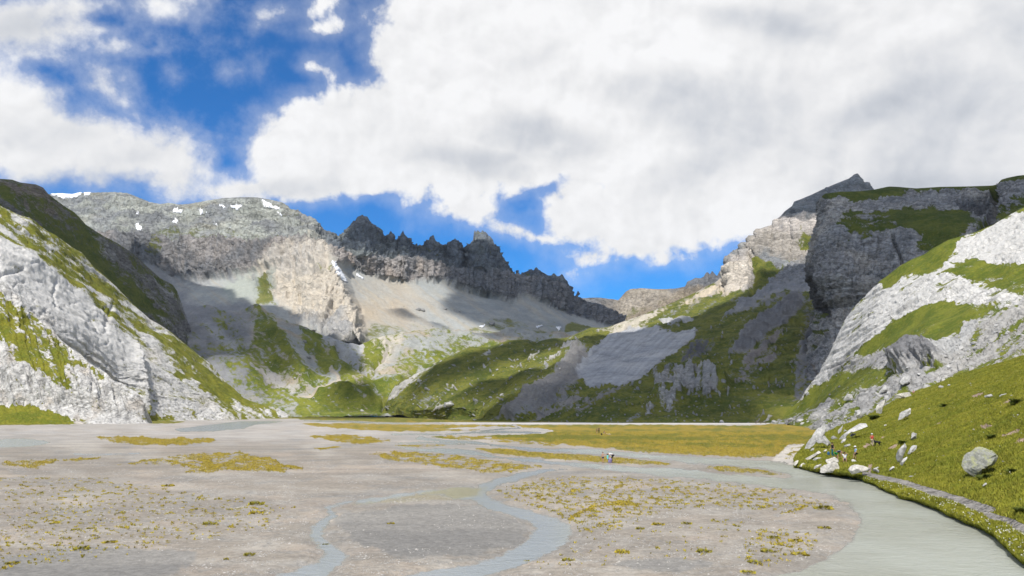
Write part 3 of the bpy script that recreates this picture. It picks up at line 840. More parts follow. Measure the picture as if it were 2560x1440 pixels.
# slab and its apron
setg([(1430, 870), (1500, 900), (1440, 960), (1350, 1020), (1230, 1052), (1300, 1010), (1400, 930)], -0.05, (0.20, 0.195, 0.19), 12, 10, ang=38)
setg([(1560, 975), (1500, 1000), (1400, 1030), (1340, 1052), (1300, 1050), (1450, 985)], 0.2, (0.22, 0.21, 0.20), 12, 14, ang=25, k=.7)
setg([(1498, 862), (1530, 838), (1560, 826), (1600, 818), (1650, 820), (1690, 830), (1738, 820), (1734, 850), (1700, 870), (1660, 895), (1600, 945), (1560, 962), (1530, 955), (1475, 968), (1440, 935), (1462, 900)], -0.4, (0.36, 0.37, 0.385), 4, 4, ws=14)
setg([(1645, 802), (1690, 800), (1720, 790), (1730, 800), (1715, 808), (1660, 810)], -0.4, (0.40, 0.40, 0.39), 3, 3, ws=12)
# craggy band
setg([(1628, 935), (1680, 940), (1720, 930), (1800, 958), (1812, 978), (1780, 985), (1720, 975), (1640, 975)], 0.0, (0.30, 0.30, 0.295), 8, 12, ang=80, ws=14, k=.8)
setg([(1640, 990), (1690, 985), (1680, 1010), (1645, 1010), (1600, 1040), (1620, 1010)], 0.1, (0.34, 0.34, 0.33), 7, 9, ang=60, ws=12, k=.8)
setg([(1940, 1040), (1925, 1050), (1912, 1056), (1905, 1056), (1920, 1044)], 0.3, (0.42, 0.40, 0.36), 3, 2)
# gully with a stream on the left
setg([(985, 975), (1010, 950), (1040, 925), (1090, 908), (1110, 905), (1060, 932), (1030, 958), (1000, 985), (960, 1000)], 0.1, (0.42, 0.41, 0.38), 8, 6, ang=40, k=.8)
for i, (a, b, s_) in enumerate([(1110, 1015, 16), (1330, 880, 18), (1300, 905, 10), (1130, 965, 9), (1380, 900, 22), (1260, 950, 9), (1420, 872, 14), (1215, 885, 8)]):
    setg([(a - s_, b + s_ * .3), (a, b - s_ * .25), (a + s_, b - s_ * .5), (a + s_ * .3, b + s_ * .3)], 0.1, (0.40, 0.39, 0.36), 5, 6, ang=35, ws=10, k=.8, seed=i)
gr += .45 * fbm((px + py) / 12, (py - .5 * px) / 5, 0, 3, 79)
pb = sstep(pn(px / 9, py / 6, 0, 77), 0.52, 0.6)          # loose stones in the turf
gr -= 0.9 * pb * sstep(py, 700, 900)
ed = sstep(d0, 0, 14)
rock *= (1 + .28 * strata * zone(g, [(1800, 400), (2300, 400), (2300, 640), (1800, 720)], 20, 5))[..., None]
rock *= (1 + .3 * streak(g, 44, 90, 4, 164) * sstep(py, 640, 700))[..., None]
rk = 1 - np.clip(gr, 0, 1)
disp = ed * rk * (16 * (ridged(X / 55, Y / 55, Z / 55, 4, 68) - .5) + 2.5 * strata) + ed * 7 * fbm(X / 90, Y / 90, Z / 90, 4, 69) + ed * 3.0 * fbm(X / 22, Y / 22, Z / 22, 3, 70)
big = zone(g, [(1800, 400), (2300, 400), (2300, 660), (1800, 720)], 20, 5)
disp += ed * big * (30 * (ridged(X / 110, Y / 110, Z / 110, 4, 71) - .5) + 6 * strata)
sl = zone(g, [(1498, 862), (1560, 826), (1600, 818), (1738, 820), (1734, 850), (1600, 945), (1560, 962), (1475, 968), (1440, 935)], 10, 3)
disp *= 1 - 0.85 * sl
crk = sstep(ridged(px / 90, (py + .12 * px) / 12, 0.2, 3, 72), 0.62, 0.9)
disp -= sl * .6 * crk; rock *= (1 - 0.2 * sl * crk)[..., None]; rock *= (1 + .3 * sl * streak(g, 40, 60, 5, 165))[..., None]
for pts, a, w_ in [([(1180, 885), (1120, 930), (1010, 1030)], 10, 46), ([(1340, 848), (1260, 930), (1160, 1040)], -10, 50), ([(1480, 840), (1400, 930), (1280, 1040)], 10, 50), ([(1640, 935), (1720, 928), (1810, 960)], 12, 22), ([(1640, 985), (1700, 982)], 8, 14)]:
    disp += a * np.clip(1 - sdline(px, py, pts) / w_, 0, 1) ** 1.4
disp -= 12 * np.clip(1 - sdline(px, py, [(1870, 640), (1885, 680), (1880, 730)]) / 16, 0, 1) * (px > 1872)
disp *= 1 - sstep(py, 1035, 1056)
g['scree'] = np.clip(.75 - big + sl, 0, .9) * (1 - .8 * zone(g, [(1628, 935), (1720, 930), (1812, 978), (1780, 1000), (1600, 1040)], 20, 5))
finish('right_mountain', g, disp, rock, gr, M_right, back=200, unit=.55, aG=.8)
# ---- dark cliff butte on the right ------------------------------------------
n0 = [(2075, 500, 1080), (2050, 494, 900), (2062, 484, 860), (2100, 479, 860), (2150, 478, 880), (2185, 474, 900), (2222, 466, 920), (2245, 467, 920), (2290, 471, 900), (2350, 467, 880), (2420, 466, 850), (2480, 464, 830), (2493, 461, 830), (2503, 449, 825), (2520, 444, 800), (2545, 439, 780), (2620, 432, 760), (2760, 425, 720), (2900, 420, 700)]
def rowat(spec):
    return spec
n1 = [(2070, 560, 1060), (2042, 545, 840), (2056, 530, 800), (2100, 520, 790), (2150, 518, 800), (2185, 516, 810), (2222, 514, 820), (2245, 513, 820), (2290, 514, 810), (2350, 516, 790), (2420, 520, 775), (2470, 525, 775), (2486, 530, 780), (2500, 520, 740), (2520, 515, 720), (2545, 510, 710), (2620, 500, 690), (2760, 490, 660), (2900, 480, 640)]
n2 = [(2060, 620, 1040), (2030, 600, 800), (2045, 590, 760), (2090, 585, 735), (2140, 585, 735), (2180, 585, 735), (2215, 585, 740), (2245, 585, 735), (2290, 585, 725), (2340, 585, 715), (2380, 580, 700), (2420, 575, 690), (2450, 575, 680), (2480, 575, 670), (2520, 570, 650), (2545, 565, 640), (2620, 560, 620), (2760, 550, 600), (2900, 540, 580)]
n3 = [(2045, 700, 1020), (2014, 680, 780), (2030, 690, 735), (2080, 695, 705), (2130, 700, 700), (2170, 702, 700), (2210, 700, 700), (2245, 690, 690), (2290, 680, 680), (2340, 670, 670), (2380, 660, 660), (2420, 655, 650), (2450, 650, 640), (2480, 650, 630), (2520, 650, 610), (2545, 650, 600), (2620, 640, 590), (2760, 640, 570), (2900, 640, 560)]
n4 = [(2060, 780, 1010), (2045, 770, 780), (2062, 775, 740), (2100, 770, 715), (2140, 765, 705), (2175, 760, 700), (2210, 755, 690), (2245, 750, 680), (2290, 750, 670), (2340, 750, 660), (2380, 750, 650), (2420, 750, 640), (2450, 750, 630), (2480, 750, 620), (2520, 750, 600), (2545, 750, 590), (2620, 750, 580), (2760, 750, 560), (2900, 750, 550)]
n5 = [(2000, 1020, 900), (1990, 1012, 680), (2030, 1000, 640), (2070, 990, 640), (2120, 980, 640), (2175, 960, 640), (2210, 950, 640), (2245, 950, 640), (2290, 950, 640), (2340, 950, 640), (2380, 950, 640), (2420, 950, 640), (2450, 950, 630), (2480, 950, 620), (2520, 950, 600), (2545, 950, 590), (2620, 950, 580), (2760, 950, 560), (2900, 950, 550)]
# spread the columns by their width
def respace(lines, step=6):
    base = np.array([(p[0], p[1]) for p in lines[1]], float)
    seg = np.maximum(np.abs(np.diff(base[:, 0])), 22)
    cum = np.concatenate([[0], np.cumsum(seg)]); n = int(cum[-1] / step)
    t = np.linspace(0, cum[-1], n)
    out = []
    for l in lines:
        a = np.array(l, float)
        out.append([tuple(np.interp(q, cum, a[:, k]) for k in range(3)) for q in t])
    return out, cum[-1]
nl, tot = respace([n0, n1, n2, n3, n4, n5])
g = make_grid(nl, 0, tot, 2.3, 2.2, smooth=8, net=True, smv=3)
P = g['P']; px, py = g['px'], g['py']; X, Y, Z = P[..., 0], P[..., 1], P[..., 2]
wx = 14 * fbm(X / 90, Y / 90, Z / 90, 3, 81)
sag = 0.0006 * (px - 2300) ** 2
strata = np.sin((Z + wx * .6) / 2.6) * 0.5 + fbm(X / 160, Y / 160, (Z + wx) / 3.5, 3, 82)
vert = fbm((px + 0.1 * py) / 10, py / 70, 0, 4, 83)
rock = lerpc(col((0.30, 0.30, 0.305), g), (0.40, 0.38, 0.35), sstep(fbm(X / 40, Y / 40, Z / 70, 3, 84), -0.1, 0.35))
rock = lerpc(rock, (0.38, 0.38, 0.375), 0.8 * sstep(fbm(X / 30, Y / 30, Z / 30, 4, 85), 0.1, 0.4))
rock = lerpc(rock, (0.29, 0.21, 0.13), 0.6 * sstep(streak(g, 95, 60, 6, 86), 0.2, 0.5) * sstep(py, 600, 660))
rock = lerpc(rock, (0.085, 0.085, 0.09), 0.8 * sstep(streak(g, 92, 70, 5, 87), 0.18, 0.5) * sstep(py, 590, 640))
rock = lerpc(rock, (0.34, 0.34, 0.335), 0.7 * zone(g, [(2100, 500), (2350, 495), (2440, 515), (2440, 530), (2250, 520), (2080, 530)], 14, 10, ang=0, stretch=3) * sstep(strata, -0.2, 0.4))
gr = -0.2 + 0.25 * streak(g, 10, 40, 14, 88)
def setg(poly, v, c=None, soft=10, warp=9, ang=0, st=2.5, seed=0, ws=24, k=0.3):
    global gr, rock
    z_ = zone(g, poly, soft, warp, ws=ws, ang=ang, stretch=st, seed=seed + int(poly[0][0]))
    gr = gr * (1 - z_) + z_ * (v + k * 1.5 * streak(g, ang, 60, 10, 66 + seed))
    if c is not None: rock = lerpc(rock, c, z_)
setg([(2050, 490), (2065, 470), (2560, 430), (2900, 400), (2900, 450), (2560, 452), (2510, 456), (2490, 480), (2440, 476), (2290, 480), (2230, 490), (2170, 500), (2100, 498), (2070, 500)], 1.0, None, 5, 4, ws=14)
setg([(2100, 540), (2200, 515), (2290, 520), (2400, 520), (2440, 555), (2400, 600), (2330, 660), (2310, 650), (2290, 610), (2250, 570), (2180, 590), (2110, 590)], 0.75, None, 12, 14, k=.9)
setg([(2230, 530), (2330, 518), (2420, 530), (2440, 560), (2380, 610), (2300, 600), (2240, 570)], 1.1, None, 14, 10)
setg([(2470, 540), (2560, 470), (2900, 450), (2900, 700), (2460, 640), (2400, 600)], 0.7, None, 10, 8, k=.8)
setg([(2020, 765), (2070, 780), (2070, 840), (2020, 900), (2000, 860)], 0.5, None, 12, 14, k=.8)
setg([(2010, 660), (2030, 660), (2060, 760), (2010, 760)], -0.3, (0.16, 0.16, 0.165), 8, 5)
dkc = zone(g, [(2025, 690), (2040, 700), (2070, 760), (2085, 795), (2070, 800), (2045, 770)], 6, 4)
rock = lerpc(rock, (0.075, 0.072, 0.072), dkc)
ed = sstep(np.arange(len(P)), 0, 8)[:, None]
rock *= (1 + .30 * fbm(X / 120, Y / 120, (Z + wx * 1.6 + sag * 9) / 9, 4, 92))[..., None]
sidew = 1 - sstep(np.arange(P.shape[1]), 8, 16)[None, :]
gr = gr * (1 - sidew) - .3 * sidew
rk = 1 - np.clip(gr, 0, 1) * .7
tb = np.clip((600 - py) / 60, 0, 1)
disp = ed * rk * 4.5 * (tb * terr((Z + wx * .7) / 7.5, 2) + (1 - tb) * .45 * terr((px + .15 * py + 6 * streak(g, 90, 40, 14, 9)) / 14, 4) + .5 * terr((Z + wx + .1 * X) / 15, 7))
disp += ed * rk * (7 * (ridged(X / 30, Y / 30, Z / 60, 5, 90) - .5) + 1.6 * strata + 3.0 * vert) + ed * 10 * fbm(X / 90, Y / 90, Z / 90, 3, 91)
# overhanging band and deep notch in the far corner
lip = sdline(px, py, [(2120, 690), (2180, 680), (2220, 693), (2270, 690), (2330, 670)])
disp -= 14 * np.clip(1 - lip / 7, 0, 1)
lip2 = sdline(px, py, [(2230, 590), (2250, 640), (2262, 690)])
disp -= 9 * np.clip(1 - lip2 / 6, 0, 1)
notch = sdline(px, py, [(2484, 470), (2486, 520), (2475, 550), (2440, 590)])
disp -= 18 * ed * np.clip(1 - notch / 12, 0, 1)
nt2 = zone(g, [(2390, 500), (2470, 490), (2480, 540), (2440, 540), (2400, 520)], 8, 5)
disp -= 9 * nt2; rock = lerpc(rock, (0.10, 0.10, 0.105), nt2 * .8); gr -= nt2
finish('cliff_butte', g, disp, rock, gr, M_butte, back=120, unit=.42, aR=1.3, backx=110)

# ---- white slab hillside ---------------------------------------------------
cr = [(1905, 1058.5, 585), (1930, 1052, 588), (1960, 1032, 590), (1985, 1014, 590), (2000, 1000, 590), (2020, 968, 585), (2050, 930, 580), (2066, 900, 575), (2080, 870, 570), (2095, 835, 560), (2112, 800, 552), (2135, 768, 545), (2160, 742, 535), (2200, 702, 520),
      (2220, 688, 515), (2250, 664, 508), (2280, 648, 500), (2310, 636, 492), (2330, 622, 488), (2370, 600, 480), (2410, 588, 474), (2440, 580, 470), (2480, 562, 462), (2510, 545, 456), (2540, 528, 450), (2560, 518, 446), (2700, 470, 430), (2900, 400, 410)]
m1 = [(1905, 1059, 570), (1960, 1048, 560), (2000, 1032, 545), (2060, 985, 510), (2120, 930, 470), (2200, 870, 430), (2300, 810, 400), (2400, 770, 375), (2560, 700, 345), (2900, 620, 320)]
m2 = [(1905, 1060, 540), (1960, 1058, 490), (2000, 1050, 440), (2060, 1030, 390), (2120, 1005, 340), (2200, 970, 300), (2300, 925, 275), (2400, 895, 260), (2560, 840, 240), (2900, 780, 220)]
ft = [(1905, 1061, None, -1), (1940, 1063, None, -1), (1990, 1070, None, -1), (2030, 1082, None, -1), (2080, 1092, 190), (2150, 1085, 195), (2220, 1050, 200), (2330, 1000, 200), (2420, 970, 195), (2560, 930, 180), (2900, 860, 160)]
g = make_grid([cr, m1, m2, ft], 1905, 2900, 2.5, 2.1, smooth=14, smv=4)
P = g['P']; px, py = g['px'], g['py']; X, Y, Z = P[..., 0], P[..., 1], P[..., 2]
d0 = crestd(g, cr)
s1 = streak(g, 36, 110, 12, 101); s2 = streak(g, 30, 40, 9, 102)
rock = lerpc(col(WHITE * 1.08, g), (0.38, 0.375, 0.365), sstep(s1 + .4 * s2, 0.0, 0.5) * .8)
gr = 0.75 + 0.3 * s1 + .2 * s2
def setg(poly, v, c=None, soft=10, warp=9, ang=36, st=3.0, seed=0, ws=16, k=0.5, n=None):
    global gr, rock
    z_ = zone(g, poly, soft, warp, ws=ws, ang=ang, stretch=st, seed=seed + int(poly[0][0]))
    gr = gr * (1 - z_) + z_ * (v + k * 1.5 * streak(g, ang, 60, 9, 66 + seed))
    if c is not None: rock = lerpc(rock, c, z_)
setg([(1985, 1012), (2000, 995), (2050, 925), (2080, 865), (2110, 795), (2160, 738), (2220, 690), (2250, 670), (2310, 655), (2340, 690), (2330, 750), (2290, 770), (2230, 800), (2190, 860), (2150, 880), (2100, 900), (2080, 920), (2110, 930), (2060, 960), (2020, 990)], 0.0, None, 5, 6, k=.9)
setg([(2330, 690), (2360, 650), (2390, 610), (2440, 585), (2500, 560), (2700, 470), (2900, 440), (2900, 560), (2560, 650), (2500, 650), (2400, 665), (2360, 680)], -0.15, WHITE * 0.98, 6, 6, k=.8, ang=15)
setg([(2200, 700), (2300, 640), (2370, 600), (2400, 595), (2370, 640), (2350, 670), (2280, 690), (2220, 720)], 0.95, None, 7, 6, k=.5)
setg([(2360, 670), (2420, 650), (2560, 655), (2900, 600), (2900, 700), (2560, 735), (2450, 725), (2380, 700)], 0.85, None, 7, 9, ang=0)
setg([(2250, 770), (2310, 700), (2370, 690), (2450, 710), (2560, 735), (2560, 760), (2440, 770), (2400, 760), (2360, 745), (2290, 770), (2250, 800)], 0.12, None, 7, 8, ang=20, k=.8)
setg([(2230, 800), (2300, 775), (2370, 755), (2430, 770), (2440, 800), (2400, 840), (2300, 880), (2200, 900), (2100, 960), (2060, 980), (2090, 930), (2150, 880)], 0.95, None, 9, 8, k=.4)
setg([(2080, 925), (2120, 890), (2250, 875), (2280, 880), (2260, 900), (2180, 915), (2100, 935)], 0.35, (0.42, 0.41, 0.40), 8, 8, k=.9)
setg([(2250, 930), (2330, 890), (2400, 840), (2470, 790), (2560, 750), (2900, 650), (2900, 820), (2560, 880), (2480, 900), (2400, 930), (2300, 960), (2240, 980)], 0.30, (0.40, 0.39, 0.37), 10, 10, k=1.0, st=2)
setg([(1900, 1050), (1960, 1052), (2050, 1025), (2100, 1000), (2180, 970), (2240, 940), (2330, 900), (2330, 960), (2230, 1000), (2160, 1050), (2120, 1090), (2000, 1085), (1960, 1068)], 0.30, (0.36, 0.355, 0.345), 10, 10, k=1.1, st=2)
dark_outcrop = [(2232, 895), (2280, 875), (2330, 872), (2360, 880), (2345, 905), (2300, 912), (2262, 925), (2240, 930)]
setg(dark_outcrop, -0.1, (0.22, 0.22, 0.225), 5, 4)
setg([(2330, 870), (2400, 840), (2420, 810), (2450, 800), (2440, 830), (2390, 870), (2350, 890)], -0.1, (0.44, 0.44, 0.43), 5, 5)
gr += 0.55 * (np.clip(1 - np.abs(d0 - 4) / 6, 0, 1)) * (px > 2150) * (px < 2400)
ed = sstep(d0, 0, 12)
rk = 1 - np.clip(gr, 0, 1)
lowz = sstep(py, 850, 950)
disp = ed * rk * 1.9 * (ridged(px / 70 + py / 110, (py + 0.62 * px) / 12, 0, 4, 103) - .5) * (1 + .6 * lowz) + ed * 6 * fbm(X / 60, Y / 60, Z / 60, 3, 104)
disp += ed * rk * 1.7 * terr((py + .66 * px + 10 * streak(g, 30, 60, 18, 8)) / 17, 3) * (1 - .3 * lowz)
disp += ed * 2.6 * lowz * (ridged(X / 14, Y / 14, Z / 14, 4, 105) - .4) * np.clip(rk * 1.5, 0, 1)
disp += 8 * zone(g, dark_outcrop, 12, 4)
disp -= 1.5 * sstep(ridged(px / 90, (py + 0.7 * px) / 22, .3, 2, 106), .8, .97) * rk
g['scree'] = .7 * zone(g, [(2330, 690), (2390, 605), (2500, 555), (2900, 440), (2900, 560), (2560, 660), (2400, 670)], 20, 8) * .4 + .15
rock = lerpc(rock, rock * .98, zone(g, [(1985, 1012), (2050, 925), (2160, 738), (2310, 640), (2500, 555), (2900, 440), (2900, 700), (2560, 740), (2300, 770), (2200, 860), (2020, 990)], 20, 8))
finish('slab_hillside', g, disp, rock, gr, M_slab, back=60, unit=.24, aR=.8)

# ---- left: dark ridge behind --------------------------------------------------
cr = [(-320, 420, 900), (-100, 438, 900), (0, 447, 900), (30, 449, 910), (50, 456, 920), (90, 461, 930), (108, 469, 940), (120, 484, 950), (140, 500, 960), (165, 518, 980), (185, 530, 990), (200, 545, 1000), (215, 562, 1010), (240, 578, 1030), (262, 592, 1040), (290, 606, 1060), (320, 625, 1080),
      (345, 645, 1100), (370, 668, 1120), (400, 695, 1150), (432, 712, 1170), (443, 728, 1180), (442, 750, 1180), (455, 780, 1190), (470, 812, 1200), (486, 838, 1210), (505, 855, 1220), (560, 915, 1240), (620, 975, 1250), (700, 1032, 1250), (760, 1046, 1250)]
m1 = [(-320, 560, 780), (0, 600, 800), (110, 650, 850), (240, 750, 920), (400, 850, 1030), (500, 920, 1120), (620, 1000, 1180), (760, 1048, 1200)]
ft = [(-320, 1046, 700), (0, 1046, 700), (240, 1046, 820), (400, 1046, 950), (620, 1046, 1100), (760, 1049, 1150)]
cr = [(a, b_, c * 1.14) for a, b_, c in cr]; m1 = [(a, b_, c * 1.14) for a, b_, c in m1]; ft = [(a, b_, c * 1.12) for a, b_, c in ft]
g = make_grid([cr, m1, ft], -320, 760, 2.5, 2.4, smooth=10)
P = g['P']; px, py = g['px'], g['py']; X, Y, Z = P[..., 0], P[..., 1], P[..., 2]
d0 = crestd(g, cr)
s1 = streak(g, -38, 120, 16, 111)
rock = lerpc(col((0.17, 0.165, 0.16), g), (0.33, 0.33, 0.325), sstep(s1 + .5 * streak(g, -45, 30, 10, 112), 0.0, 0.4))
rock = lerpc(rock, (0.24, 0.20, 0.165), zone(g, [(-300, 430), (0, 450), (110, 470), (170, 540), (120, 540), (0, 480)], 12, 8) * .8)
gr = 0.62 + 0.6 * s1 + .5 * streak(g, -20, 40, 14, 113)
for poly, v in [([(250, 600), (330, 630), (400, 700), (440, 730), (440, 760), (380, 740), (300, 680)], .35), ([(0, 450), (110, 465), (160, 530), (60, 490)], .35),
                ([(330, 740), (440, 760), (500, 860), (420, 830)], .25), ([(0, 500), (120, 560), (60, 570)], .2), ([(80, 530), (240, 620), (330, 720), (420, 800), (330, 760), (200, 650)], 1.0)]:
    z_ = zone(g, poly, 14, 12, ang=-38, stretch=3, seed=int(poly[0][0]))
    gr = gr * (1 - z_) + z_ * (v + 0.7 * streak(g, -38, 50, 12, 114))
ed = sstep(d0, 0, 14)
disp = ed * ((1 - np.clip(gr, 0, 1)) * 11 * (ridged(X / 45, Y / 45, Z / 45, 5, 115) - .5) + 12 * fbm(X / 90, Y / 90, Z / 90, 4, 116))
finish('left_ridge', g, disp, rock, gr, M_butte, back=80, unit=.5, aR=1.2)

# ---- left: white limestone slope -------------------------------------------------
cr = [(-320, 480, 600), (-100, 500, 640), (0, 514, 660), (28, 528, 680), (50, 538, 690), (75, 545, 700), (110, 572, 725), (150, 596, 750), (180, 618, 775), (205, 632, 790), (235, 668, 820), (262, 690, 840), (290, 716, 860), (330, 758, 900), (375, 798, 930), (400, 812, 950),
      (430, 832, 970), (465, 862, 1000), (500, 890, 1030), (540, 920, 1060), (580, 958, 1090), (620, 985, 1110), (660, 1003, 1120), (700, 1022, 1120), (735, 1040, 1110), (757, 1048.5, 1080), (770, 1051, 1000)]
m1 = [(-320, 700, 470), (0, 760, 510), (150, 830, 590), (300, 900, 700), (450, 950, 820), (560, 990, 930), (660, 1020, 1000), (770, 1052, 980)]
ft = [(-320, 1066, None, -1), (0, 1062, None, -1), (180, 1059, None, -1), (400, 1055, None, -1), (600, 1052.5, None, -1), (770, 1052.5, None, -2)]
cr = [(a, b_, c * 1.13) for a, b_, c in cr]; m1 = [(a, b_, c * 1.06) for a, b_, c in m1]
g = make_grid([cr, m1, ft], -320, 770, 2.5, 2.1, smooth=14, smv=6)
P = g['P']; px, py = g['px'], g['py']; X, Y, Z = P[..., 0], P[..., 1], P[..., 2]
d0 = crestd(g, cr)
s1 = streak(g, -36, 110, 11, 121); s2 = streak(g, -24, 34, 9, 122)
rock = lerpc(col(WHITE * 1.06, g), (0.36, 0.355, 0.34), sstep(s1 * .7 + .6 * fbm(px / 50, py / 40, 0, 4, 123), 0.05, 0.55) * .75)
rock = lerpc(rock, (0.52, 0.47, 0.40), 0.35 * sstep(fbm(px / 60, py / 60, 2, 3, 124), 0.1, 0.5))
bw = np.interp(px, [-320, 0, 200, 350, 450, 560, 700], [30, 75, 80, 75, 85, 80, 60])
top = np.clip(1 - (d0 - bw) / 26, 0, 1)
gr = -0.02 + 0.8 * s2 + 0.4 * s1 + .22 * sstep(py + .15 * px, 880, 1080)
gr = gr * (1 - top) + top * (0.56 + 1.15 * s1 + .5 * s2)
def setg(poly, v, c=None, soft=10, warp=9, ang=-38, st=2.5, seed=0, ws=16, k=0.6):
    global gr, rock
    z_ = zone(g, poly, soft, warp, ws=ws, ang=ang, stretch=st, seed=seed + int(poly[0][0]))
    gr = gr * (1 - z_) + z_ * (v + k * 1.5 * streak(g, ang, 50, 10, 66 + seed))
    if c is not None: rock = lerpc(rock, c, z_)
setg([(430, 860), (500, 905), (560, 950), (620, 1000), (700, 1040), (650, 1036), (570, 990), (500, 940), (440, 885)], 0.95, None, 12, 10, k=.6)
setg([(500, 948), (550, 950), (590, 975), (580, 1000), (530, 985), (500, 970)], 0.95, None, 6, 6)
setg([(440, 930), (480, 932), (492, 950), (455, 950)], 0.85, None, 5, 5)
setg([(540, 1000), (600, 1005), (680, 1035), (740, 1046), (640, 1050), (560, 1030)], 0.55, None, 10, 10, k=1.2)
setg([(225, 985), (260, 990), (300, 985), (340, 1010), (350, 1035), (230, 1036)], 0.75, None, 8, 7, k=.8)
setg([(130, 640), (180, 650), (190, 680), (160, 690)], .6, None, 6, 8)
setg([(-320, 1040), (0, 1040), (180, 1030), (340, 1030), (440, 1040), (420, 1075), (-320, 1090)], .8, None, 6, 6, k=.5)
setg([(0, 515), (40, 540), (110, 580), (190, 650), (170, 655), (110, 610), (60, 575), (0, 545)], .62, None, 8, 8, k=1.0)
ed = sstep(d0, 0, 12)
rk = 1 - np.clip(gr, 0, 1) * .8
disp = ed * rk * 3.0 * terr((py - .66 * px + 12 * streak(g, -30, 80, 20, 8)) / 26, 3) * sstep(fbm(px / 90, py / 70, 0, 2, 9), -.3, .3)
disp += ed * rk * 1.4 * (ridged((px + .3 * py) / 60, (py - 0.62 * px) / 16, 0, 4, 125) - .5) + ed * 9 * fbm(X / 70, Y / 70, Z / 50, 4, 126) + ed * 1.6 * fbm(X / 9, Y / 9, Z / 9, 3, 127)
crk = sstep(ridged(px / 70 + .5 * fbm(px / 40, py / 40, 0, 2, 5), (py - .2 * px) / 34, .3, 3, 128), .80, .97)
disp -= 2.4 * crk * rk
# long vertical cleft
xc = np.interp(py, [780, 850, 900, 960, 1035], [330, 346, 350, 354, 362]) + 4 * streak(g, 90, 30, 10, 3)
dd = px - xc
amp = sstep(py, 800, 930)
disp += amp * 9 * np.where(dd < 0, np.clip(1 + dd / 60, 0, 1) ** 2, 0) - amp * 4 * np.clip(1 - np.abs(dd - 5) / 7, 0, 1)
for pts in [[(140, 700), (135, 770)], [(265, 770), (262, 830)], [(0, 690), (40, 680), (60, 670)], [(230, 800), (240, 830)], [(280, 760), (270, 800)]]:
    disp -= 3.0 * np.clip(1 - sdline(px + 8 * streak(g, 0, 16, 16, 4), py, pts) / 6, 0, 1)
disp *= 1 - sstep(py, 1044, 1056)
g['scree'] = .55 * zone(g, [(-300, 560), (0, 560), (120, 620), (300, 780), (350, 860), (340, 960), (200, 880), (60, 720), (-300, 640)], 60, 20)
finish('left_slope', g, disp, rock, gr, M_left, back=60, unit=.4, aR=.8, aG=.9)

# ---- left: ribbed outcrop in front ------------------------------------------------
cr = [(-320, 760, 430), (-60, 700, 475), (0, 700, 485), (15, 708, 486), (30, 724, 488), (50, 742, 488), (66, 770, 488), (85, 784, 488), (105, 800, 488), (130, 820, 486), (150, 848, 484), (172, 866, 480), (200, 884, 476), (222, 906, 472), (240, 918, 470), (262, 930, 466),
      (285, 952, 460), (305, 958, 458), (325, 972, 455), (345, 982, 452), (356, 1000, 450), (362, 1028, 446), (372, 1062, None, -1)]
cr = [(a, b_, c if c is None else c * 1.15) for a, b_, c, *r_ in cr[:-1]] + [cr[-1]]
m1 = [(-320, 930, 492), (0, 880, 505), (120, 930, 508), (240, 985, 512), (372, 1062, 518)]
m2 = [(-320, 1020, 482), (0, 1015, 486), (180, 1025, 503), (372, 1062, 516)]
ft = [(-320, 1066, None, -1), (-100, 1066, None, -1), (0, 1065.4, None, -1), (180, 1064.6, None, -1), (372, 1063.6, None, -1)]
g = make_grid([cr, m1, m2, ft], -320, 371, 2.3, 2.0, smooth=10, smv=5)
P = g['P']; px, py = g['px'], g['py']; X, Y, Z = P[..., 0], P[..., 1], P[..., 2]
d0 = crestd(g, cr)
s2 = streak(g, -30, 34, 12, 132)
rib = ridged((px - .28 * py + 14 * fbm(px / 40, py / 40, 0, 2, 3)) / 46, py / 240, 0.3, 3, 133)
rock = lerpc(col(WHITE * 1.02, g), (0.30, 0.295, 0.29), sstep(fbm(px / 22, py / 44, 0, 4, 134), 0.0, 0.45) * .8)
rock = lerpc(rock, (0.46, 0.38, 0.29), 0.4 * sstep(fbm(px / 40, py / 40, 2, 3, 135), 0.1, 0.5))
gr = 0.12 + 0.9 * s2 + .3 * streak(g, -60, 30, 9, 136)
def setg(poly, v, c=None, soft=10, warp=9, ang=-50, st=1.6, seed=0, ws=16, k=0.7):
    global gr, rock
    z_ = zone(g, poly, soft, warp, ws=ws, ang=ang, stretch=st, seed=seed + int(poly[0][0]))
    gr = gr * (1 - z_) + z_ * (v + k * 1.5 * streak(g, ang, 30, 10, 66 + seed))
    if c is not None: rock = lerpc(rock, c, z_)
setg([(-320, 660), (0, 735), (50, 775), (110, 815), (160, 868), (180, 900), (165, 930), (175, 968), (150, 975), (120, 940), (60, 900), (0, 850), (-320, 800)], 0.80, None, 8, 9, k=.9)
setg([(28, 880), (80, 870), (130, 905), (110, 925), (40, 905)], 0.95, None, 6, 6)
setg([(160, 890), (240, 925), (260, 950), (200, 925), (170, 915)], 0.7, None, 6, 6)
setg([(-320, 1000), (0, 1012), (60, 1010), (140, 1035), (180, 1045), (190, 1075), (-320, 1100)], 1.0, None, 5, 6, k=.5)
setg([(-320, 905), (0, 905), (60, 930), (120, 960), (170, 985), (230, 1000), (350, 1000), (360, 1035), (180, 1040), (120, 1010), (50, 1000), (-320, 990)], 0.0, None, 8, 8, k=.8)
ed = sstep(d0, 0, 10)
rk = 1 - np.clip(gr, 0, 1) * .5
lowz = sstep(py, 880, 960)
disp = ed * rk * 2.2 * terr((px - .3 * py + 8 * streak(g, 80, 40, 14, 9)) / 18, 5)
disp += ed * (rk * (7.0 * lowz + 2.0) * (rib - .5) + 3.2 * fbm(X / 16, Y / 16, Z / 16, 4, 137) + 1.8 * rk * (ridged(X / 7, Y / 7, Z / 12, 3, 138) - .5))
disp *= 1 - sstep(py, 975, 1056)
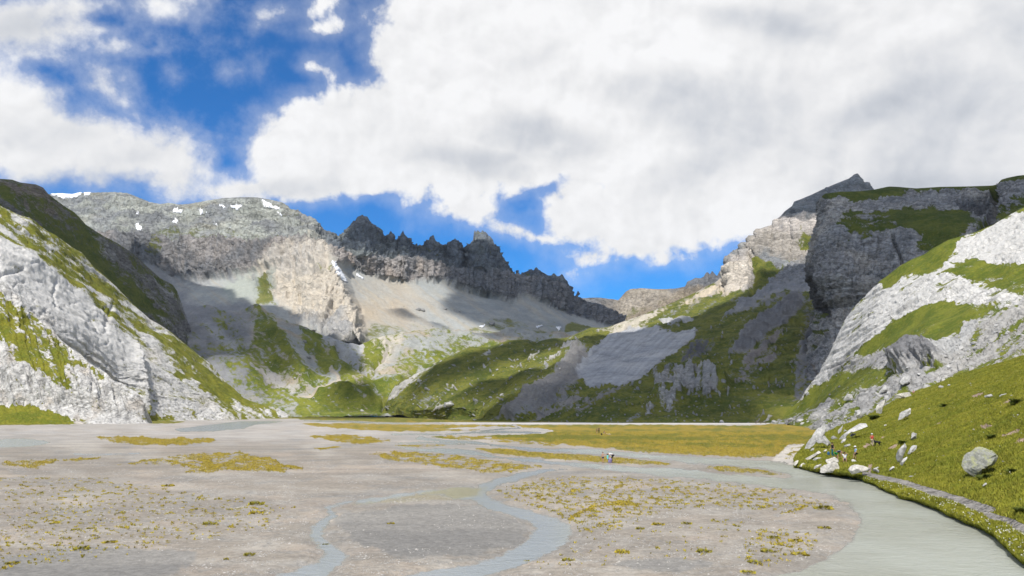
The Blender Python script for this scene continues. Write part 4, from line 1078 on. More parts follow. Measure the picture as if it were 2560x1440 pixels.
finish('left_outcrop', g, disp, rock, gr, M_left, back=30, unit=.25, aR=1.1, aG=1.0)

# ---- near right hillside (grass, footpath, bank) -------------------------------------
cr = [(1985, 1150, 95), (2000, 1128, 105), (2014, 1112, 120), (2060, 1085, 150), (2100, 1066, 165), (2150, 1048, 180), (2190, 1028, 190), (2220, 1012, 195), (2270, 986, 198), (2330, 966, 200), (2380, 944, 195), (2420, 930, 190), (2480, 914, 180), (2560, 890, 165), (2900, 800, 135)]
m1 = [(1985, 1156, 90), (2010, 1140, 98), (2060, 1128, 105), (2150, 1108, 112), (2220, 1090, 112), (2330, 1058, 106), (2420, 1032, 96), (2560, 990, 82), (2900, 900, 64)]
m2 = [(1985, 1160, 87), (2020, 1156, 90), (2060, 1152, 92), (2150, 1150, 88), (2220, 1150, 80), (2330, 1160, 66), (2420, 1170, 58), (2560, 1180, 48), (2900, 1200, 38)]
pt = [(1985, 1164, None, .15), (2060, 1176, None, .5), (2130, 1184, None, .6), (2170, 1186, None, .6), (2200, 1196, None, .55), (2260, 1212, None, .5), (2330, 1234, None, .5), (2400, 1260, None, .5), (2480, 1292, None, .5), (2560, 1334, None, .5), (2900, 1500, None, .5)]
vg = [(1985, 1165, None, .05), (2060, 1181, None, .1), (2130, 1190, None, .1), (2170, 1200, None, .25), (2230, 1228, None, .3), (2320, 1258, None, .3), (2400, 1292, None, .3), (2460, 1318, None, .3), (2500, 1344, None, .3), (2530, 1378, None, .3), (2560, 1402, None, .3), (2900, 1620, None, .3)]
ft = [(1985, 1167, None, -.3), (2060, 1185, None, -.3), (2130, 1196, None, -.3), (2170, 1207, None, -.3), (2230, 1238, None, -.3), (2320, 1270, None, -.3), (2400, 1306, None, -.3), (2460, 1333, None, -.3), (2500, 1358, None, -.3), (2530, 1394, None, -.3), (2560, 1418, None, -.3), (2900, 1650, None, -.3)]
g = make_grid([cr, m1, m2, pt, vg, ft], 1985, 2900, 2.2, 1.8, smooth=6, smv=2)
P = g['P']; px, py = g['px'], g['py']; X, Y, Z = P[..., 0], P[..., 1], P[..., 2]
d0 = crestd(g, cr)
rock = lerpc(col((0.42, 0.33, 0.25), g), (0.36, 0.345, 0.32), sstep(py, 1130, 1190))
gr = 1.0 + .25 * fbm(X / 4, Y / 4, Z / 4, 4, 141)
path = sdline(px, py, [(2160, 1184, 4), (2200, 1194, 6), (2260, 1208, 7), (2330, 1230, 8), (2400, 1250, 8), (2450, 1266, 8), (2482, 1274, 5)], 1.2)
path2 = sdline(px, py, [(2360, 1240, 2), (2420, 1264, 5), (2480, 1290, 7), (2530, 1308, 9), (2560, 1324, 12), (2640, 1372, 14), (2800, 1445, 16)], 1.2)
pm_ = np.minimum(path, path2) + 3 * fbm(X / 1.3, Y / 1.3, 0, 3, 142)
gr -= 1.3 * (1 - sstep(pm_, -1, 4))
for i, (a, b, c_, d_) in enumerate([(2165, 1118, 18, 5), (2235, 1120, 16, 5), (2530, 1082, 26, 5), (2470, 1070, 18, 4), (2520, 1010, 22, 6), (2445, 990, 20, 5), (2175, 1170, 7, 14), (2555, 1105, 20, 8), (2350, 1062, 10, 3), (2210, 1095, 10, 3)]):
    e_ = 1 - np.sqrt(((px - a) / c_) ** 2 + ((py - b + .35 * (px - a)) / d_) ** 2) + .7 * fbm(px / 8, py / 5, 0, 3, 143 + i)
    z_ = sstep(e_, 0, .5); gr -= 1.1 * z_; rock = lerpc(rock, (0.50, 0.37, 0.28), z_)
eastbank = sstep(px, 1985, 2010) * (1 - sstep(px, 2130, 2170))
tus = billow(X / 2.2, Y / 2.2, Z / 2.2, 3, 144)
disp = (0.5 * fbm(X / 9, Y / 9, Z / 9, 3, 145) * sstep(d0, 0, 20) * (1 - sstep(py, 1130, 1180)) + np.clip(gr, 0, 1) * 0.34 * tus * sstep(Y, 20, 60) + .05 * tus)
disp *= np.clip((Z + .3) / .6, 0, 1) * (1 - .85 * (1 - sstep(pm_, 2, 14)))
rock = lerpc(rock, (0.34, 0.32, 0.295), 1 - sstep(pm_, 2, 8))
g['grassm'] = gr
g['pm'] = pm_
finish('grass_hillside', g, disp, rock, gr, M_near, back=12)
# ================================================================== VALLEY FLOOR
pys = [1044.3]
while pys[-1] < 1540:
    p = pys[-1]
    pys.append(p + np.interp(p, [1044, 1060, 1100, 1200, 1540], [0.8, 1.0, 1.3, 1.7, 2.6]))
pys = np.array(pys); pxs = np.arange(-420, 2240, 2.5)
GX, GY = np.meshgrid(pxs, pys)
Yd = YG(GY)
P = PT(GX, GY, Yd)
P[..., 2] = 0
P[..., 2] += np.clip(P[..., 1] - 800, 0, None) * 0.0125 * sstep(P[..., 1], 800, 1000)
g = {'P': P}; g['px'], g['py'] = PROJ(P)
px, py = g['px'], g['py']; X, Y = P[..., 0], P[..., 1]
YS = 3.0                                                     # foreshortening: measure rows three times


def st(*pts):
    return -sdline(px, py, [(a, b, r) for a, b, r in pts], YS)


wn_ = 15 * fbm(px / 60, py / 16, 0, 5, 201, .6) + 8 * fbm(px / 14, py / 5, 0, 3, 202)
pol = lambda q: sdpoly(px, py, q, YS)
water = pol([(1970, 1160), (2060, 1176), (2170, 1196), (2260, 1225), (2460, 1310), (2600, 1400), (2800, 1560), (1800, 1560), (1930, 1440), (2005, 1424), (2060, 1398), (2110, 1366), (2140, 1335), (2150, 1300), (2128, 1262), (2080, 1240), (2000, 1226), (1900, 1214), (1800, 1204),
             (1662, 1189), (1522, 1176), (1416, 1163), (1328, 1155), (1205, 1140), (1100, 1132), (1020, 1126), (1000, 1118), (1100, 1121), (1184, 1123), (1240, 1140), (1346, 1149), (1452, 1158), (1557, 1165), (1684, 1169), (1768, 1180), (1873, 1189), (1975, 1194), (1990, 1190), (1909, 1170), (1803, 1162), (1698, 1155), (1592, 1144), (1536, 1137), (1416, 1132), (1311, 1125), (1216, 1113), (1100, 1104), (1040, 1098), (1050, 1092), (1100, 1097), (1188, 1103), (1276, 1114),
             (1381, 1122), (1452, 1120), (1540, 1128), (1627, 1137), (1733, 1141), (1873, 1149), (1990, 1156)])
water = np.maximum(water, pol([(0, 1097), (-300, 1092), (-300, 1125), (0, 1119), (60, 1118), (105, 1113), (132, 1105), (100, 1098), (50, 1094)]) - 2)
water = np.maximum(water, pol([(430, 1072), (500, 1064), (560, 1057), (600, 1053), (720, 1052), (690, 1057), (640, 1062), (610, 1072), (540, 1078), (450, 1079)]) - 1)
water = np.maximum(water, st((1420, 1172, 4), (1360, 1177, 12), (1311, 1186, 20), (1258, 1200, 22), (1210, 1218, 22), (1190, 1238, 24), (1216, 1254, 26), (1255, 1271, 26), (1311, 1286, 30), (1360, 1302, 40), (1385, 1320, 46), (1375, 1345, 52), (1340, 1372, 50), (1285, 1398, 46), (1215, 1420, 46), (1120, 1440, 60), (1000, 1470, 70)))
water = np.maximum(water, pol([(1100, 1222), (1150, 1215), (1210, 1218), (1215, 1238), (1180, 1250), (1130, 1246), (1105, 1234), (1040, 1236), (960, 1252), (890, 1262), (880, 1250), (960, 1240), (1040, 1228)]))
water = np.maximum(water, st((880, 1252, 8), (820, 1268, 14), (834, 1287, 16), (800, 1311, 18), (788, 1339, 18), (812, 1362, 22), (840, 1384, 28), (820, 1409, 34), (760, 1440, 50), (640, 1480, 70)) - 2)
for s_ in [((980, 1086, 3), (1040, 1085, 4), (1110, 1086, 5), (1190, 1081, 5), (1260, 1080, 7), (1350, 1082, 4)), ((1180, 1079, 3), (1240, 1074, 4), (1300, 1070, 5), (1280, 1062, 3)), ((760, 1052, 2), (860, 1054, 5), (960, 1058, 4), (1050, 1060, 3)),
           ((760, 1036.5, 2), (960, 1040, 3), (1050, 1043, 3), (1150, 1049, 3)), ((1000, 1108, 4), (1080, 1106, 6), (1160, 1112, 5)), ((150, 1134, 3), (250, 1136, 6), (350, 1133, 4))]:
    water = np.maximum(water, st(*s_))
fade = np.interp(py, [1045, 1065, 1100, 1200], [.25, .4, .8, 1.5])
wsd = water + wn_ * fade
land = sstep(wsd, 26 * fade, -22 * fade)
z = -0.13 + 0.20 * land
bumps = fbm(X / 3.2, Y / 3.2, 0, 4, 203)
z += land * (0.03 * bumps + 0.10 * sstep(water, -15, -120) * (1 + fbm(X / 22, Y / 22, 0, 3, 204)))
# dry gravel bars stand a touch higher, old braids a touch lower
braid = ridged((px + 25 * fbm(px / 90, py / 30, 0, 2, 205)) / 190, (py + .06 * px) / 17, 0.2, 3, 206)
z -= land * 0.035 * sstep(braid, .72, .95) * fade
P[..., 2] += z

# --- cover: sand tones, moss, meadow
sand = lerpc(col((0.258, 0.232, 0.196), g), (0.33, 0.305, 0.266), sstep(fbm(px / 150, py / 22, 0, 4, 207), -.1, .35))
sand = lerpc(sand, (0.335, 0.29, 0.24), sstep(fbm(px / 200, py / 26, 3, 4, 208), .02, .35) * .8)
sand = lerpc(sand, (0.23, 0.225, 0.21), sstep(braid + .2 * fbm(px / 30, py / 6, 0, 3, 209), .70, .95) * .75)
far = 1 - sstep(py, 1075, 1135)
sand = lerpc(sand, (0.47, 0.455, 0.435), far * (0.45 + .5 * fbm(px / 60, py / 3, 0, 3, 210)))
grav = sstep(fbm(px / 80, py / 14, 5, 3, 211), -.05, .2)
for q in [[(830, 1290), (1050, 1265), (1200, 1265), (1290, 1300), (1320, 1330), (1290, 1365), (1180, 1395), (1000, 1400), (880, 1360), (840, 1320)],
          [(0, 1400), (200, 1370), (500, 1385), (450, 1440), (0, 1540), (-300, 1500)], [(1500, 1420), (1700, 1400), (1800, 1415), (1700, 1440)]]:
    zz = zone(g, q, 12, 10, ysc=YS); sand = lerpc(sand, (0.22, 0.213, 0.197), zz); grav = grav * (1 - zz)
wet = sstep(wsd, -60 * fade, 0 * fade) * sstep(fbm(px / 70, py / 12, 7, 4, 215), -.35, .3)
sand = lerpc(sand, (0.275, 0.265, 0.24), wet * .35)
sand = lerpc(sand, (0.33, 0.30, 0.20), .7 * zone(g, [(880, 1262), (960, 1245), (1100, 1222), (1210, 1216), (1215, 1240), (1130, 1250), (1000, 1258)], 10, 6, ysc=YS))
strip = zone(g, [(1100, 1056.5), (1300, 1056.8), (1930, 1057.8), (1930, 1061), (1300, 1060.2), (1150, 1058.6)], 1.0, .3, ysc=YS)
sand = lerpc(sand, (0.60, 0.58, 0.55), strip); sand = lerpc(sand, (0.50, 0.47, 0.42), .8 * zone(g, [(1930, 1150), (1975, 1115), (2040, 1110), (2060, 1150), (1990, 1163), (1950, 1160)], 5, 3, ysc=YS))

cover = np.full(px.shape, -0.4)
tone = np.full(px.shape, 0.5)            # 0 green .. 1 orange yellow


def cov(q, v, t, k=.5, soft=8, warp=8, seed=0, L=28, H=6):
    global cover, tone
    if v > .5 and v < .96: v -= .03; k += .35; soft *= 2
    zz = zone({'px': px, 'py': py}, q, soft, warp, ws=26, stretch=1, seed=seed + int(abs(q[0][0])), ysc=YS)
    f_ = fbm(px / L, py / H, seed, 4, 220 + seed)
    cover = np.maximum(cover, zz * (v + k * f_) - .4 * (1 - zz))
    tone = tone * (1 - zz) + zz * t


MEAD = [(1130, 1062.3), (1500, 1062.6), (1900, 1064), (1930, 1059), (2000, 1062), (2060, 1085), (2060, 1115), (1975, 1112), (1955, 1130), (1930, 1144), (1873, 1146), (1733, 1140), (1627, 1133), (1522, 1123), (1434, 1116), (1346, 1107), (1260, 1100), (1190, 1092), (1240, 1088), (1330, 1086), (1390, 1079), (1370, 1073), (1300, 1070), (1200, 1066)]
cov(MEAD, 1.2, .55, .3, 5, 5, 1)
band = fbm(px / 260, py / 10, 0, 3, 230)
mz = zone(g, MEAD, 4, 4, ysc=YS)
tone = tone * (1 - mz) + mz * np.clip(.58 + .9 * band + .3 * sstep(py, 1095, 1140) - .35 * np.exp(-((py - 1097 - (px - 1600) * .012) / 6) ** 2), 0, 1)
cov([(740, 1058), (900, 1057), (1000, 1059), (1130, 1061), (1260, 1064), (1200, 1068), (1130, 1072), (1230, 1074), (1150, 1079), (1000, 1080), (900, 1076), (800, 1068)], .9, .7, .5, 4, 4, 2)
cov([(740, 1040), (960, 1044), (1130, 1050), (1900, 1054.5), (1930, 1056.8), (1300, 1056.4), (1100, 1056.2), (1000, 1057.5), (900, 1056), (820, 1052), (750, 1050)], 1.0, .35, .2, 3, 1, 3)
cov([(-300, 1030), (760, 1030), (760, 1040), (1200, 1045), (1930, 1052), (1930, 1056), (1300, 1055), (1100, 1052), (900, 1047), (760, 1048), (-300, 1048)], 1.1, .3, .2, 2, 1, 4)
cov([(200, 1052), (300, 1049), (400, 1052), (470, 1054), (440, 1059), (300, 1060), (200, 1058), (160, 1056)], 1.1, .15, .2, 3, 2, 5)
cov([(-300, 1060), (0, 1059), (120, 1056), (178, 1058), (176, 1062), (0, 1064), (-300, 1068)], 1.1, .15, .3, 3, 2, 6)
cov([(230, 1092), (330, 1090), (400, 1094), (470, 1092), (540, 1098), (553, 1108), (440, 1115), (320, 1115), (280, 1108)], .85, .85, .6, 8, 8, 7)
cov([(290, 1164), (380, 1145), (470, 1135), (600, 1130), (680, 1149), (787, 1177), (700, 1184), (610, 1184), (560, 1178), (490, 1190), (440, 1190), (470, 1172), (400, 1164)], .72, .9, .9, 10, 10, 8)
cov([(0, 1155), (120, 1150), (250, 1144), (253, 1151), (130, 1160), (90, 1178), (0, 1164)], .7, .85, .8, 6, 6, 9)
cov([(740, 1088), (860, 1086), (975, 1098), (975, 1104), (920, 1114), (860, 1110), (780, 1096)], .8, .85, .7, 6, 6, 10)
cov([(780, 1122), (850, 1115), (860, 1120), (800, 1127)], .8, .9, .6, 4, 4, 10)
cov([(890, 1134), (1000, 1128), (1100, 1135), (1200, 1147), (1320, 1160), (1370, 1166), (1300, 1184), (1200, 1184), (1100, 1170), (1000, 1157), (930, 1145)], .68, .9, .9, 8, 9, 11)
cov([(1188, 1122), (1240, 1119), (1346, 1130), (1452, 1137), (1540, 1143), (1640, 1154), (1684, 1162), (1557, 1162), (1452, 1154), (1346, 1146), (1240, 1137)], .95, .75, .5, 5, 4, 12)
cov([(1040, 1095), (1100, 1090), (1230, 1108), (1200, 1112), (1120, 1104)], 1.0, .3, .3, 4, 3, 13)
cov([(980, 1112), (1080, 1110), (1120, 1114), (1060, 1120), (1000, 1118)], .6, .8, .8, 4, 4, 13)
cov([(1100, 1085), (1180, 1090), (1400, 1112), (1380, 1118), (1240, 1106), (1110, 1096)], .6, .8, .9, 4, 5, 14)
cov([(1220, 1222), (1300, 1205), (1400, 1190), (1600, 1192), (1800, 1208), (1960, 1222), (2070, 1255), (2080, 1275), (2000, 1292), (1800, 1275), (1650, 1285), (1560, 1330), (1460, 1345), (1400, 1310), (1330, 1278), (1260, 1252)], .33, .75, 1.15, 20, 12, 15, 13, 4.5)
cov([(1395, 1312), (1430, 1290), (1480, 1270), (1540, 1255), (1580, 1258), (1600, 1275), (1560, 1266), (1500, 1274), (1440, 1298), (1405, 1318)], .8, .95, .5, 4, 5, 16)
cov([(1760, 1166), (1860, 1166), (1975, 1188), (1930, 1190), (1820, 1182), (1765, 1172)], .7, .7, .8, 5, 5, 17)
cov([(1860, 1330), (1960, 1325), (2060, 1345), (2050, 1380), (1980, 1410), (1900, 1440), (1840, 1400)], .22, .8, 1.3, 20, 10, 18, 16, 5)
cov([(1350, 1320), (1500, 1350), (1700, 1300), (1900, 1290), (1800, 1400), (1500, 1430), (1300, 1430)], .02, .7, 1.25, 30, 10, 19, 16, 5)
cov([(-300, 1180), (250, 1190), (500, 1230), (760, 1270), (700, 1330), (300, 1400), (0, 1440), (-300, 1440)], .14, .75, 1.35, 40, 12, 20, 17, 5)
cov([(1900, 1140), (1990, 1115), (2040, 1120), (1990, 1150)], .3, .6, 1.2, 6, 5, 21)
tone = np.clip(tone + .8 * fbm(px / 26, py / 7, 0, 4, 240), 0, 1)
P[..., 2] += np.clip(cover, 0, 1) * 0.05 * land + mz * .10 * land
cover = cover - 2 * (1 - sstep(land, .55, .8))

m, b, pr = mat_base('valley_floor')
geo = b.n('ShaderNodeNewGeometry'); Pn = geo.outputs['Position']
A = lambda n: b.n('ShaderNodeAttribute', attribute_name=n)
sc = A('rock').outputs['Color']; cv = A('grass').outputs['Fac']; tn = A('tone').outputs['Fac']; gv_ = A('gravel').outputs['Fac']; wt = A('wet').outputs['Fac']
dist = b.vm('LENGTH', Pn)
n1 = b.noise(Pn, 3.2, 4.0, .65); n2 = b.noise(Pn, 0.55, 4.0, .6); n3 = b.noise(Pn, 11.0, 3.0, .6)
stx = b.vm('MULTIPLY', Pn, (0.35, 1.0, 1.0)); n4 = b.noise(stx, 0.16, 5.0, .6, .4)
vo = b.n('ShaderNodeTexVoronoi'); b.put(vo.inputs['Vector'], Pn); vo.inputs['Scale'].default_value = 7.0
peb = b.m('MULTIPLY', b.ss(vo.outputs['Distance'], .30, .14), b.ss(b.m('ADD', n1, b.m('MULTIPLY', gv_, .30)), .60, .74))
s0 = b.mix(1.0, sc, b.mix(b.ss(n4, .3, .7), (.84, .84, .85), (1.15, 1.13, 1.11)), 'MULTIPLY')
s0 = b.mix(1.0, s0, b.mix(b.ss(b.m('ADD', b.m('MULTIPLY', n1, .6), b.m('MULTIPLY', n3, .4)), .35, .65), (.78, .78, .78), (1.2, 1.2, 1.2)), 'MULTIPLY')
s0 = b.mix(b.m('MULTIPLY', peb, .7), s0, (.52, .50, .47))
mo = b.m('ADD', cv, b.m('MULTIPLY', b.m('SUBTRACT', n1, .5), .75)); mo = b.m('ADD', mo, b.m('MULTIPLY', b.m('SUBTRACT', n2, .5), .55))
mo = b.ss(mo, .40, .72)
gc = b.mix(b.ss(b.m('ADD', tn, b.m('MULTIPLY', b.m('SUBTRACT', n2, .5), .8)), .2, .8), (.15, .155, .024), (.30, .225, .035))
gc = b.mix(b.m('MULTIPLY', b.ss(n3, .5, .75), .5), gc, (.42, .34, .05))
gc = b.mix(b.m('MULTIPLY', b.ss(b.noise(Pn, 1.3, 4.0, .65), .52, .66), .6), gc, (.17, .11, .05))
gc = b.mix(1.0, gc, b.mix(b.ss(n1, .3, .7), (.68, .68, .7), (1.25, 1.25, 1.2)), 'MULTIPLY')
b.put(pr.inputs['Base Color'], b.mix(mo, s0, gc))
b.put(pr.inputs['Roughness'], b.mr(wt, 0, 1, .95, .42))
pr.inputs['Specular IOR Level'].default_value = .25
bp = b.n('ShaderNodeBump'); bp.inputs['Distance'].default_value = .12
b.put(bp.inputs['Height'], b.m('ADD', b.m('ADD', b.m('MULTIPLY', n1, .35), b.m('MULTIPLY', peb, .3)), b.m('MULTIPLY', mo, b.m('MULTIPLY', n3, 1.2))))
b.put(pr.inputs['Normal'], bp.outputs[0])
M_floor = m
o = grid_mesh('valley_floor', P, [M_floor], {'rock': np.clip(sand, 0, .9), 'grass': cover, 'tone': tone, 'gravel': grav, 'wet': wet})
o['kind'] = 'structure'
g['P2'] = P; g['qx'], g['qy'] = PROJ(P); g['skip'] = 0; g['cover'] = cover; g['tone'] = tone; g['land'] = land; g['grav'] = grav
SHEETS['valley_floor'] = g
FG = g
# ground under the viewer and far around
y0 = float(P[-1, 0, 1])
bm = bmesh.new()
for (xa, xb, ya, yb, zz) in [(-400, 14, -250, y0 + .02, .0), (-2200, -90, y0, 240, -.4), (-4000, 4500, -1500, 5200, -3.0)]:
    vs = [bm.verts.new(v) for v in ((xa, ya, zz), (xb, ya, zz), (xb, yb, zz), (xa, yb, zz))]
    bm.faces.new(vs)
me = bpy.data.meshes.new('ground'); bm.to_mesh(me); bm.free()
me.materials.append(simple_mat('grey_sand', (.34, .325, .30), .2, .2))
o = bpy.data.objects.new('ground', me); COL.objects.link(o); o['kind'] = 'structure'

# --- river: one water surface over the carved channels
keep = (land < .97)
k2 = keep.copy(); k2[1:] |= keep[:-1]; k2[:-1] |= keep[1:]; k2[:, 1:] |= keep[:, :-1]; k2[:, :-1] |= keep[:, 1:]
WP = P.copy()
base = np.clip(Y - 800, 0, None) * 0.0125 * sstep(Y, 800, 1000)
WP[..., 2] = base - 0.015
m, b, pr = mat_base('glacial_water')
geo = b.n('ShaderNodeNewGeometry'); Pn = geo.outputs['Position']
dp = b.n('ShaderNodeAttribute', attribute_name='depth').outputs['Fac']; mk = b.n('ShaderNodeAttribute', attribute_name='murk').outputs['Fac']
r1 = b.noise(b.vm('MULTIPLY', Pn, (.8, 1.15, 1)), 1.1, 6.0, .68, .9); r2 = b.noise(b.vm('MULTIPLY', Pn, (.8, 1.3, 1)), 5.0, 3.0, .6); r3 = b.noise(Pn, .12, 4.0, .55, .5)
c0 = b.mix(b.ss(r3, .35, .65), (.40, .42, .37), (.335, .345, .29))
c0 = b.mix(b.m('MULTIPLY', mk, .8), c0, (.30, .27, .15))
b.put(pr.inputs['Base Color'], c0)
pr.inputs['Roughness'].default_value = .18
pr.inputs['Specular IOR Level'].default_value = .5
pr.inputs['IOR'].default_value = 1.33
ch = b.n('ShaderNodeAttribute', attribute_name='clear').outputs['Fac']
c0 = b.mix(ch, c0, (.29, .32, .34))  # reflected sky blue painted into the side streams' base colour
c0 = b.mix(b.ss(dp, .0, .045), (.28, .27, .24), c0)
b.put(pr.inputs['Base Color'], c0)
bp = b.n('ShaderNodeBump'); bp.inputs['Distance'].default_value = .09; bp.inputs['Strength'].default_value = 1.0
b.put(bp.inputs['Height'], b.m('ADD', r1, b.m('MULTIPLY', r2, .3)))
b.put(pr.inputs['Normal'], bp.outputs[0])
murk = zone(g, [(1040, 1236), (1100, 1218), (1150, 1213), (1212, 1218), (1200, 1240), (1130, 1250), (1000, 1258), (880, 1262)], 14, 5, ysc=YS)
o = grid_mesh('river', WP, [m], {'depth': WP[..., 2] - P[..., 2], 'murk': murk, 'clear': (1 - murk) * (1 - sstep(px, 1350, 1500) * (py > 0)) * .9}, keep=k2)
o['kind'] = 'structure'
# the river's wide part to the right, under the bank and behind the viewer
ws = [(1.5, -60), (40, -60), (40, 20), (36, 33), (36, 66), (33, 88), (28, 84)]
bm = bmesh.new()
q = [PT(2235, 1200, YG(1200))[0:2], PT(2235, 1540, YG(1540))[0:2], (60.0, float(YG(1540))), (110.0, float(YG(1200)))]
vs = [bm.verts.new((float(v[0]), float(v[1]), -.02)) for v in q]; bm.faces.new(vs)
me = bpy.data.meshes.new('river'); bm.to_mesh(me); bm.free()
for nm in ('depth', 'murk', 'clear'):
    at = me.attributes.new(nm, 'FLOAT', 'POINT'); at.data.foreach_set('value', [.3 if nm == 'depth' else 0.0] * len(me.vertices))
me.materials.append(m)
o = bpy.data.objects.new('river', me); COL.objects.link(o); o['kind'] = 'structure'
M_water = m
# ================================================================== BROKEN CLOUD OVERHEAD (casts the patches of shade)
SHADE = [
    ('left_ridge', [(-400, 380), (500, 380), (900, 1060), (-400, 1060)]),
    ('back_mountain', [(300, 610), (390, 640), (425, 680), (470, 712), (520, 722), (570, 730), (585, 750), (640, 765), (700, 770), (770, 800), (800, 830), (880, 860), (900, 900), (300, 900)]),
    ('back_mountain', [(850, 540), (905, 520), (1300, 640), (1600, 760), (1600, 845), (1400, 848), (1250, 835), (1150, 800), (1085, 765), (1120, 735), (1100, 700), (1110, 668), (950, 643), (860, 630)]),
    ('back_mountain', [(950, 765), (1010, 778), (1070, 805), (1130, 825), (1060, 812), (980, 790)]),
    ('far_ridge', [(1700, 650), (1900, 620), (1900, 720), (1720, 724)]),
    ('far_ridge', [(1380, 740), (1545, 745), (1500, 900), (1380, 900)]),
    ('valley_head', [(360, 700), (640, 765), (745, 795), (830, 850), (890, 880), (925, 930), (860, 950), (780, 945), (760, 960), (700, 950), (640, 940), (690, 1000), (560, 1000), (360, 1000)]),
    ('valley_head', [(775, 990), (860, 978), (950, 985), (962, 1032), (800, 1032)]),
    ('valley_head', [(1150, 800), (1500, 800), (1500, 860), (1380, 850), (1200, 850)]),
    ('right_mountain', [(1440, 850), (1560, 832), (1700, 806), (1800, 765), (1860, 735), (1900, 722), (1960, 690), (2010, 650), (2040, 600), (2300, 600), (2300, 1070), (1240, 1070), (1200, 1048), (1260, 1010), (1330, 990), (1400, 960), (1470, 900), (1410, 880)]),
    ('right_mountain', [(1950, 400), (2300, 400), (2300, 560), (2040, 545), (1950, 560)]),
    ('right_mountain', [(1020, 965), (1100, 925), (1200, 880), (1330, 845), (1400, 850), (1440, 860), (1330, 890), (1240, 930), (1140, 960), (1060, 1000), (1010, 1030)]),
    ('right_mountain', [(1130, 985), (1230, 965), (1330, 930), (1400, 920), (1330, 970), (1230, 1000), (1160, 1030), (1110, 1045)]),
    ('right_mountain', [(1870, 400), (2050, 400), (2050, 480), (1960, 545), (1900, 560)]),
    ('right_mountain', [(1880, 680), (1960, 668), (1900, 735), (1870, 730)]),
    ('cliff_butte', [(1900, 300), (3000, 300), (3000, 1100), (1900, 1100)]),
    ('slab_hillside', [(1975, 1030), (2060, 965), (2110, 935), (2200, 890), (2300, 860), (2400, 800), (2440, 790), (2440, 840), (2350, 890), (2260, 940), (2160, 980), (2080, 1010), (2000, 1055)]),
    ('valley_floor', [(700, 1030), (2300, 1030), (2300, 1055.5), (1900, 1055.8), (1250, 1054.8), (900, 1050), (760, 1047.5)]),
]
HC = 1750.0
CELL = 24.0
sv = np.array(SUN)
zb = {}
pts_all = []
BW = 6
zbuf = np.full((260, 540), 1e9)
for nm, g_ in SHEETS.items():
    s_ = g_['skip']; q = g_['P2'][s_:][::2, ::2].reshape(-1, 3)
    a, b_ = PROJ(q)
    i = ((a + 400) / BW).astype(int); j = (b_ / BW).astype(int)
    ok = (i >= 0) & (i < 540) & (j >= 0) & (j < 260) & (q[:, 1] > 1)
    np.minimum.at(zbuf, (j[ok], i[ok]), q[ok, 1])
    sh = np.zeros(len(q))
    for sn, poly in SHADE:
        if sn == nm:
            sh = np.maximum(sh, sdpoly(a, b_, poly) > 0)
    pts_all.append((q, a, b_, i, j, ok, sh))
acc_x = []; acc_y = []; acc_s = []
for q, a, b_, i, j, ok, sh in pts_all:
    vis = np.zeros(len(q), bool)
    vis[ok] = q[ok, 1] < zbuf[j[ok], i[ok]] * 1.06 + 2
    qq = q[vis]; t = (HC - qq[:, 2]) / sv[2]
    acc_x.append(qq[:, 0] + sv[0] * t); acc_y.append(qq[:, 1] + sv[1] * t); acc_s.append(sh[vis])
ax = np.concatenate(acc_x); ay = np.concatenate(acc_y); as_ = np.concatenate(acc_s)
sel = (np.abs(ax) < 2600) & (ay < 3400) & (ay > -1900)
ax, ay, as_ = ax[sel], ay[sel], as_[sel]
x0, y0_ = ax.min() - 300, ay.min() - 300
nx = int((ax.max() + 300 - x0) / CELL); ny = int((ay.max() + 300 - y0_) / CELL)
ii = ((ax - x0) / CELL).astype(int); jj = ((ay - y0_) / CELL).astype(int)
sm = np.zeros((ny, nx)); ct = np.zeros((ny, nx))
np.add.at(sm, (jj, ii), as_); np.add.at(ct, (jj, ii), 1)
val = np.where(ct > 0, sm / np.maximum(ct, 1), 0.0)
known = (ct > 0).astype(float)
num = gauss1(gauss1(val * known, 1.0, 0), 1.0, 1); den = gauss1(gauss1(known, 1.0, 0), 1.0, 1)
num2 = gauss1(gauss1(val * known, 3.0, 0), 3.0, 1); den2 = gauss1(gauss1(known, 3.0, 0), 3.0, 1)
fld_ = np.where(den > .15, num / np.maximum(den, 1e-3), np.where(den2 > .02, num2 / np.maximum(den2, 1e-3), 0.0) * np.clip(den2 * 6, 0, 1))
up = 2
yy = np.linspace(0, ny - 1, ny * up); xx = np.linspace(0, nx - 1, nx * up)
fu = np.array([np.interp(xx, np.arange(nx), r) for r in fld_])
fu = np.array([np.interp(yy, np.arange(ny), c) for c in fu.T]).T
CX_, CY_ = np.meshgrid(x0 + (xx + .5) * CELL, y0_ + (yy + .5) * CELL)
nz = fbm(CX_ / 90, CY_ / 90, 0, 4, 301)
T = fu - .5 + .35 * nz * (fu > .02)
th = np.sqrt(np.clip(T, 0, 1)) * 150 * (1 + .5 * billow(CX_ / 120, CY_ / 120, 0, 4, 305))
alpha = sstep(T, -.12, .22)
keep = (T > -.14) & ((CY_ < 100) | ((HC - 6) / np.maximum(CY_, 1) > .70))
m, b, pr = mat_base('cloud')
al = b.n('ShaderNodeAttribute', attribute_name='dens').outputs['Fac']
pr.inputs['Base Color'].default_value = (.9, .9, .92, 1); pr.inputs['Roughness'].default_value = 1.0
pr.inputs['Specular IOR Level'].default_value = 0
geo = b.n('ShaderNodeNewGeometry')
b.put(pr.inputs['Alpha'], b.m('MULTIPLY', al, b.mr(b.noise(geo.outputs['Position'], .02, 4.0, .6), .2, .6, .8, 1.0), clamp=True))
top = np.stack([CX_, CY_, HC + th * .8], -1)
o = grid_mesh('cloud', top, [m], {'dens': alpha}, keep=keep)
o['kind'] = 'stuff'
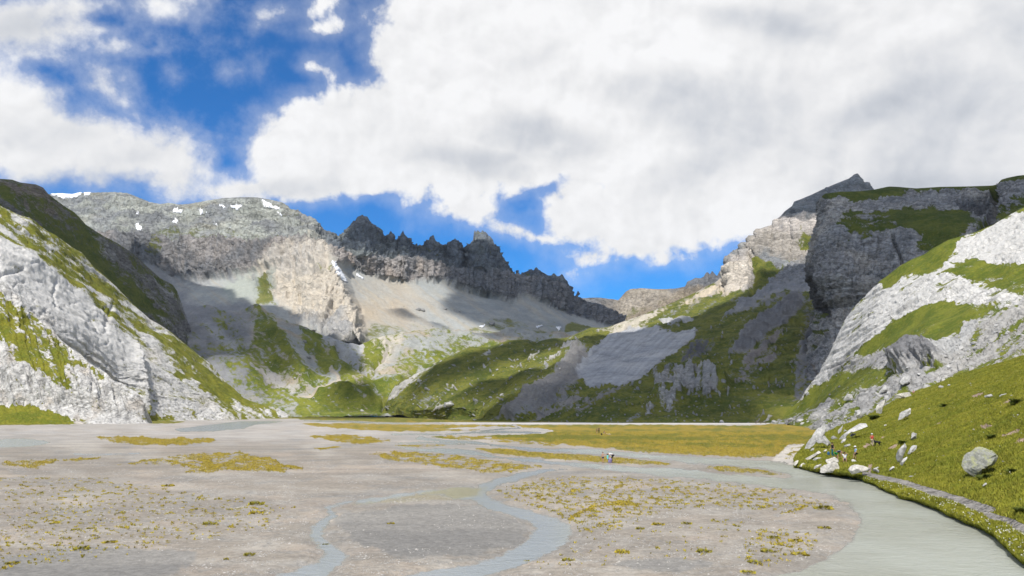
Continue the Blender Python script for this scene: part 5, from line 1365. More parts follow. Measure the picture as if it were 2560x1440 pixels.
# ================================================================== THINGS
def link(me, name, parent=None):
    o = bpy.data.objects.new(name, me); COL.objects.link(o)
    if parent: o.parent = parent
    return o


def rock_mat(name, a, b_, c=None, unit=.05, lichen=0.0):
    m, b, pr = mat_base(name)
    P_ = b.n('ShaderNodeNewGeometry').outputs['Position']
    n1 = b.noise(P_, .35 / unit, 5.0, .62); n2 = b.noise(P_, .09 / unit, 5.0, .6, .3)
    cc = b.mix(b.ss(n2, .32, .66), a, b_)
    cc = b.mix(1.0, cc, b.mix(b.ss(n1, .3, .7), (.72, .72, .72), (1.18, 1.18, 1.18)), 'MULTIPLY')
    if c is not None:
        n3 = b.noise(P_, .16 / unit, 5.0, .65)
        cc = b.mix(b.m('MULTIPLY', b.ss(n3, .50, .62), lichen), cc, c)
        n4 = b.noise(P_, .5 / unit, 3.0, .5)
        cc = b.mix(b.m('MULTIPLY', b.ss(n4, .62, .70), .55), cc, (.07, .07, .06))
    b.put(pr.inputs['Base Color'], cc)
    pr.inputs['Roughness'].default_value = .9; pr.inputs['Specular IOR Level'].default_value = .2
    bp = b.n('ShaderNodeBump'); bp.inputs['Distance'].default_value = unit * 1.6
    b.put(bp.inputs['Height'], b.m('ADD', b.m('MULTIPLY', n1, .6), n2)); b.put(pr.inputs['Normal'], bp.outputs[0])
    return m


M_white = rock_mat('white_rock', (.62, .59, .53), (.46, .44, .40), unit=.08)
M_pale = rock_mat('pale_grey_rock', (.54, .53, .51), (.38, .375, .36), unit=.12)
M_grey = rock_mat('grey_rock', (.34, .335, .325), (.22, .22, .215), unit=.2)
M_lich = rock_mat('lichened_rock', (.33, .33, .29), (.25, .255, .22), (.37, .38, .20), unit=.06, lichen=.75)


def rock_from(poly, Y, mat, label, depth=.45, seed=0, res=4, name='rock', cat='rock', sink=.15, rough=.10):
    """a closed stone whose outline follows a traced one; depth is its half thickness relative to its width"""
    q = np.array(poly, float)
    # resample the outline
    seg = np.linalg.norm(np.roll(q, -1, 0) - q, axis=1); cum = np.concatenate([[0], np.cumsum(seg)])
    n = max(14, min(60, int(cum[-1] / 2.2)))
    t = np.linspace(0, cum[-1], n, endpoint=False); qc = np.vstack([q, q[:1]])
    ox = np.interp(t, cum, qc[:, 0]); oy = np.interp(t, cum, qc[:, 1])
    c = np.array([ox.mean(), oy.mean()])
    ppm = F / Y
    w_ = min(np.ptp(ox), np.ptp(oy)) / ppm
    half = w_ * depth
    center = PT(c[0], c[1], Y)
    V = []
    ks = [(1.0, 0.0), (.94, .42), (.80, .68), (.58, .86), (.30, .97)]
    rs = np.random.RandomState(seed + 11)
    pts = np.stack([ox, oy], 1)
    dirv = center - np.array([0, 0, CAMH]); dirv /= np.linalg.norm(dirv)
    def ring(s, off):
        p = c + (pts - c) * s
        W3 = PT(p[:, 0], p[:, 1], np.full(len(p), Y))
        k = fbm(p[:, 0] / (w_ * ppm) * 2.3, p[:, 1] / (w_ * ppm) * 2.3, off, 3, 400 + seed) * 1.2
        W3 = W3 - dirv * (off * half * (1 + .8 * k))[:, None]
        return W3
    for s, off in ks: V.append(ring(s, off))
    for s, off in ks[1:]: V.append(ring(s, -off))
    nR = len(ks)
    allv = np.concatenate(V + [(center - dirv * half)[None], (center + dirv * half)[None]])
    T = []
    def band(a, b_):
        for i in range(n):
            j = (i + 1) % n
            T.append((a * n + i, a * n + j, b_ * n + j)); T.append((a * n + i, b_ * n + j, b_ * n + i))
    for k in range(nR - 1): band(k, k + 1)
    band(nR, 0)
    for k in range(nR, 2 * nR - 2): band(k + 1, k)
    f0 = (2 * nR - 1) * n
    for i in range(n):
        j = (i + 1) % n
        T.append(((nR - 1) * n + i, (nR - 1) * n + j, f0)); T.append(((2 * nR - 2) * n + j, (2 * nR - 2) * n + i, f0 + 1))
    sc_ = 1.0 / max(w_, .2)
    d = ridged(allv[:, 0] * sc_ * 1.8, allv[:, 1] * sc_ * 1.8, allv[:, 2] * sc_ * 1.8, 4, 420 + seed) - .5
    allv = allv + (allv - center) * (d * rough * 1.6)[:, None]
    for k in range(9):                                      # flat broken faces
        nv = -dirv * rs.uniform(.35, 1.0) + rs.normal(size=3) * .55 + np.array([0, 0, .25]); nv /= np.linalg.norm(nv)
        e_ = ((allv - center) @ nv); lim = e_.max() * rs.uniform(.5, .8)
        ov_ = np.clip(e_ - lim, 0, None); allv = allv - nv * (ov_ * .97)[:, None]
    base = center.copy(); base[2] = allv[:, 2].min()
    T = np.array(T)[:, ::-1]
    o = tri_mesh(name, allv - base, T, mat, smooth=False)
    o.location = Vector(base)
    tag(o, label, cat)
    return o


def Z1(*p): return [(1960 + a / 9.0, 1040 + b_ / 9.0) for a, b_ in p]
def Z3(*p): return [(2180 + a / 7.111, 1050 + b_ / 7.111) for a, b_ in p]
def Z5(*p): return [(2100 + a / 5.565, 900 + b_ / 5.565) for a, b_ in p]


def yat(poly, sheet):
    q = np.array(poly); k = np.argmax(q[:, 1])
    return on(sheet, q[:, 0].mean(), q[k, 1]).y


GH, SL = 'grass_hillside', 'slab_hillside'
HERO = [
    (Z1((420, 760), (480, 640), (560, 530), (620, 480), (660, 400), (740, 310), (830, 230), (900, 160), (990, 150), (970, 250), (930, 370), (890, 430), (960, 500), (1060, 610), (1060, 650), (1000, 690), (940, 640), (860, 610), (780, 620), (700, 560), (640, 560), (600, 640), (550, 740), (480, 785)), 108, M_pale,
     'tall pale limestone fin left of the group, at the edge of the brown meadow', .30),
    (Z1((1050, 490), (1080, 455), (1130, 440), (1190, 455), (1230, 490), (1190, 545), (1110, 550), (1060, 530)), 125, M_grey, 'small grey boulder with a dark hollow behind the long diagonal rock rib', .5),
    (Z1((1070, 665), (1200, 535), (1350, 400), (1500, 290), (1640, 200), (1720, 155), (1860, 165), (1885, 205), (1780, 250), (1600, 305), (1480, 355), (1330, 470), (1180, 610), (1100, 675)), 122, M_pale, 'long narrow white rock rib running diagonally up the grass behind the group', .5),
    (Z1((1455, 440), (1520, 385), (1640, 400), (1560, 450), (1500, 490)), None, M_pale, 'ragged small white outcrop in the grass below the long diagonal rib', .4),
    (Z1((1330, 690), (1380, 640), (1520, 610), (1510, 660), (1400, 695)), None, M_pale, 'flat white stone in the grass above the woman in white', .4),
    (Z1((450, 965), (560, 915), (700, 840), (790, 770), (850, 758), (875, 810), (760, 885), (640, 950), (560, 985)), None, M_white, 'long bright white slab leaning left of the woman in the black top', .45),
    (Z1((865, 805), (930, 750), (975, 742), (965, 780), (890, 825)), None, M_white, 'slim white stone at the upper end of the long bright slab', .45),
    (Z1((195, 1105), (235, 1020), (320, 985), (345, 1000), (295, 1080), (250, 1120)), 84, M_white, 'leftmost rounded white stone at the water edge', .5),
    (Z1((320, 1140), (370, 1080), (440, 1055), (480, 1080), (430, 1155), (380, 1162)), 83, M_white, 'second rounded white stone from the left at the water edge', .5),
    (Z1((600, 965), (760, 930), (880, 940), (890, 960), (760, 985), (690, 1015)), None, M_pale, 'low cream ledge in the grass left of the blue backpack', .4),
    (Z1((825, 1050), (900, 1000), (1020, 960), (1120, 925), (1190, 955), (1240, 1040), (1060, 1085), (900, 1105)), 86, M_white, 'broad sloping white rock on which the bending man in green shorts stands', .5),
    (Z1((690, 1215), (800, 1135), (900, 1095), (1080, 1055), (1220, 1045), (1300, 1080), (1295, 1170), (1275, 1250), (1200, 1285), (1080, 1275), (960, 1270), (860, 1290), (760, 1275)), 82, M_white, 'largest white riverside boulder with a dark undercut at the water below the group', .5),
    (Z1((600, 1180), (720, 1110), (860, 1075), (880, 1100), (760, 1165), (640, 1200)), 82.5, M_white, 'low white wedge of rock between the water and the largest riverside boulder', .4),
    (Z1((1345, 1310), (1380, 1210), (1440, 1150), (1550, 1100), (1640, 1092), (1760, 1120), (1900, 1150), (1985, 1190), (1900, 1245), (1740, 1260), (1600, 1300), (1480, 1330)), 76, M_white, 'big smooth white boulder at the water where the footpath begins', .5),
    (Z1((1480, 985), (1560, 970), (1645, 1010), (1620, 1055), (1560, 1040)), None, M_pale, 'small pale stone under the feet of the person in the light blue shirt', .4),
    (Z1((1150, 825), (1210, 770), (1285, 752), (1230, 800), (1165, 835)), None, M_pale, 'thin white blade of rock in the grass above the bending man', .4),
    (Z1((1960, 1235), (2040, 1170), (2100, 1130), (2135, 1118), (2095, 1180), (2145, 1240), (2125, 1285), (2050, 1240)), None, M_pale, 'jagged tan white stones beside the start of the footpath', .4),
    (Z1((1200, 395), (1210, 320), (1260, 280), (1330, 195), (1310, 280), (1280, 375), (1230, 405)), 135, M_pale, 'upright pale splinter of rock left of the long diagonal rib', .45),
    (Z1((1335, 355), (1360, 300), (1425, 320), (1405, 365)), 140, M_pale, 'small round pale stone above the long diagonal rib', .5),
    (Z1((2228, 215), (2280, 182), (2322, 205), (2270, 228)), None, M_white, 'small oval white stone alone in the grass below the shrub', .5),
    (Z1((1262, 595), (1300, 530), (1370, 520), (1412, 478), (1375, 575), (1290, 615)), None, M_pale, 'ragged pale stone just right of the foot of the diagonal rib', .4),
    (Z1((575, 795), (635, 720), (690, 715), (650, 795)), None, M_pale, 'small pale stone in the grass under the tall limestone fin', .4),
    (Z3((1590, 810), (1595, 700), (1635, 600), (1740, 530), (1880, 460), (2010, 412), (2090, 460), (2185, 520), (2258, 600), (2240, 660), (2190, 735), (2140, 800), (2050, 850), (1960, 890), (1910, 970), (1840, 1000), (1740, 965), (1640, 915)), None, M_lich,
     'huge rounded grey boulder with yellow green lichen, alone on the near grass slope', .55),
    (Z3((358, 725), (430, 600), (470, 520), (540, 460), (600, 398), (632, 420), (612, 500), (582, 570), (552, 660), (530, 725), (490, 772), (420, 742)), None, M_pale, 'largest leaning white slab in the grass right of the hiker in red', .28),
    (Z3((488, 785), (550, 690), (642, 640), (612, 705), (535, 815)), None, M_pale, 'short white slab touching the lower right edge of the largest leaning slab', .3),
    (Z3((628, 605), (668, 520), (718, 440), (770, 412), (802, 440), (784, 525), (720, 575), (650, 612)), None, M_pale, 'oval white slab standing just right of the largest leaning slab', .35),
    (Z3((688, 352), (705, 280), (700, 188), (730, 198), (742, 230), (802, 240), (782, 300), (792, 348), (740, 358)), None, M_pale, 'notched square white rock above the two leaning slabs', .4),
    (Z3((618, 252), (650, 228), (682, 245), (650, 278)), None, M_white, 'small white stone left of the notched square rock', .5),
    (Z3((268, 908), (310, 860), (380, 812), (402, 840), (384, 884), (315, 895)), None, M_pale, 'ragged flat white stone in the grass just above the footpath', .35),
    (Z3((1958, 1172), (2000, 1120), (2052, 1108), (2042, 1152), (1990, 1182)), None, M_pale, 'small pale stone in the grass below the lichened boulder', .5),
    (Z3((620, 1000), (700, 988), (762, 998), (690, 1014)), None, M_pale, 'thin flat stone on the edge of the footpath', .5),
    (Z5((768, 822), (800, 750), (860, 716), (930, 690), (980, 668), (1022, 690), (1002, 745), (930, 795), (840, 832)), None, M_pale, 'two lobed white outcrop in the middle of the bright grass slope', .32),
    (Z5((1350, 382), (1390, 348), (1440, 365), (1442, 402), (1390, 398)), None, M_pale, 'flat cream stone near the top of the bright grass slope', .4),
    (Z5((1468, 348), (1520, 336), (1556, 350), (1510, 362)), None, M_pale, 'slim cream stone beside the flat one near the top of the bright slope', .4),
    (Z5((1990, 490), (2080, 462), (2165, 500), (2150, 535), (2010, 520)), None, M_pale, 'tan stone at the bare earth scar high on the right slope', .35),
    (Z5((2180, 515), (2240, 480), (2320, 462), (2270, 492)), None, M_pale, 'thin white splinter right of the tan stone at the earth scar', .4),
    (Z5((675, 545), (740, 500), (860, 448), (960, 425), (1010, 490), (900, 535), (800, 535)), None, M_white, 'long smooth white ledge below the seated hiker at the rim of the bright slope', .3),
    (Z5((500, 745), (488, 650), (560, 590), (665, 542), (640, 605), (592, 672), (582, 745)), None, M_white, 'smooth white rock at the lower end of the long ledge, above the dark shrub', .35),
    (Z5((795, 355), (830, 295), (900, 210), (962, 198), (994, 250), (945, 335)), (SL,), M_pale, 'large rounded grey white boulder above the seated hiker', .5),
    (Z5((55, 665), (80, 600), (180, 598), (245, 640), (185, 695)), (SL,), M_grey, 'grey boulder with a dark hollow in the lower rubble', .5),
    (Z5((25, 565), (100, 478), (200, 468), (245, 520), (160, 565)), (SL,), M_pale, 'domed grey white boulder above the hollow one in the rubble', .5),
    (Z5((520, 445), (600, 348), (682, 338), (685, 420), (600, 455)), (SL,), M_pale, 'blocky white boulder in the middle of the rubble band', .5),
    (Z5((265, 445), (360, 388), (442, 388), (380, 445)), (SL,), M_grey, 'low grey boulder left of the blocky white one', .5),
    (Z5((200, 800), (230, 730), (290, 700), (330, 760), (310, 810)), None, M_pale, 'upright white rock left of the dark shrub', .5),
]
for k, (poly, Yv, mt, lab, dp_) in enumerate(HERO):
    if isinstance(Yv, tuple): Yr = yat(poly, Yv[0])
    elif Yv is None: Yr = yat(poly, GH)
    else: Yr = Yv
    big_ = 'huge rounded' in lab
    if (not isinstance(Yv, tuple)) and (Yv is None or Yv < 90):
        q_ = np.array(poly); wp = min(np.ptp(q_[:, 0]), np.ptp(q_[:, 1])); Yr = yat(poly, GH)
        Yr -= wp / F * Yr * dp_ * .5 + (1.2 if Yv else 0)
    o = rock_from(poly, Yr * (1.0 if not big_ else 1.01), mt, lab, dp_, seed=k * 7, name='boulder' if ('boulder' in lab) else 'rock', cat='boulder' if 'boulder' in lab else 'rock', rough=.07 if big_ else .16)
    if big_:
        ss_ = o.modifiers.new('Subsurf', 'SUBSURF'); ss_.subdivision_type = 'SIMPLE'; ss_.levels = ss_.render_levels = 2
        tx = bpy.data.textures.new('boulder_relief', 'MUSGRAVE'); tx.noise_scale = .7
        dm = o.modifiers.new('Displace', 'DISPLACE'); dm.texture = tx; dm.strength = .05; dm.mid_level = .5

# ---- loose boulders: a few shapes, copied one by one -------------------------
def boulder_mesh(seed):
    bm = bmesh.new(); bmesh.ops.create_icosphere(bm, subdivisions=2, radius=1)
    rs = np.random.RandomState(seed)
    pl = [(Vector(rs.normal(size=3)).normalized(), rs.uniform(.62, .9)) for _ in range(9)]
    for v in bm.verts:
        for n_, d_ in pl:
            q = v.co.dot(n_)
            if q > d_: v.co -= n_ * (q - d_)
        v.co *= 1 + rs.uniform(-.05, .05)
    me = bpy.data.meshes.new('boulder'); bm.to_mesh(me); bm.free()
    me.materials.append(M_pale)
    return me


BM = [boulder_mesh(i) for i in range(7)]
BMg = []
for me in BM:
    c = me.copy(); c.materials.clear(); c.materials.append(M_grey); BMg.append(c)
SPREAD = [
    (SL, [(1925, 1055), (1990, 1045), (2060, 1020), (2120, 1000), (2180, 975), (2240, 950), (2230, 990), (2150, 1040), (2060, 1075), (2010, 1080), (1960, 1064)], 75, (4, 17), 'pale boulder in the rubble band above the riverside rocks', 'boulders of the lower rubble band'),
    (SL, [(2240, 930), (2330, 890), (2420, 850), (2500, 810), (2560, 790), (2560, 870), (2480, 895), (2400, 925), (2300, 960)], 65, (4, 15), 'pale boulder in the rubble band above the bright grass slope', 'boulders of the upper rubble band'),
    (SL, [(2070, 940), (2250, 890), (2330, 900), (2200, 960), (2050, 1010)], 22, (3, 6), 'small white stone in the shaded grass between rubble and white slab', 'stones in the shaded grass'),
    ('right_mountain', [(1340, 1010), (1500, 985), (1640, 960), (1800, 990), (1900, 1010), (1900, 1045), (1400, 1045), (1300, 1040)], 60, (2.5, 8), 'pale stone on the shaded green slope behind the meadow', 'stones on the shaded right slope'),
    ('right_mountain', [(1000, 1000), (1150, 930), (1400, 860), (1430, 930), (1300, 1010), (1100, 1035)], 34, (2.5, 9), 'pale stone on the sunlit green hill in the middle distance', 'stones on the middle green hill'),
    ('valley_head', [(640, 880), (900, 990), (1100, 960), (940, 1010), (780, 1000), (660, 960)], 26, (2.5, 8), 'pale stone among the grassy steps at the valley head', 'stones at the valley head'),
    ('back_mountain', [(980, 760), (1200, 780), (1400, 830), (1300, 850), (1100, 830), (950, 800)], 22, (2.5, 7), 'brown boulder on the grey scree slope under the horns', 'boulders on the grey scree'),
    ('left_slope', [(470, 1030), (560, 1020), (740, 1044), (600, 1050), (480, 1050)], 18, (3, 8), 'white stone in the grass at the foot of the left limestone slope', 'stones at the foot of the left slope'),
    (GH, [(2200, 1060), (2400, 960), (2560, 930), (2560, 1300), (2400, 1230), (2260, 1190)], 30, (2.5, 6), 'small pale stone in the bright near grass', 'small stones in the near grass'),
]
rs = np.random.RandomState(21)
first = {}
for sh_, poly, n_, (sa, sb), lab, grp in SPREAD:
    q = np.array(poly); k = 0; tries = 0
    while k < n_ and tries < 4000:
        tries += 1
        x_ = rs.uniform(q[:, 0].min(), q[:, 0].max()); y_ = rs.uniform(q[:, 1].min(), q[:, 1].max())
        if sdpoly(np.array([x_]), np.array([y_]), poly)[0] < 0: continue
        p = on(sh_, x_, y_)
        if (PROJ(np.array(p))[0] - x_) ** 2 + (PROJ(np.array(p))[1] - y_) ** 2 > 40: continue
        s_ = (sa + (sb - sa) * rs.rand() ** 2.2) / F * p.y * .5
        me = (BMg if rs.rand() < (.9 if 'brown' in lab or 'shaded' in lab else .25) else BM)[rs.randint(7)]  # stones on shaded ground mostly get darker rock, shade put into the colour
        o = link(me, 'boulder' if 'boulder' in lab else 'stone')
        o.scale = (s_ * rs.uniform(.9, 1.5), s_ * rs.uniform(.8, 1.2), s_ * rs.uniform(.55, .95))
        o.rotation_euler = (rs.uniform(-.3, .3), rs.uniform(-.5, .1), rs.uniform(0, 6.28))
        o.location = p + Vector((0, 0, s_ * .15))
        rel = (x_ - q[:, 0].min()) / np.ptp(q[:, 0]); rs_ = (s_ * F / p.y * 2 - sa) / (sb - sa)
        where = 'far left' if rel < .2 else 'left' if rel < .4 else 'middle' if rel < .6 else 'right' if rel < .8 else 'far right'
        big = 'tiny' if rs_ < .04 else 'small' if rs_ < .15 else 'medium' if rs_ < .4 else 'large'
        l2 = lab if lab.startswith(('pale', 'brown')) else lab.split(' ', 1)[1]
        if me in BMg and l2.startswith('pale'): l2 = 'dark grey' + l2[4:]
        tag(o, big + ' ' + l2 + ', ' + where + ' part', 'boulder' if 'boulder' in lab else 'stone', grp)
        k += 1
# single far boulders one can point to
for px_, py_, sz, sh_, mt, lab in [(1220, 884, 11, 'right_mountain', BM[0], 'single white boulder on the upper part of the middle green hill'), (1046, 775, 15, 'back_mountain', BMg[1], 'left of the two large brown boulders on the scree'), (1058, 778, 17, 'back_mountain', BMg[2], 'right of the two large brown boulders on the scree'),
                              (1112, 773, 12, 'back_mountain', BMg[3], 'brown boulder higher on the scree, right of the pair'), (1230, 812, 24, 'back_mountain', BMg[4], 'broad brown rock mound low on the scree'), (1050, 954, 13, 'right_mountain', BM[5], 'white boulder beside the left foot of the middle green hill'),
                              (1125, 1013, 24, 'right_mountain', BM[6], 'pale brown outcrop boulder low on the middle green hill'), (1805, 1056, 16, 'right_mountain', BM[2], 'white boulder at the foot of the shaded slope right of centre'), (1955, 1066, 36, SL, BMg[0], 'long low grey boulder at the right end of the brown meadow'),
                              (770, 895, 16, 'valley_head', BMg[5], 'flat grey boulder in the gully left of the green tongues'), (760, 855, 12, 'valley_head', BMg[6], 'grey boulder at the top of the gully at the valley head'), (906, 1028, 12, 'valley_head', BM[4], 'pale boulder by the stream mouth at the foot of the valley head')]:
    p = on(sh_, px_, py_); s_ = sz / F * p.y * .5
    o = link(mt, 'boulder'); o.scale = (s_, s_ * .8, s_ * (.5 if 'flat' in lab or 'low' in lab or 'mound' in lab else .7)); o.rotation_euler = (0, 0, px_); o.location = p + Vector((0, 0, s_ * .2))
    tag(o, lab, 'boulder')

# ---- snow patches ------------------------------------------------------------
M_snow = simple_mat('old_snow', (.82, .84, .87), .08, .05, .7, spec=.3)
SNOWP = [([(122, 482), (160, 480), (205, 482), (200, 490), (172, 499), (140, 494)], 'widest snow field, at the left end of the grey summit ridge'), ([(209, 481), (228, 480), (224, 489), (210, 489)], 'small snow patch right of the widest snow field'),
         ([(432, 532), (438, 514), (447, 525), (459, 525), (452, 535), (440, 536)], 'forked snow patch left of the rounded summit'), ([(338, 560), (346, 558), (354, 568), (360, 578), (342, 577)], 'slanting snow patch under the left part of the ridge'),
         ([(334, 535), (348, 532), (348, 540), (337, 541)], 'tiny snow patch above the slanting one'), ([(498, 524), (507, 523), (507, 537), (500, 537)], 'upright small snow patch left of centre on the grey summit'),
         ([(573, 516), (600, 512), (607, 517), (592, 527), (580, 522)], 'broad snow patch high on the rounded summit'), ([(546, 509), (565, 516), (564, 522), (550, 518)], 'thin snow patch left of the broad one'),
         ([(654, 499), (664, 502), (680, 512), (706, 525), (702, 530), (680, 521), (660, 517)], 'long diagonal snow strip below the right end of the summit'), ([(686, 529), (707, 535), (707, 541), (690, 536)], 'short snow strip below the long diagonal one'),
         ([(529, 564), (540, 555), (549, 557), (540, 567)], 'low snow patch above the green ledge'), ([(427, 553), (436, 544), (448, 553), (438, 559)], 'snow patch under the forked one'), ([(513, 530), (521, 530), (521, 535), (513, 535)], 'very small square snow patch right of the upright one'),
         ([(822, 644), (831, 648), (850, 673), (864, 696), (869, 706), (856, 702), (840, 680)], 'long snow gully right of the crest of the pale spur'), ([(890, 683), (908, 695), (908, 700), (890, 689)], 'thin snow streak under the cliff right of the spur'),
         ([(1389, 818), (1403, 818), (1398, 829)], 'small snow patch low on the right of the scree'), ([(1338, 816), (1358, 814), (1342, 821)], 'flat snow streak low on the scree'), ([(1195, 817), (1214, 811), (1208, 820)], 'snow streak beside the brown rock mound'),
         ([(570, 560), (577, 560), (577, 570), (571, 570)], 'tiny upright snow patch right of the low one')]
g = SHEETS['back_mountain']; s_ = g['skip']
nn = normals(g['P2'][s_:]); qx, qy = g['qx'][s_:], g['qy'][s_:]
for poly, lab in SNOWP:
    sd = sdpoly(qx, qy, poly)
    ins = sd > -.3
    pp = g['P2'][s_:]
    H_, W_2 = ins.shape
    fm = (ins[:-1, :-1].astype(int) + ins[1:, :-1] + ins[1:, 1:] + ins[:-1, 1:]) >= 3
    jj_, ii_ = np.nonzero(fm)
    if len(jj_) == 0: continue
    quads = np.stack([jj_ * W_2 + ii_, (jj_ + 1) * W_2 + ii_, (jj_ + 1) * W_2 + ii_ + 1, jj_ * W_2 + ii_ + 1], 1)
    u, inv = np.unique(quads.ravel(), return_inverse=True)
    Vv = (pp + nn * 1.2).reshape(-1, 3)[u]; qd = inv.reshape(-1, 4)
    Tt = np.concatenate([qd[:, [0, 1, 2]], qd[:, [0, 2, 3]]])
    c = Vv.mean(0)
    o = tri_mesh('snow_patch', Vv - c, Tt, M_snow, True); o.location = Vector(c)
    sm_ = o.modifiers.new('Solidify', 'SOLIDIFY'); sm_.thickness = 1.6; sm_.offset = 0
    tag(o, lab, 'snow patch', 'snow patches on the grey mountain')

# ---- people ---------------------------------------------------------------------
def cm(name, c, rough=.85): return simple_mat(name, c, .18, 14, rough)
M_skin = cm('skin', (.50, .30, .20), .6); M_hair = cm('dark_hair', (.03, .02, .015)); M_brownhair = cm('brown_hair', (.13, .06, .035)); M_blond = cm('blond_hair', (.45, .32, .14)); M_eye = cm('eye', (.02, .02, .02), .3)
CLO = {k: cm(k + '_cloth', v) for k, v in dict(black=(.02, .02, .025), teal=(.01, .14, .17), green=(.01, .30, .08), white=(.78, .78, .80), blue=(.30, .48, .78), navy=(.02, .05, .10), red=(.62, .07, .06), beige=(.50, .42, .30), pink=(.55, .33, .33), aqua=(.18, .62, .60), lavender=(.36, .30, .52), brown=(.16, .09, .05), strongblue=(.06, .20, .42), darkred=(.16, .03, .03), plum=(.10, .04, .06), yellow=(.62, .50, .22)).items()}


def skin_obj(name, verts, edges, radii, mat, parent, root=0, sub=1):
    me = bpy.data.meshes.new(name); me.from_pydata([tuple(v) for v in verts], edges, []); me.update()
    me.materials.append(mat)
    o = link(me, name, parent)
    md = o.modifiers.new('Skin', 'SKIN'); md.use_smooth_shade = True
    for i, r in enumerate(radii):
        sk = me.skin_vertices[0].data[i]
        sk.radius = (r, r) if not isinstance(r, tuple) else r
        sk.use_root = (i == root)
    if sub:
        s_ = o.modifiers.new('Subsurf', 'SUBSURF'); s_.levels = s_.render_levels = sub
    return o


BASE = dict(pel=(0, 0, .94), bel=(0, .01, 1.10), che=(0, 0, 1.30), nek=(0, .0, 1.46), hea=(0, .02, 1.60), top=(0, .01, 1.69),
            shL=(-.17, 0, 1.40), elL=(-.22, -.02, 1.13), wrL=(-.23, .06, .89), haL=(-.23, .08, .81),
            shR=(.17, 0, 1.40), elR=(.22, -.02, 1.13), wrR=(.23, .06, .89), haR=(.23, .08, .81),
            hiL=(-.09, 0, .90), knL=(-.10, .03, .50), anL=(-.10, -.01, .09), toL=(-.11, .14, .03),
            hiR=(.09, 0, .90), knR=(.10, .03, .50), anR=(.10, -.01, .09), toR=(.11, .14, .03))
POSES = {
    'stand': {},
    'walk': dict(knL=(-.10, .16, .52), anL=(-.10, .12, .12), toL=(-.10, .27, .08), knR=(.10, -.03, .49), anR=(.10, -.2, .12), toR=(.10, -.07, .04), elL=(-.22, -.12, 1.15), wrL=(-.2, -.05, .92), haL=(-.2, -.02, .85), elR=(.22, .06, 1.14), wrR=(.2, .2, .97), haR=(.2, .25, .91)),
    'stepup': dict(knL=(-.12, .30, .82), anL=(-.12, .34, .42), toL=(-.12, .48, .38), wrL=(-.25, .2, 1.0), haL=(-.25, .28, .97)),
    'bend': dict(pel=(0, -.12, .90), bel=(0, .02, 1.02), che=(0, .22, 1.06), nek=(0, .36, 1.05), hea=(0, .48, 1.00), top=(0, .56, .98), shL=(-.17, .28, 1.07), elL=(-.2, .32, .80), wrL=(-.16, .40, .58), haL=(-.15, .42, .50),
                 shR=(.17, .28, 1.07), elR=(.2, .32, .80), wrR=(.16, .40, .58), haR=(.15, .42, .50), hiL=(-.1, -.12, .87), hiR=(.1, -.12, .87)),
    'crouch': dict(pel=(0, -.12, .36), bel=(0, -.06, .50), che=(0, .06, .68), nek=(0, .12, .83), hea=(0, .17, .96), top=(0, .18, 1.05), shL=(-.17, .08, .77), elL=(-.25, .25, .62), wrL=(-.2, .42, .5), haL=(-.18, .48, .46),
                   shR=(.17, .08, .77), elR=(.25, .25, .62), wrR=(.2, .42, .5), haR=(.18, .48, .46), hiL=(-.1, -.12, .34), hiR=(.1, -.12, .34), knL=(-.17, .28, .46), knR=(.17, .28, .46), anL=(-.14, .08, .09), anR=(.14, .08, .09), toL=(-.16, .24, .03), toR=(.16, .24, .03)),
    'sitraise': dict(pel=(0, -.10, .40), bel=(0, -.10, .55), che=(0, -.08, .76), nek=(0, -.07, .92), hea=(0, -.05, 1.06), top=(0, -.05, 1.15), shL=(-.17, -.08, .86), elL=(-.34, .04, .98), wrL=(-.16, .12, 1.08), haL=(-.10, .12, 1.10),
                     shR=(.17, -.08, .86), elR=(.36, .02, 1.02), wrR=(.18, .06, 1.14), haR=(.12, .06, 1.17), hiL=(-.1, -.08, .38), hiR=(.1, -.08, .38), knL=(-.14, .30, .50), knR=(.14, .30, .50), anL=(-.13, .34, .09), anR=(.13, .34, .09), toL=(-.13, .5, .03), toR=(.13, .5, .03)),
    'sit': dict(pel=(0, -.10, .12), bel=(0, -.10, .28), che=(0, -.04, .48), nek=(0, -.02, .64), hea=(0, .0, .78), top=(0, 0, .87), shL=(-.17, -.04, .58), elL=(-.25, .08, .38), wrL=(-.16, .26, .42), haL=(-.13, .33, .42),
                shR=(.17, -.04, .58), elR=(.25, .08, .38), wrR=(.16, .26, .42), haR=(.13, .33, .42), hiL=(-.1, -.08, .11), hiR=(.1, -.08, .11), knL=(-.12, .32, .40), knR=(.12, .32, .40), anL=(-.12, .52, .08), anR=(.12, .52, .08), toL=(-.12, .66, .04), toR=(.12, .66, .04)),
    'lie': dict(pel=(0, 0, .12), bel=(0, -.14, .16), che=(0, -.34, .30), nek=(0, -.48, .40), hea=(0, -.58, .48), top=(0, -.63, .55), shL=(-.17, -.38, .34), elL=(-.28, -.5, .12), wrL=(-.26, -.32, .06), haL=(-.25, -.24, .06),
                shR=(.17, -.38, .34), elR=(.28, -.5, .12), wrR=(.26, -.32, .06), haR=(.25, -.24, .06), hiL=(-.1, .04, .11), hiR=(.1, .04, .11), knL=(-.12, .44, .26), knR=(.12, .48, .12), anL=(-.12, .78, .08), anR=(.12, .88, .08), toL=(-.12, .84, .2), toR=(.12, .92, .2)),
    'armout': dict(elL=(-.38, .02, 1.28), wrL=(-.60, .06, 1.24), haL=(-.68, .07, 1.22)),
    'akimbo': dict(elL=(-.34, -.08, 1.16), wrL=(-.16, .1, 1.06), haL=(-.10, .13, 1.06)),
}


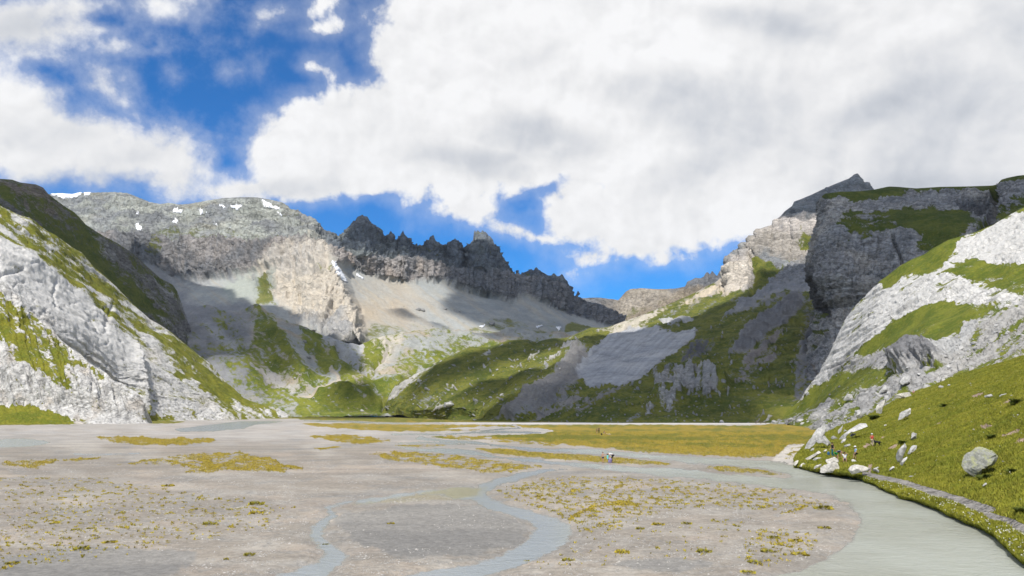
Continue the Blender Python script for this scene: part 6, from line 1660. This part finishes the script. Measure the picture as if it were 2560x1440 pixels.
def person(px_, py_, sheet, H, pose, heading, label, top, bottom, hair=None, hat=None, long_pants=False, long_hair=False, sleeves=False, group=None, dz=0, Y=None, bare=False):
    J = dict(BASE); J.update(POSES[pose]); J = {k: Vector(v) for k, v in J.items()}
    root = bpy.data.objects.new('person', None); COL.objects.link(root)
    p = on(sheet, px_, py_) if Y is None else Vector(PT(px_, py_, Y))
    root.location = p + Vector((0, 0, dz)); root.rotation_euler = (0, 0, heading); s_ = H / 1.7; root.scale = (s_,) * 3
    tag(root, label, 'person', group)
    names = ['pel', 'bel', 'che', 'nek', 'hea', 'top', 'shL', 'elL', 'wrL', 'haL', 'shR', 'elR', 'wrR', 'haR', 'hiL', 'knL', 'anL', 'toL', 'hiR', 'knR', 'anR', 'toR']
    R = [(.13, .10), (.12, .09), (.15, .10), .055, .085, .06, .06, .043, .028, .032, .06, .043, .028, .032, .085, .055, .038, .03, .085, .055, .038, .03]
    V = [J[n] for n in names]; id_ = {n: i for i, n in enumerate(names)}
    E = [('pel', 'bel'), ('bel', 'che'), ('che', 'nek'), ('nek', 'hea'), ('hea', 'top'), ('che', 'shL'), ('shL', 'elL'), ('elL', 'wrL'), ('wrL', 'haL'), ('che', 'shR'), ('shR', 'elR'), ('elR', 'wrR'), ('wrR', 'haR'),
         ('pel', 'hiL'), ('hiL', 'knL'), ('knL', 'anL'), ('anL', 'toL'), ('pel', 'hiR'), ('hiR', 'knR'), ('knR', 'anR'), ('anR', 'toR')]
    E = [(id_[a], id_[b_]) for a, b_ in E]
    for sd_2 in 'LR':                                       # five fingers on each hand
        w3, h3 = J['wr' + sd_2], J['ha' + sd_2]; ax_ = (h3 - w3).normalized()
        lat = ax_.cross(Vector((0, 0, 1)) if abs(ax_.z) < .8 else Vector((0, 1, 0))).normalized(); pn_ = ax_.cross(lat)
        for kf in range(5):
            if kf < 4:
                b0 = h3 + lat * (.024 * (kf - 1.5)); ln = (.060, .072, .068, .055)[kf]
                q1 = b0 + ax_ * ln * .6; q2 = b0 + ax_ * ln + pn_ * .02
            else:
                b0 = (w3 + h3) * .5 + lat * .03; q1 = b0 + lat * .03 + ax_ * .02; q2 = q1 + ax_ * .03
            i0 = len(V); V += [q1, q2]; R += [.0095, .008]; E += [(id_['ha' + sd_2], i0), (i0, i0 + 1)]
    # nose
    hf = Vector((0, 1, 0)); up_ = (J['top'] - J['nek']).normalized(); fwd = (hf - up_ * hf.dot(up_)).normalized() if abs(up_.y) < .9 else Vector((0, 0, -1))
    body = skin_obj('body', V, E, R, M_skin, root)
    hc = J['hea']
    def blob(name, c, r, mat, sc=(1, 1, 1), seg=10, cut=None):
        bm = bmesh.new(); bmesh.ops.create_uvsphere(bm, u_segments=seg, v_segments=max(6, seg // 2 + 2), radius=r)
        if cut is not None: bmesh.ops.delete(bm, geom=[v for v in bm.verts if v.co.z < cut * r], context='VERTS')
        me = bpy.data.meshes.new(name); bm.to_mesh(me); bm.free(); me.materials.append(mat)
        for f_ in me.polygons: f_.use_smooth = True
        o = link(me, name, root); o.location = c; o.scale = sc
        o.rotation_euler = up_.to_track_quat('Z', 'Y').to_euler()
        return o
    blob('nose', hc + fwd * .10 + up_ * .005, .016, M_skin)
    lat = up_.cross(fwd)
    for s2 in (-1, 1): blob('eye', hc + fwd * .085 + up_ * .02 + lat * s2 * .033, .012, M_eye, seg=8); blob('ear', hc + lat * s2 * .092, .022, M_skin, (.5, 1, 1.3), seg=8)
    blob('mouth', hc + fwd * .092 - up_ * .035, .016, CLO['darkred'], (1.3, .5, .4), seg=8)
    hm = hair or M_hair
    blob('hair', hc + up_ * .03 - fwd * .015, .108, hm, (1, 1.05, 1.02), seg=12, cut=-.15)
    if long_hair: skin_obj('ponytail', [hc - fwd * .06 + up_ * .02, J['nek'] - fwd * .09, J['che'] - fwd * .12], [(0, 1), (1, 2)], [.07, .06, .035], hm, root)
    if hat is not None:
        h_ = blob('hat', hc + up_ * .055, .118, hat, (1, 1, .95), seg=12, cut=0)
        bm = bmesh.new(); bmesh.ops.create_cone(bm, cap_ends=True, segments=14, radius1=.17, radius2=.15, depth=.015)
        me = bpy.data.meshes.new('brim'); bm.to_mesh(me); bm.free(); me.materials.append(hat)
        br = link(me, 'brim', h_)
    if not bare:
        vs = [J['pel'] + (J['bel'] - J['pel']) * .3, J['bel'], J['che'], J['che'] + (J['nek'] - J['che']) * .55, J['shL'], J['shL'].lerp(J['elL'], .6 if not sleeves else 1.0), J['shR'], J['shR'].lerp(J['elR'], .6 if not sleeves else 1.0)]
        skin_obj('shirt', vs, [(0, 1), (1, 2), (2, 3), (2, 4), (4, 5), (2, 6), (6, 7)], [(.155, .125), (.145, .115), (.17, .125), .08, .075, .062, .075, .062], top, root)
    k_ = .92 if long_pants else .75
    vs = [J['pel'] + Vector((0, 0, .03)), J['hiL'], J['hiL'].lerp(J['knL'], .55), J['hiR'], J['hiR'].lerp(J['knR'], .55)]
    ed_ = [(0, 1), (1, 2), (0, 3), (3, 4)]; rr = [(.145, .115), .102, .085, .102, .085]
    if long_pants:
        vs += [J['knL'], J['anL'] + Vector((0, 0, .04)), J['knR'], J['anR'] + Vector((0, 0, .04))]; ed_ += [(2, 5), (5, 6), (4, 7), (7, 8)]; rr += [.07, .058, .07, .058]
    skin_obj('trousers' if long_pants else 'shorts', vs, ed_, rr, bottom, root)
    for sd_2 in 'LR':
        a_, t_ = J['an' + sd_2], J['to' + sd_2]
        skin_obj('shoe', [a_ - Vector((0, 0, .03)), a_.lerp(t_, .5), t_], [(0, 1), (1, 2)], [.048, .046, .04], CLO['brown'], root, sub=1)
    return root


PI = math.pi
person(2083, 1144, GH, 1.68, 'walk', PI * .5, 'woman with long dark hair, black top and teal trousers, standing left of the group', CLO['black'], CLO['teal'], long_pants=True, long_hair=True, Y=87)
person(2094, 1153, GH, 1.75, 'bend', -PI * .5, 'man bending far forward in green shorts and a dark top', CLO['navy'], CLO['green'], hair=M_blond, Y=84.5)
person(2113, 1157, GH, 1.68, 'sitraise', PI * .85, 'person in a white top crouching with both arms raised to the head', CLO['white'], CLO['navy'], Y=83.5)
person(2141, 1154, GH, 1.72, 'stepup', PI * .5, 'person in a light blue shirt, white hat and black shorts stepping uphill', CLO['blue'], CLO['black'], hat=CLO['white'], Y=87)
person(2181, 1117, GH, 1.65, 'walk', -PI * .3, 'hiker in a red and white top, white hat and beige trousers on the slope', CLO['red'], CLO['beige'], long_pants=True, hat=CLO['white'])
person(2285, 984, GH, 1.70, 'sit', PI * .8, 'hiker seated on the white ledge at the rim of the bright slope', CLO['pink'], CLO['black'], sleeves=True)
person(1493.5, 1084.5, 'valley_floor', 1.66, 'stand', PI * .3, 'left of the two dark dressed people standing together in the brown meadow', CLO['plum'], CLO['brown'])
person(1498.5, 1083.5, 'valley_floor', 1.80, 'akimbo', -PI * .2, 'taller, right one of the two people standing together in the brown meadow', CLO['black'], CLO['black'], long_pants=True)
person(1511, 1086, 'valley_floor', 1.70, 'crouch', -PI * .5, 'person in a dark top leaning over on the meadow beside the standing pair', CLO['plum'], CLO['beige'])
person(1521, 1086.5, 'valley_floor', 1.70, 'lie', -PI * .5, 'person in light clothes lying on the meadow, rightmost of that group', CLO['yellow'], CLO['beige'], long_pants=True)
person(1508, 1157, 'valley_floor', 1.28, 'armout', PI * .9, 'bare chested child in dark blue shorts standing beside the stream with an arm out', CLO['navy'], CLO['navy'], hair=M_brownhair, bare=True, long_hair=True)
person(1530, 1157, 'valley_floor', 1.70, 'bend', PI * .5, 'adult in a white top and black trousers bending down beside the child at the stream', CLO['white'], CLO['black'], long_pants=True)


def pack(px_, py_, sheet, s_, mat, label, Y=None, name='backpack', cat='backpack'):
    root = bpy.data.objects.new(name, None); COL.objects.link(root)
    root.location = on(sheet, px_, py_) if Y is None else Vector(PT(px_, py_, Y)); tag(root, label, cat)
    bm = bmesh.new(); bmesh.ops.create_cube(bm, size=1); bmesh.ops.scale(bm, verts=bm.verts, vec=(.34, .24, .5)); bmesh.ops.translate(bm, verts=bm.verts, vec=(0, 0, .25))
    bmesh.ops.bevel(bm, geom=bm.edges[:], offset=.07, segments=3, affect='EDGES')
    me = bpy.data.meshes.new('bag_body'); bm.to_mesh(me); bm.free(); me.materials.append(mat); o = link(me, 'bag_body', root)
    bm = bmesh.new(); bmesh.ops.create_cube(bm, size=1); bmesh.ops.scale(bm, verts=bm.verts, vec=(.24, .1, .22)); bmesh.ops.translate(bm, verts=bm.verts, vec=(0, -.15, .17)); bmesh.ops.bevel(bm, geom=bm.edges[:], offset=.035, segments=2, affect='EDGES')
    me = bpy.data.meshes.new('pocket'); bm.to_mesh(me); bm.free(); me.materials.append(mat); link(me, 'pocket', root)
    for q in (-.1, .1):
        skin_obj('strap', [(q, .11, .42), (q, .2, .3), (q, .12, .08)], [(0, 1), (1, 2)], [.018] * 3, CLO['black'], root, sub=0)
    root.scale = (s_,) * 3; root.rotation_euler = (.25, .3, px_)
    return root


pack(2072, 1137, GH, .75, CLO['strongblue'], 'blue backpack on the rocks left of the woman in the black top', Y=86.5)
pack(2104, 1160, GH, .7, CLO['darkred'], 'dark red backpack between the bending man and the person in white', Y=83.6)
pack(1526, 1158, 'valley_floor', 1.25, CLO['lavender'], 'lavender bag on the bank under the bending adult')
pack(1505, 1087.5, 'valley_floor', 1.1, CLO['black'], 'black backpack lying on the meadow between standing and resting people')
# towel held by the bending adult
nU = 7
tv = [(-.12 + .24 * i / (nU - 1) + .02 * math.sin(j), .03 * math.sin(i * 1.9 + j * .6), -.62 * j / 8 * (1 + .08 * math.sin(i))) for j in range(9) for i in range(nU)]
tt = []
for j in range(8):
    for i in range(nU - 1):
        a = j * nU + i; tt += [(a, a + 1, a + nU + 1), (a, a + nU + 1, a + nU)]
tv = [(a * .8, b_, c * .75) for a, b_, c in tv]
o = tri_mesh('towel', tv, tt, CLO['aqua'], True); o.location = Vector(PT(1519, 1138, on('valley_floor', 1530, 1157).y - .3))
sm_ = o.modifiers.new('Solidify', 'SOLIDIFY'); sm_.thickness = .02
tag(o, 'aqua towel hanging from the hand of the bending adult', 'towel')

# dog beside the hiker in red
root = bpy.data.objects.new('dog', None); COL.objects.link(root); root.location = on(GH, 2194, 1116); root.rotation_euler = (0, 0, .6); root.scale = (1.15,) * 3
tag(root, 'black and tan dog standing beside the hiker in red', 'dog')
V = [(0, -.28, .50), (0, -.05, .49), (0, .20, .50), (0, .34, .60), (0, .43, .70), (0, .56, .67), (-.08, .22, .46), (-.08, .22, .24), (-.08, .24, .03), (-.08, .29, .02), (.08, .22, .46), (.08, .25, .24), (.08, .30, .03), (.08, .35, .02),
     (-.09, -.28, .42), (-.09, -.20, .28), (-.09, -.33, .16), (-.09, -.29, .02), (-.09, -.23, .02), (.09, -.28, .42), (.09, -.20, .28), (.09, -.33, .16), (.09, -.29, .02), (.09, -.23, .02), (0, -.42, .52), (0, -.56, .44)]
E = [(0, 1), (1, 2), (2, 3), (3, 4), (4, 5), (2, 6), (6, 7), (7, 8), (8, 9), (2, 10), (10, 11), (11, 12), (12, 13), (0, 14), (14, 15), (15, 16), (16, 17), (17, 18), (0, 19), (19, 20), (20, 21), (21, 22), (22, 23), (0, 24), (24, 25)]
R = [.11, .105, .14, .085, .085, .04, .06, .035, .026, .026, .06, .035, .026, .026, .07, .045, .025, .026, .026, .07, .045, .025, .026, .026, .03, .02]
skin_obj('body', V, E, R, CLO['black'], root)
skin_obj('chest_patch', [(0, .30, .50), (0, .34, .42)], [(0, 1)], [.09, .06], CLO['white'], root)
for q in (-1, 1): skin_obj('ear', [(q * .05, .42, .76), (q * .07, .41, .84)], [(0, 1)], [.03, .012], CLO['black'], root, sub=0)

# low footbridge far behind the meadow
M_wood = simple_mat('weathered_wood', (.16, .12, .09), .3, 4)
root = bpy.data.objects.new('footbridge', None); COL.objects.link(root); pb_ = Vector((*PT(1902, 1060, YG(1060))[:2], 0)); root.location = pb_
tag(root, 'small dark wooden footbridge at the far right end of the meadow', 'footbridge')
def box(name, c, s, mat, parent, bev=0):
    bm = bmesh.new(); bmesh.ops.create_cube(bm, size=1); bmesh.ops.scale(bm, verts=bm.verts, vec=s)
    if bev: bmesh.ops.bevel(bm, geom=bm.edges[:], offset=bev, segments=1, affect='EDGES')
    me = bpy.data.meshes.new(name); bm.to_mesh(me); bm.free(); me.materials.append(mat); o = link(me, name, parent); o.location = c; return o
box('deck', (0, 0, .9), (7, 1.6, .16), M_wood, root, .03)
for q in (-3.2, 0, 3.2):
    for r in (-.75, .75): box('post', (q, r, .9), (.16, .16, 2.0), M_wood, root, .02)
for r in (-.85, .85): box('rail', (0, r, 1.85), (7, .1, .12), M_wood, root, .02)
# ================================================================== PLANTS
def leaf_mat(name, a, b_, c=None):
    m, b, pr = mat_base(name)
    at = b.n('ShaderNodeAttribute', attribute_name='tone').outputs['Fac']
    cc = b.mix(at, a, b_)
    P_ = b.n('ShaderNodeNewGeometry').outputs['Position']
    n = b.noise(P_, 1.2, 3.0, .6)
    cc = b.mix(1.0, cc, b.mix(b.ss(n, .3, .7), (.75, .75, .75), (1.2, 1.2, 1.2)), 'MULTIPLY')
    b.put(pr.inputs['Base Color'], cc); pr.inputs['Roughness'].default_value = .75; pr.inputs['Specular IOR Level'].default_value = .2
    return m


M_blade = leaf_mat('grass_blade', (.15, .172, .018), (.31, .295, .035))
M_moss = leaf_mat('moss_leaf', (.17, .18, .025), (.40, .31, .035))


def blades(P0, h, wd, tone, lean=.5, seed=0):
    n = len(P0); r = np.random.RandomState(seed)
    a = r.uniform(0, 2 * np.pi, n); la = r.uniform(0, 2 * np.pi, n); ll = h * lean * r.uniform(.2, 1, n)
    dx = np.stack([np.cos(a) * wd / 2, np.sin(a) * wd / 2, np.zeros(n)], 1)
    tip = P0 + np.stack([np.cos(la) * ll, np.sin(la) * ll, h], 1)
    V = np.stack([P0 - dx, P0 + dx, tip], 1).reshape(-1, 3)
    T = np.arange(3 * n).reshape(-1, 3)
    return V, T, np.repeat(tone, 3)


# near hillside grass
g = SHEETS[GH]; s_ = g['skip']
Pp = g['P2'][s_:]; gm = g['grassm']
a = Pp[:-1, :-1]; bx = Pp[:-1, 1:] - a; by = Pp[1:, :-1] - a
area = np.linalg.norm(np.cross(bx, by), axis=2)
ok = (gm[:-1, :-1] > .5) & (g['pm'][:-1, :-1] > 3) & (a[..., 2] > .02) & (g['px'][:-1, :-1] < 2620)
wgt = area * ok * np.clip(60 / a[..., 1], .0, 1.6) ** 1.6
bankz = (g['py'][:-1, :-1] > np.interp(g['px'][:-1, :-1], [p[0] for p in pt], [p[1] + 3 for p in pt])) & (g['px'][:-1, :-1] > 2150)
wgt = wgt * np.where(bankz, 3.5, 1)
pr_ = (wgt / wgt.sum()).ravel()
r = np.random.RandomState(5); N = 170000
idx = r.choice(pr_.size, N, p=pr_); uu = r.rand(N, 1); vv = r.rand(N, 1)
P0 = a.reshape(-1, 3)[idx] + bx.reshape(-1, 3)[idx] * uu + by.reshape(-1, 3)[idx] * vv
bk = bankz.ravel()[idx]
clump = fbm(P0[:, 0] / 1.6, P0[:, 1] / 1.6, P0[:, 2] / 1.6, 3, 501)
h = np.clip(.13 + .22 * clump + .08 * r.rand(N), .04, .36) * np.where(bk, .8, 1.0)
V, T, tn_ = blades(P0 - np.array([0, 0, .02]), h, .035 + P0[:, 1] / 2200, np.clip(.42 + .9 * fbm(P0[:, 0] / 6, P0[:, 1] / 6, 0, 3, 502) + .25 * r.randn(N), 0, 1), .8, 6)
o = tri_mesh('grass', V, T, M_blade, attrs={'tone': tn_}); tag(o, 'green and yellow grass on the near slope and along the bank', 'grass', kind='stuff')
# white flowers on the bank
ib = np.nonzero(bk)[0]; ib = ib[r.rand(len(ib)) < .018]; ib2 = np.nonzero(~bk)[0]; ib2 = ib2[r.rand(len(ib2)) < .0012]; ib = np.concatenate([ib, ib2])
c = P0[ib] + np.stack([0 * h[ib], 0 * h[ib], h[ib] * .9], 1)
V, T, tn_ = blades(c, np.full(len(c), .05), .07, np.zeros(len(c)), 1.0, 8)
V2, T2, _ = blades(c, np.full(len(c), .05), .07, np.zeros(len(c)), 1.0, 9)
o = tri_mesh('wildflowers', np.concatenate([V, V2]), np.concatenate([T, T2 + len(V)]), simple_mat('white_petals', (.75, .74, .62)))
tag(o, 'tiny white flowers scattered along the grassy bank', 'flowers', kind='stuff')

# low ground cover on the sand
g = FG; Pp = g['P2']; a = Pp[:-1, :-1]; bx = Pp[:-1, 1:] - a; by = Pp[1:, :-1] - a
area = np.linalg.norm(np.cross(bx, by), axis=2)
ok = (g['cover'][:-1, :-1] + .35 * fbm(a[..., 0] / .8, a[..., 1] / .8, 0, 3, 510) > .42) & (a[..., 1] < 260) & (g['px'][:-1, :-1] > -60) & (g['px'][:-1, :-1] < 2200)
wgt = area * ok * np.clip(50 / a[..., 1], 0, 2) ** 2.0; pr_ = (wgt / wgt.sum()).ravel()
N = 130000; idx = r.choice(pr_.size, N, p=pr_)
P0 = a.reshape(-1, 3)[idx] + bx.reshape(-1, 3)[idx] * r.rand(N, 1) + by.reshape(-1, 3)[idx] * r.rand(N, 1)
cl_ = fbm(P0[:, 0] / .9, P0[:, 1] / .9, 0, 3, 511)
V, T, tn_ = blades(P0 - np.array([0, 0, .01]), np.clip(.05 + .12 * cl_ + .03 * r.rand(N), .02, .2), .05 + P0[:, 1] / 1800, np.clip(g['tone'][:-1, :-1].ravel()[idx] + .2 * r.randn(N), 0, 1), 1.2, 12)
o = tri_mesh('ground_cover', V, T, M_moss, attrs={'tone': tn_}); tag(o, 'orange and yellow mossy plants spreading over the grey sand', 'ground cover', kind='stuff')

# pebbles on the gravel bars
ok = (g['land'][:-1, :-1] > .8) & (a[..., 1] < 110) & (g['px'][:-1, :-1] > -60) & (g['px'][:-1, :-1] < 2200)
dn = np.clip(g['grav'][:-1, :-1] + .25 + .9 * fbm(a[..., 0] / 6, a[..., 1] / 2.5, 0, 3, 520), 0, 1) ** 2
wgt = area * ok * dn * np.clip(50 / a[..., 1], 0, 2) ** 1.5; pr_ = (wgt / wgt.sum()).ravel()
N = 26000; idx = r.choice(pr_.size, N, p=pr_)
P0 = a.reshape(-1, 3)[idx] + bx.reshape(-1, 3)[idx] * r.rand(N, 1) + by.reshape(-1, 3)[idx] * r.rand(N, 1)
sz = .016 + .04 * r.rand(N) ** 3 + P0[:, 1] * .0002
octa = np.array([(1, 0, 0), (0, 1, 0), (-1, 0, 0), (0, -1, 0), (0, 0, .6)], float); ot = np.array([(0, 1, 4), (1, 2, 4), (2, 3, 4), (3, 0, 4)])
th_ = r.rand(N) * 6.28; cs, sn = np.cos(th_), np.sin(th_); sx = r.uniform(.7, 1.5, N)
ov = octa[None] * sz[:, None, None] * np.stack([sx, 1 / sx, np.ones(N)], 1)[:, None, :]
V = np.stack([ov[..., 0] * cs[:, None] - ov[..., 1] * sn[:, None], ov[..., 0] * sn[:, None] + ov[..., 1] * cs[:, None], ov[..., 2]], -1) + P0[:, None, :]
T = (ot[None] + (np.arange(N) * 5)[:, None, None]).reshape(-1, 3)
pm2 = leaf_mat('pebble', (.27, .26, .24), (.44, .42, .39))
o = tri_mesh('pebbles', V.reshape(-1, 3), T, pm2, attrs={'tone': np.repeat(r.rand(N) ** 1.5, 5)}); tag(o, 'pale pebbles lying on the grey sand and gravel bars', 'pebbles', kind='stuff')


# single cushions and tufts one can point to
def tuft_mesh(name, n, hgt, tone, rad, seed, mat):
    rr = np.random.RandomState(seed)
    a_ = rr.rand(n) * 6.28; d_ = np.sqrt(rr.rand(n)) * rad
    base = np.stack([np.cos(a_) * d_, np.sin(a_) * d_ * .8, (1 - (d_ / rad) ** 2) * hgt * .45], 1)
    V, T, tn2 = blades(base, hgt * rr.uniform(.4, 1, n), rad * .16, np.clip(tone + .25 * rr.randn(n), 0, 1), .9, seed)
    me_o = tri_mesh(name, V, T, mat, attrs={'tone': tn2})
    return me_o
kinds = {'yellow': tuft_mesh('moss_cushion', 170, .16, .85, .5, 31, M_moss), 'green': tuft_mesh('moss_cushion', 150, .2, .45, .5, 32, M_moss), 'brown': tuft_mesh('moss_cushion', 130, .15, .6, .5, 33, M_moss)}
used = set()
TUFTS = [(135, 1308, 22, 'yellow', 'yellow moss cushion in the left foreground, right of the lone dark line'), (275, 1357, 36, 'yellow', 'largest yellow cushion with a red rim in the left foreground'), (142, 1365, 18, 'yellow', 'small orange cushion left of the largest yellow one'), (205, 1374, 42, 'green', 'flat olive tuft just left of the largest yellow cushion'),
         (30, 1410, 34, 'brown', 'dark orange tuft at the lower left corner'), (190, 1325, 26, 'brown', 'reddish brown low plant in the left foreground'), (228, 1322, 26, 'brown', 'second reddish brown low plant, right of the first'), (640, 1262, 42, 'green', 'tall green tuft on the sand left of centre'), (640, 1284, 40, 'yellow', 'broad yellow patch just below the tall green tuft'),
         (523, 1311, 38, 'green', 'long flat olive tuft on bare sand left of centre'), (813, 1365, 26, 'green', 'green and orange tuft standing in the shallow side stream'), (565, 1399, 14, 'brown', 'small brown tuft alone on the lower sand'), (622, 1389, 30, 'green', 'thin dark green streak of plants on the lower sand'), (977, 1310, 22, 'yellow', 'small yellow plant alone in the middle of the smooth sand flat'),
         (1331, 1391, 24, 'yellow', 'yellow cushion at the right shore of the side stream'), (1317, 1405, 18, 'brown', 'dark tuft beside the yellow cushion at the stream shore'), (1276, 1415, 18, 'green', 'green tuft at the very edge of the side stream'), (1555, 1380, 40, 'yellow', 'bright yellow green cushion near the lower centre'), (1418, 1402, 26, 'green', 'olive tuft right of the stream shore cushions'), (1600, 1322, 24, 'green', 'olive tuft in the sparse patch right of the yellow arc'),
         (1718, 1310, 26, 'green', 'pale green tuft at the right end of the sparse patch'), (1645, 1312, 36, 'yellow', 'orange yellow streak of moss right of the yellow arc'), (1946, 1362, 30, 'yellow', 'yellow green cushion on the gravel near the main river'), (1990, 1352, 40, 'yellow', 'yellow cushion right of the others near the main river bend'), (2000, 1388, 46, 'yellow', 'long orange cushion above the last shore of the main river'), (1920, 1379, 36, 'green', 'olive tuft left of the long orange cushion'),
         (1935, 1345, 34, 'green', 'flat green tuft near the tip of the gravel spit'), (2062, 1320, 36, 'brown', 'brown tuft on pale gravel near the river bend'), (2060, 1272, 46, 'green', 'dark olive streak at the shore of the river bend'), (1870, 1432, 40, 'brown', 'dark orange tuft at the bottom edge right of centre'), (1885, 1406, 34, 'green', 'yellow olive mat near the bottom edge'), (1760, 1380, 40, 'green', 'thin green tuft by a dark line in the gravel'), (155, 1245, 22, 'yellow', 'small yellow dot of moss on the far left sand'), (420, 1216, 34, 'yellow', 'yellow cushion on sand below the big orange patch')]
for px_, py_, wpx, kd, lab in TUFTS:
    p = on('valley_floor', px_, py_); sc_ = wpx / F * p.y
    if kd in used:
        o = kinds[kd].copy(); COL.objects.link(o)
    else:
        o = kinds[kd]; used.add(kd)
    o.location = p - Vector((0, 0, .01)); o.scale = (sc_, sc_ * 1.1, max(.5, min(1.4, sc_ * .9))); o.rotation_euler = (0, 0, px_ * .7)
    tag(o, lab, 'moss cushion' if kd != 'green' else 'grass tuft', 'cushions and tufts on the sand')
    if kd == 'green': o.name = 'grass_tuft'
# dark low shrubs on the slope
shr = tuft_mesh('shrub', 900, .55, .1, .5, 35, leaf_mat('shrub_leaf', (.08, .105, .015), (.16, .17, .025)))
for i, (px_, py_, wpx, lab) in enumerate([(2187, 1048, 34, 'low dark green shrub at the rim between rubble and bright slope'), (2540, 1008, 34, 'dark shrub at the right edge high on the bright slope'), (2362, 1018, 24, 'small dark shrub in the middle of the bright slope'), (2462, 1198, 38, 'low green shrub just below the lichened boulder'),
                                     (2480, 1095, 26, 'dark shrub above and right of the lichened boulder'), (2555, 1282, 40, 'dense tuft of shrub at the right edge beside the footpath'), (2255, 1108, 22, 'small shrub right of the leaning white slabs'), (2530, 1180, 26, 'dark tussock right of the lichened boulder')]):
    p = on(GH, px_, py_); sc_ = wpx / F * p.y
    o = shr if i == 0 else shr.copy()
    if i: COL.objects.link(o)
    o.location = p - Vector((0, 0, .03)); o.scale = (sc_ * .8, sc_ * .8, sc_ * .55); o.rotation_euler = (0, 0, i * 1.3)
    tag(o, lab, 'shrub', 'dark shrubs on the bright slope')

# ================================================================== AIR
bm = bmesh.new(); bmesh.ops.create_cube(bm, size=1)
me = bpy.data.meshes.new('haze'); bm.to_mesh(me); bm.free()
o = bpy.data.objects.new('haze', me); COL.objects.link(o)
o.scale = (9400, 7400, 1190); o.location = (150, 1900, 590)
m = bpy.data.materials.new('air'); m.use_nodes = True; m.node_tree.nodes.clear()
pv = m.node_tree.nodes.new('ShaderNodeVolumePrincipled'); mo_ = m.node_tree.nodes.new('ShaderNodeOutputMaterial')
m.node_tree.links.new(pv.outputs[0], mo_.inputs[1])
pv.inputs['Color'].default_value = (.80, .90, 1.0, 1); pv.inputs['Density'].default_value = 0.00002; pv.inputs['Anisotropy'].default_value = .1
me.materials.append(m); o['kind'] = 'stuff'
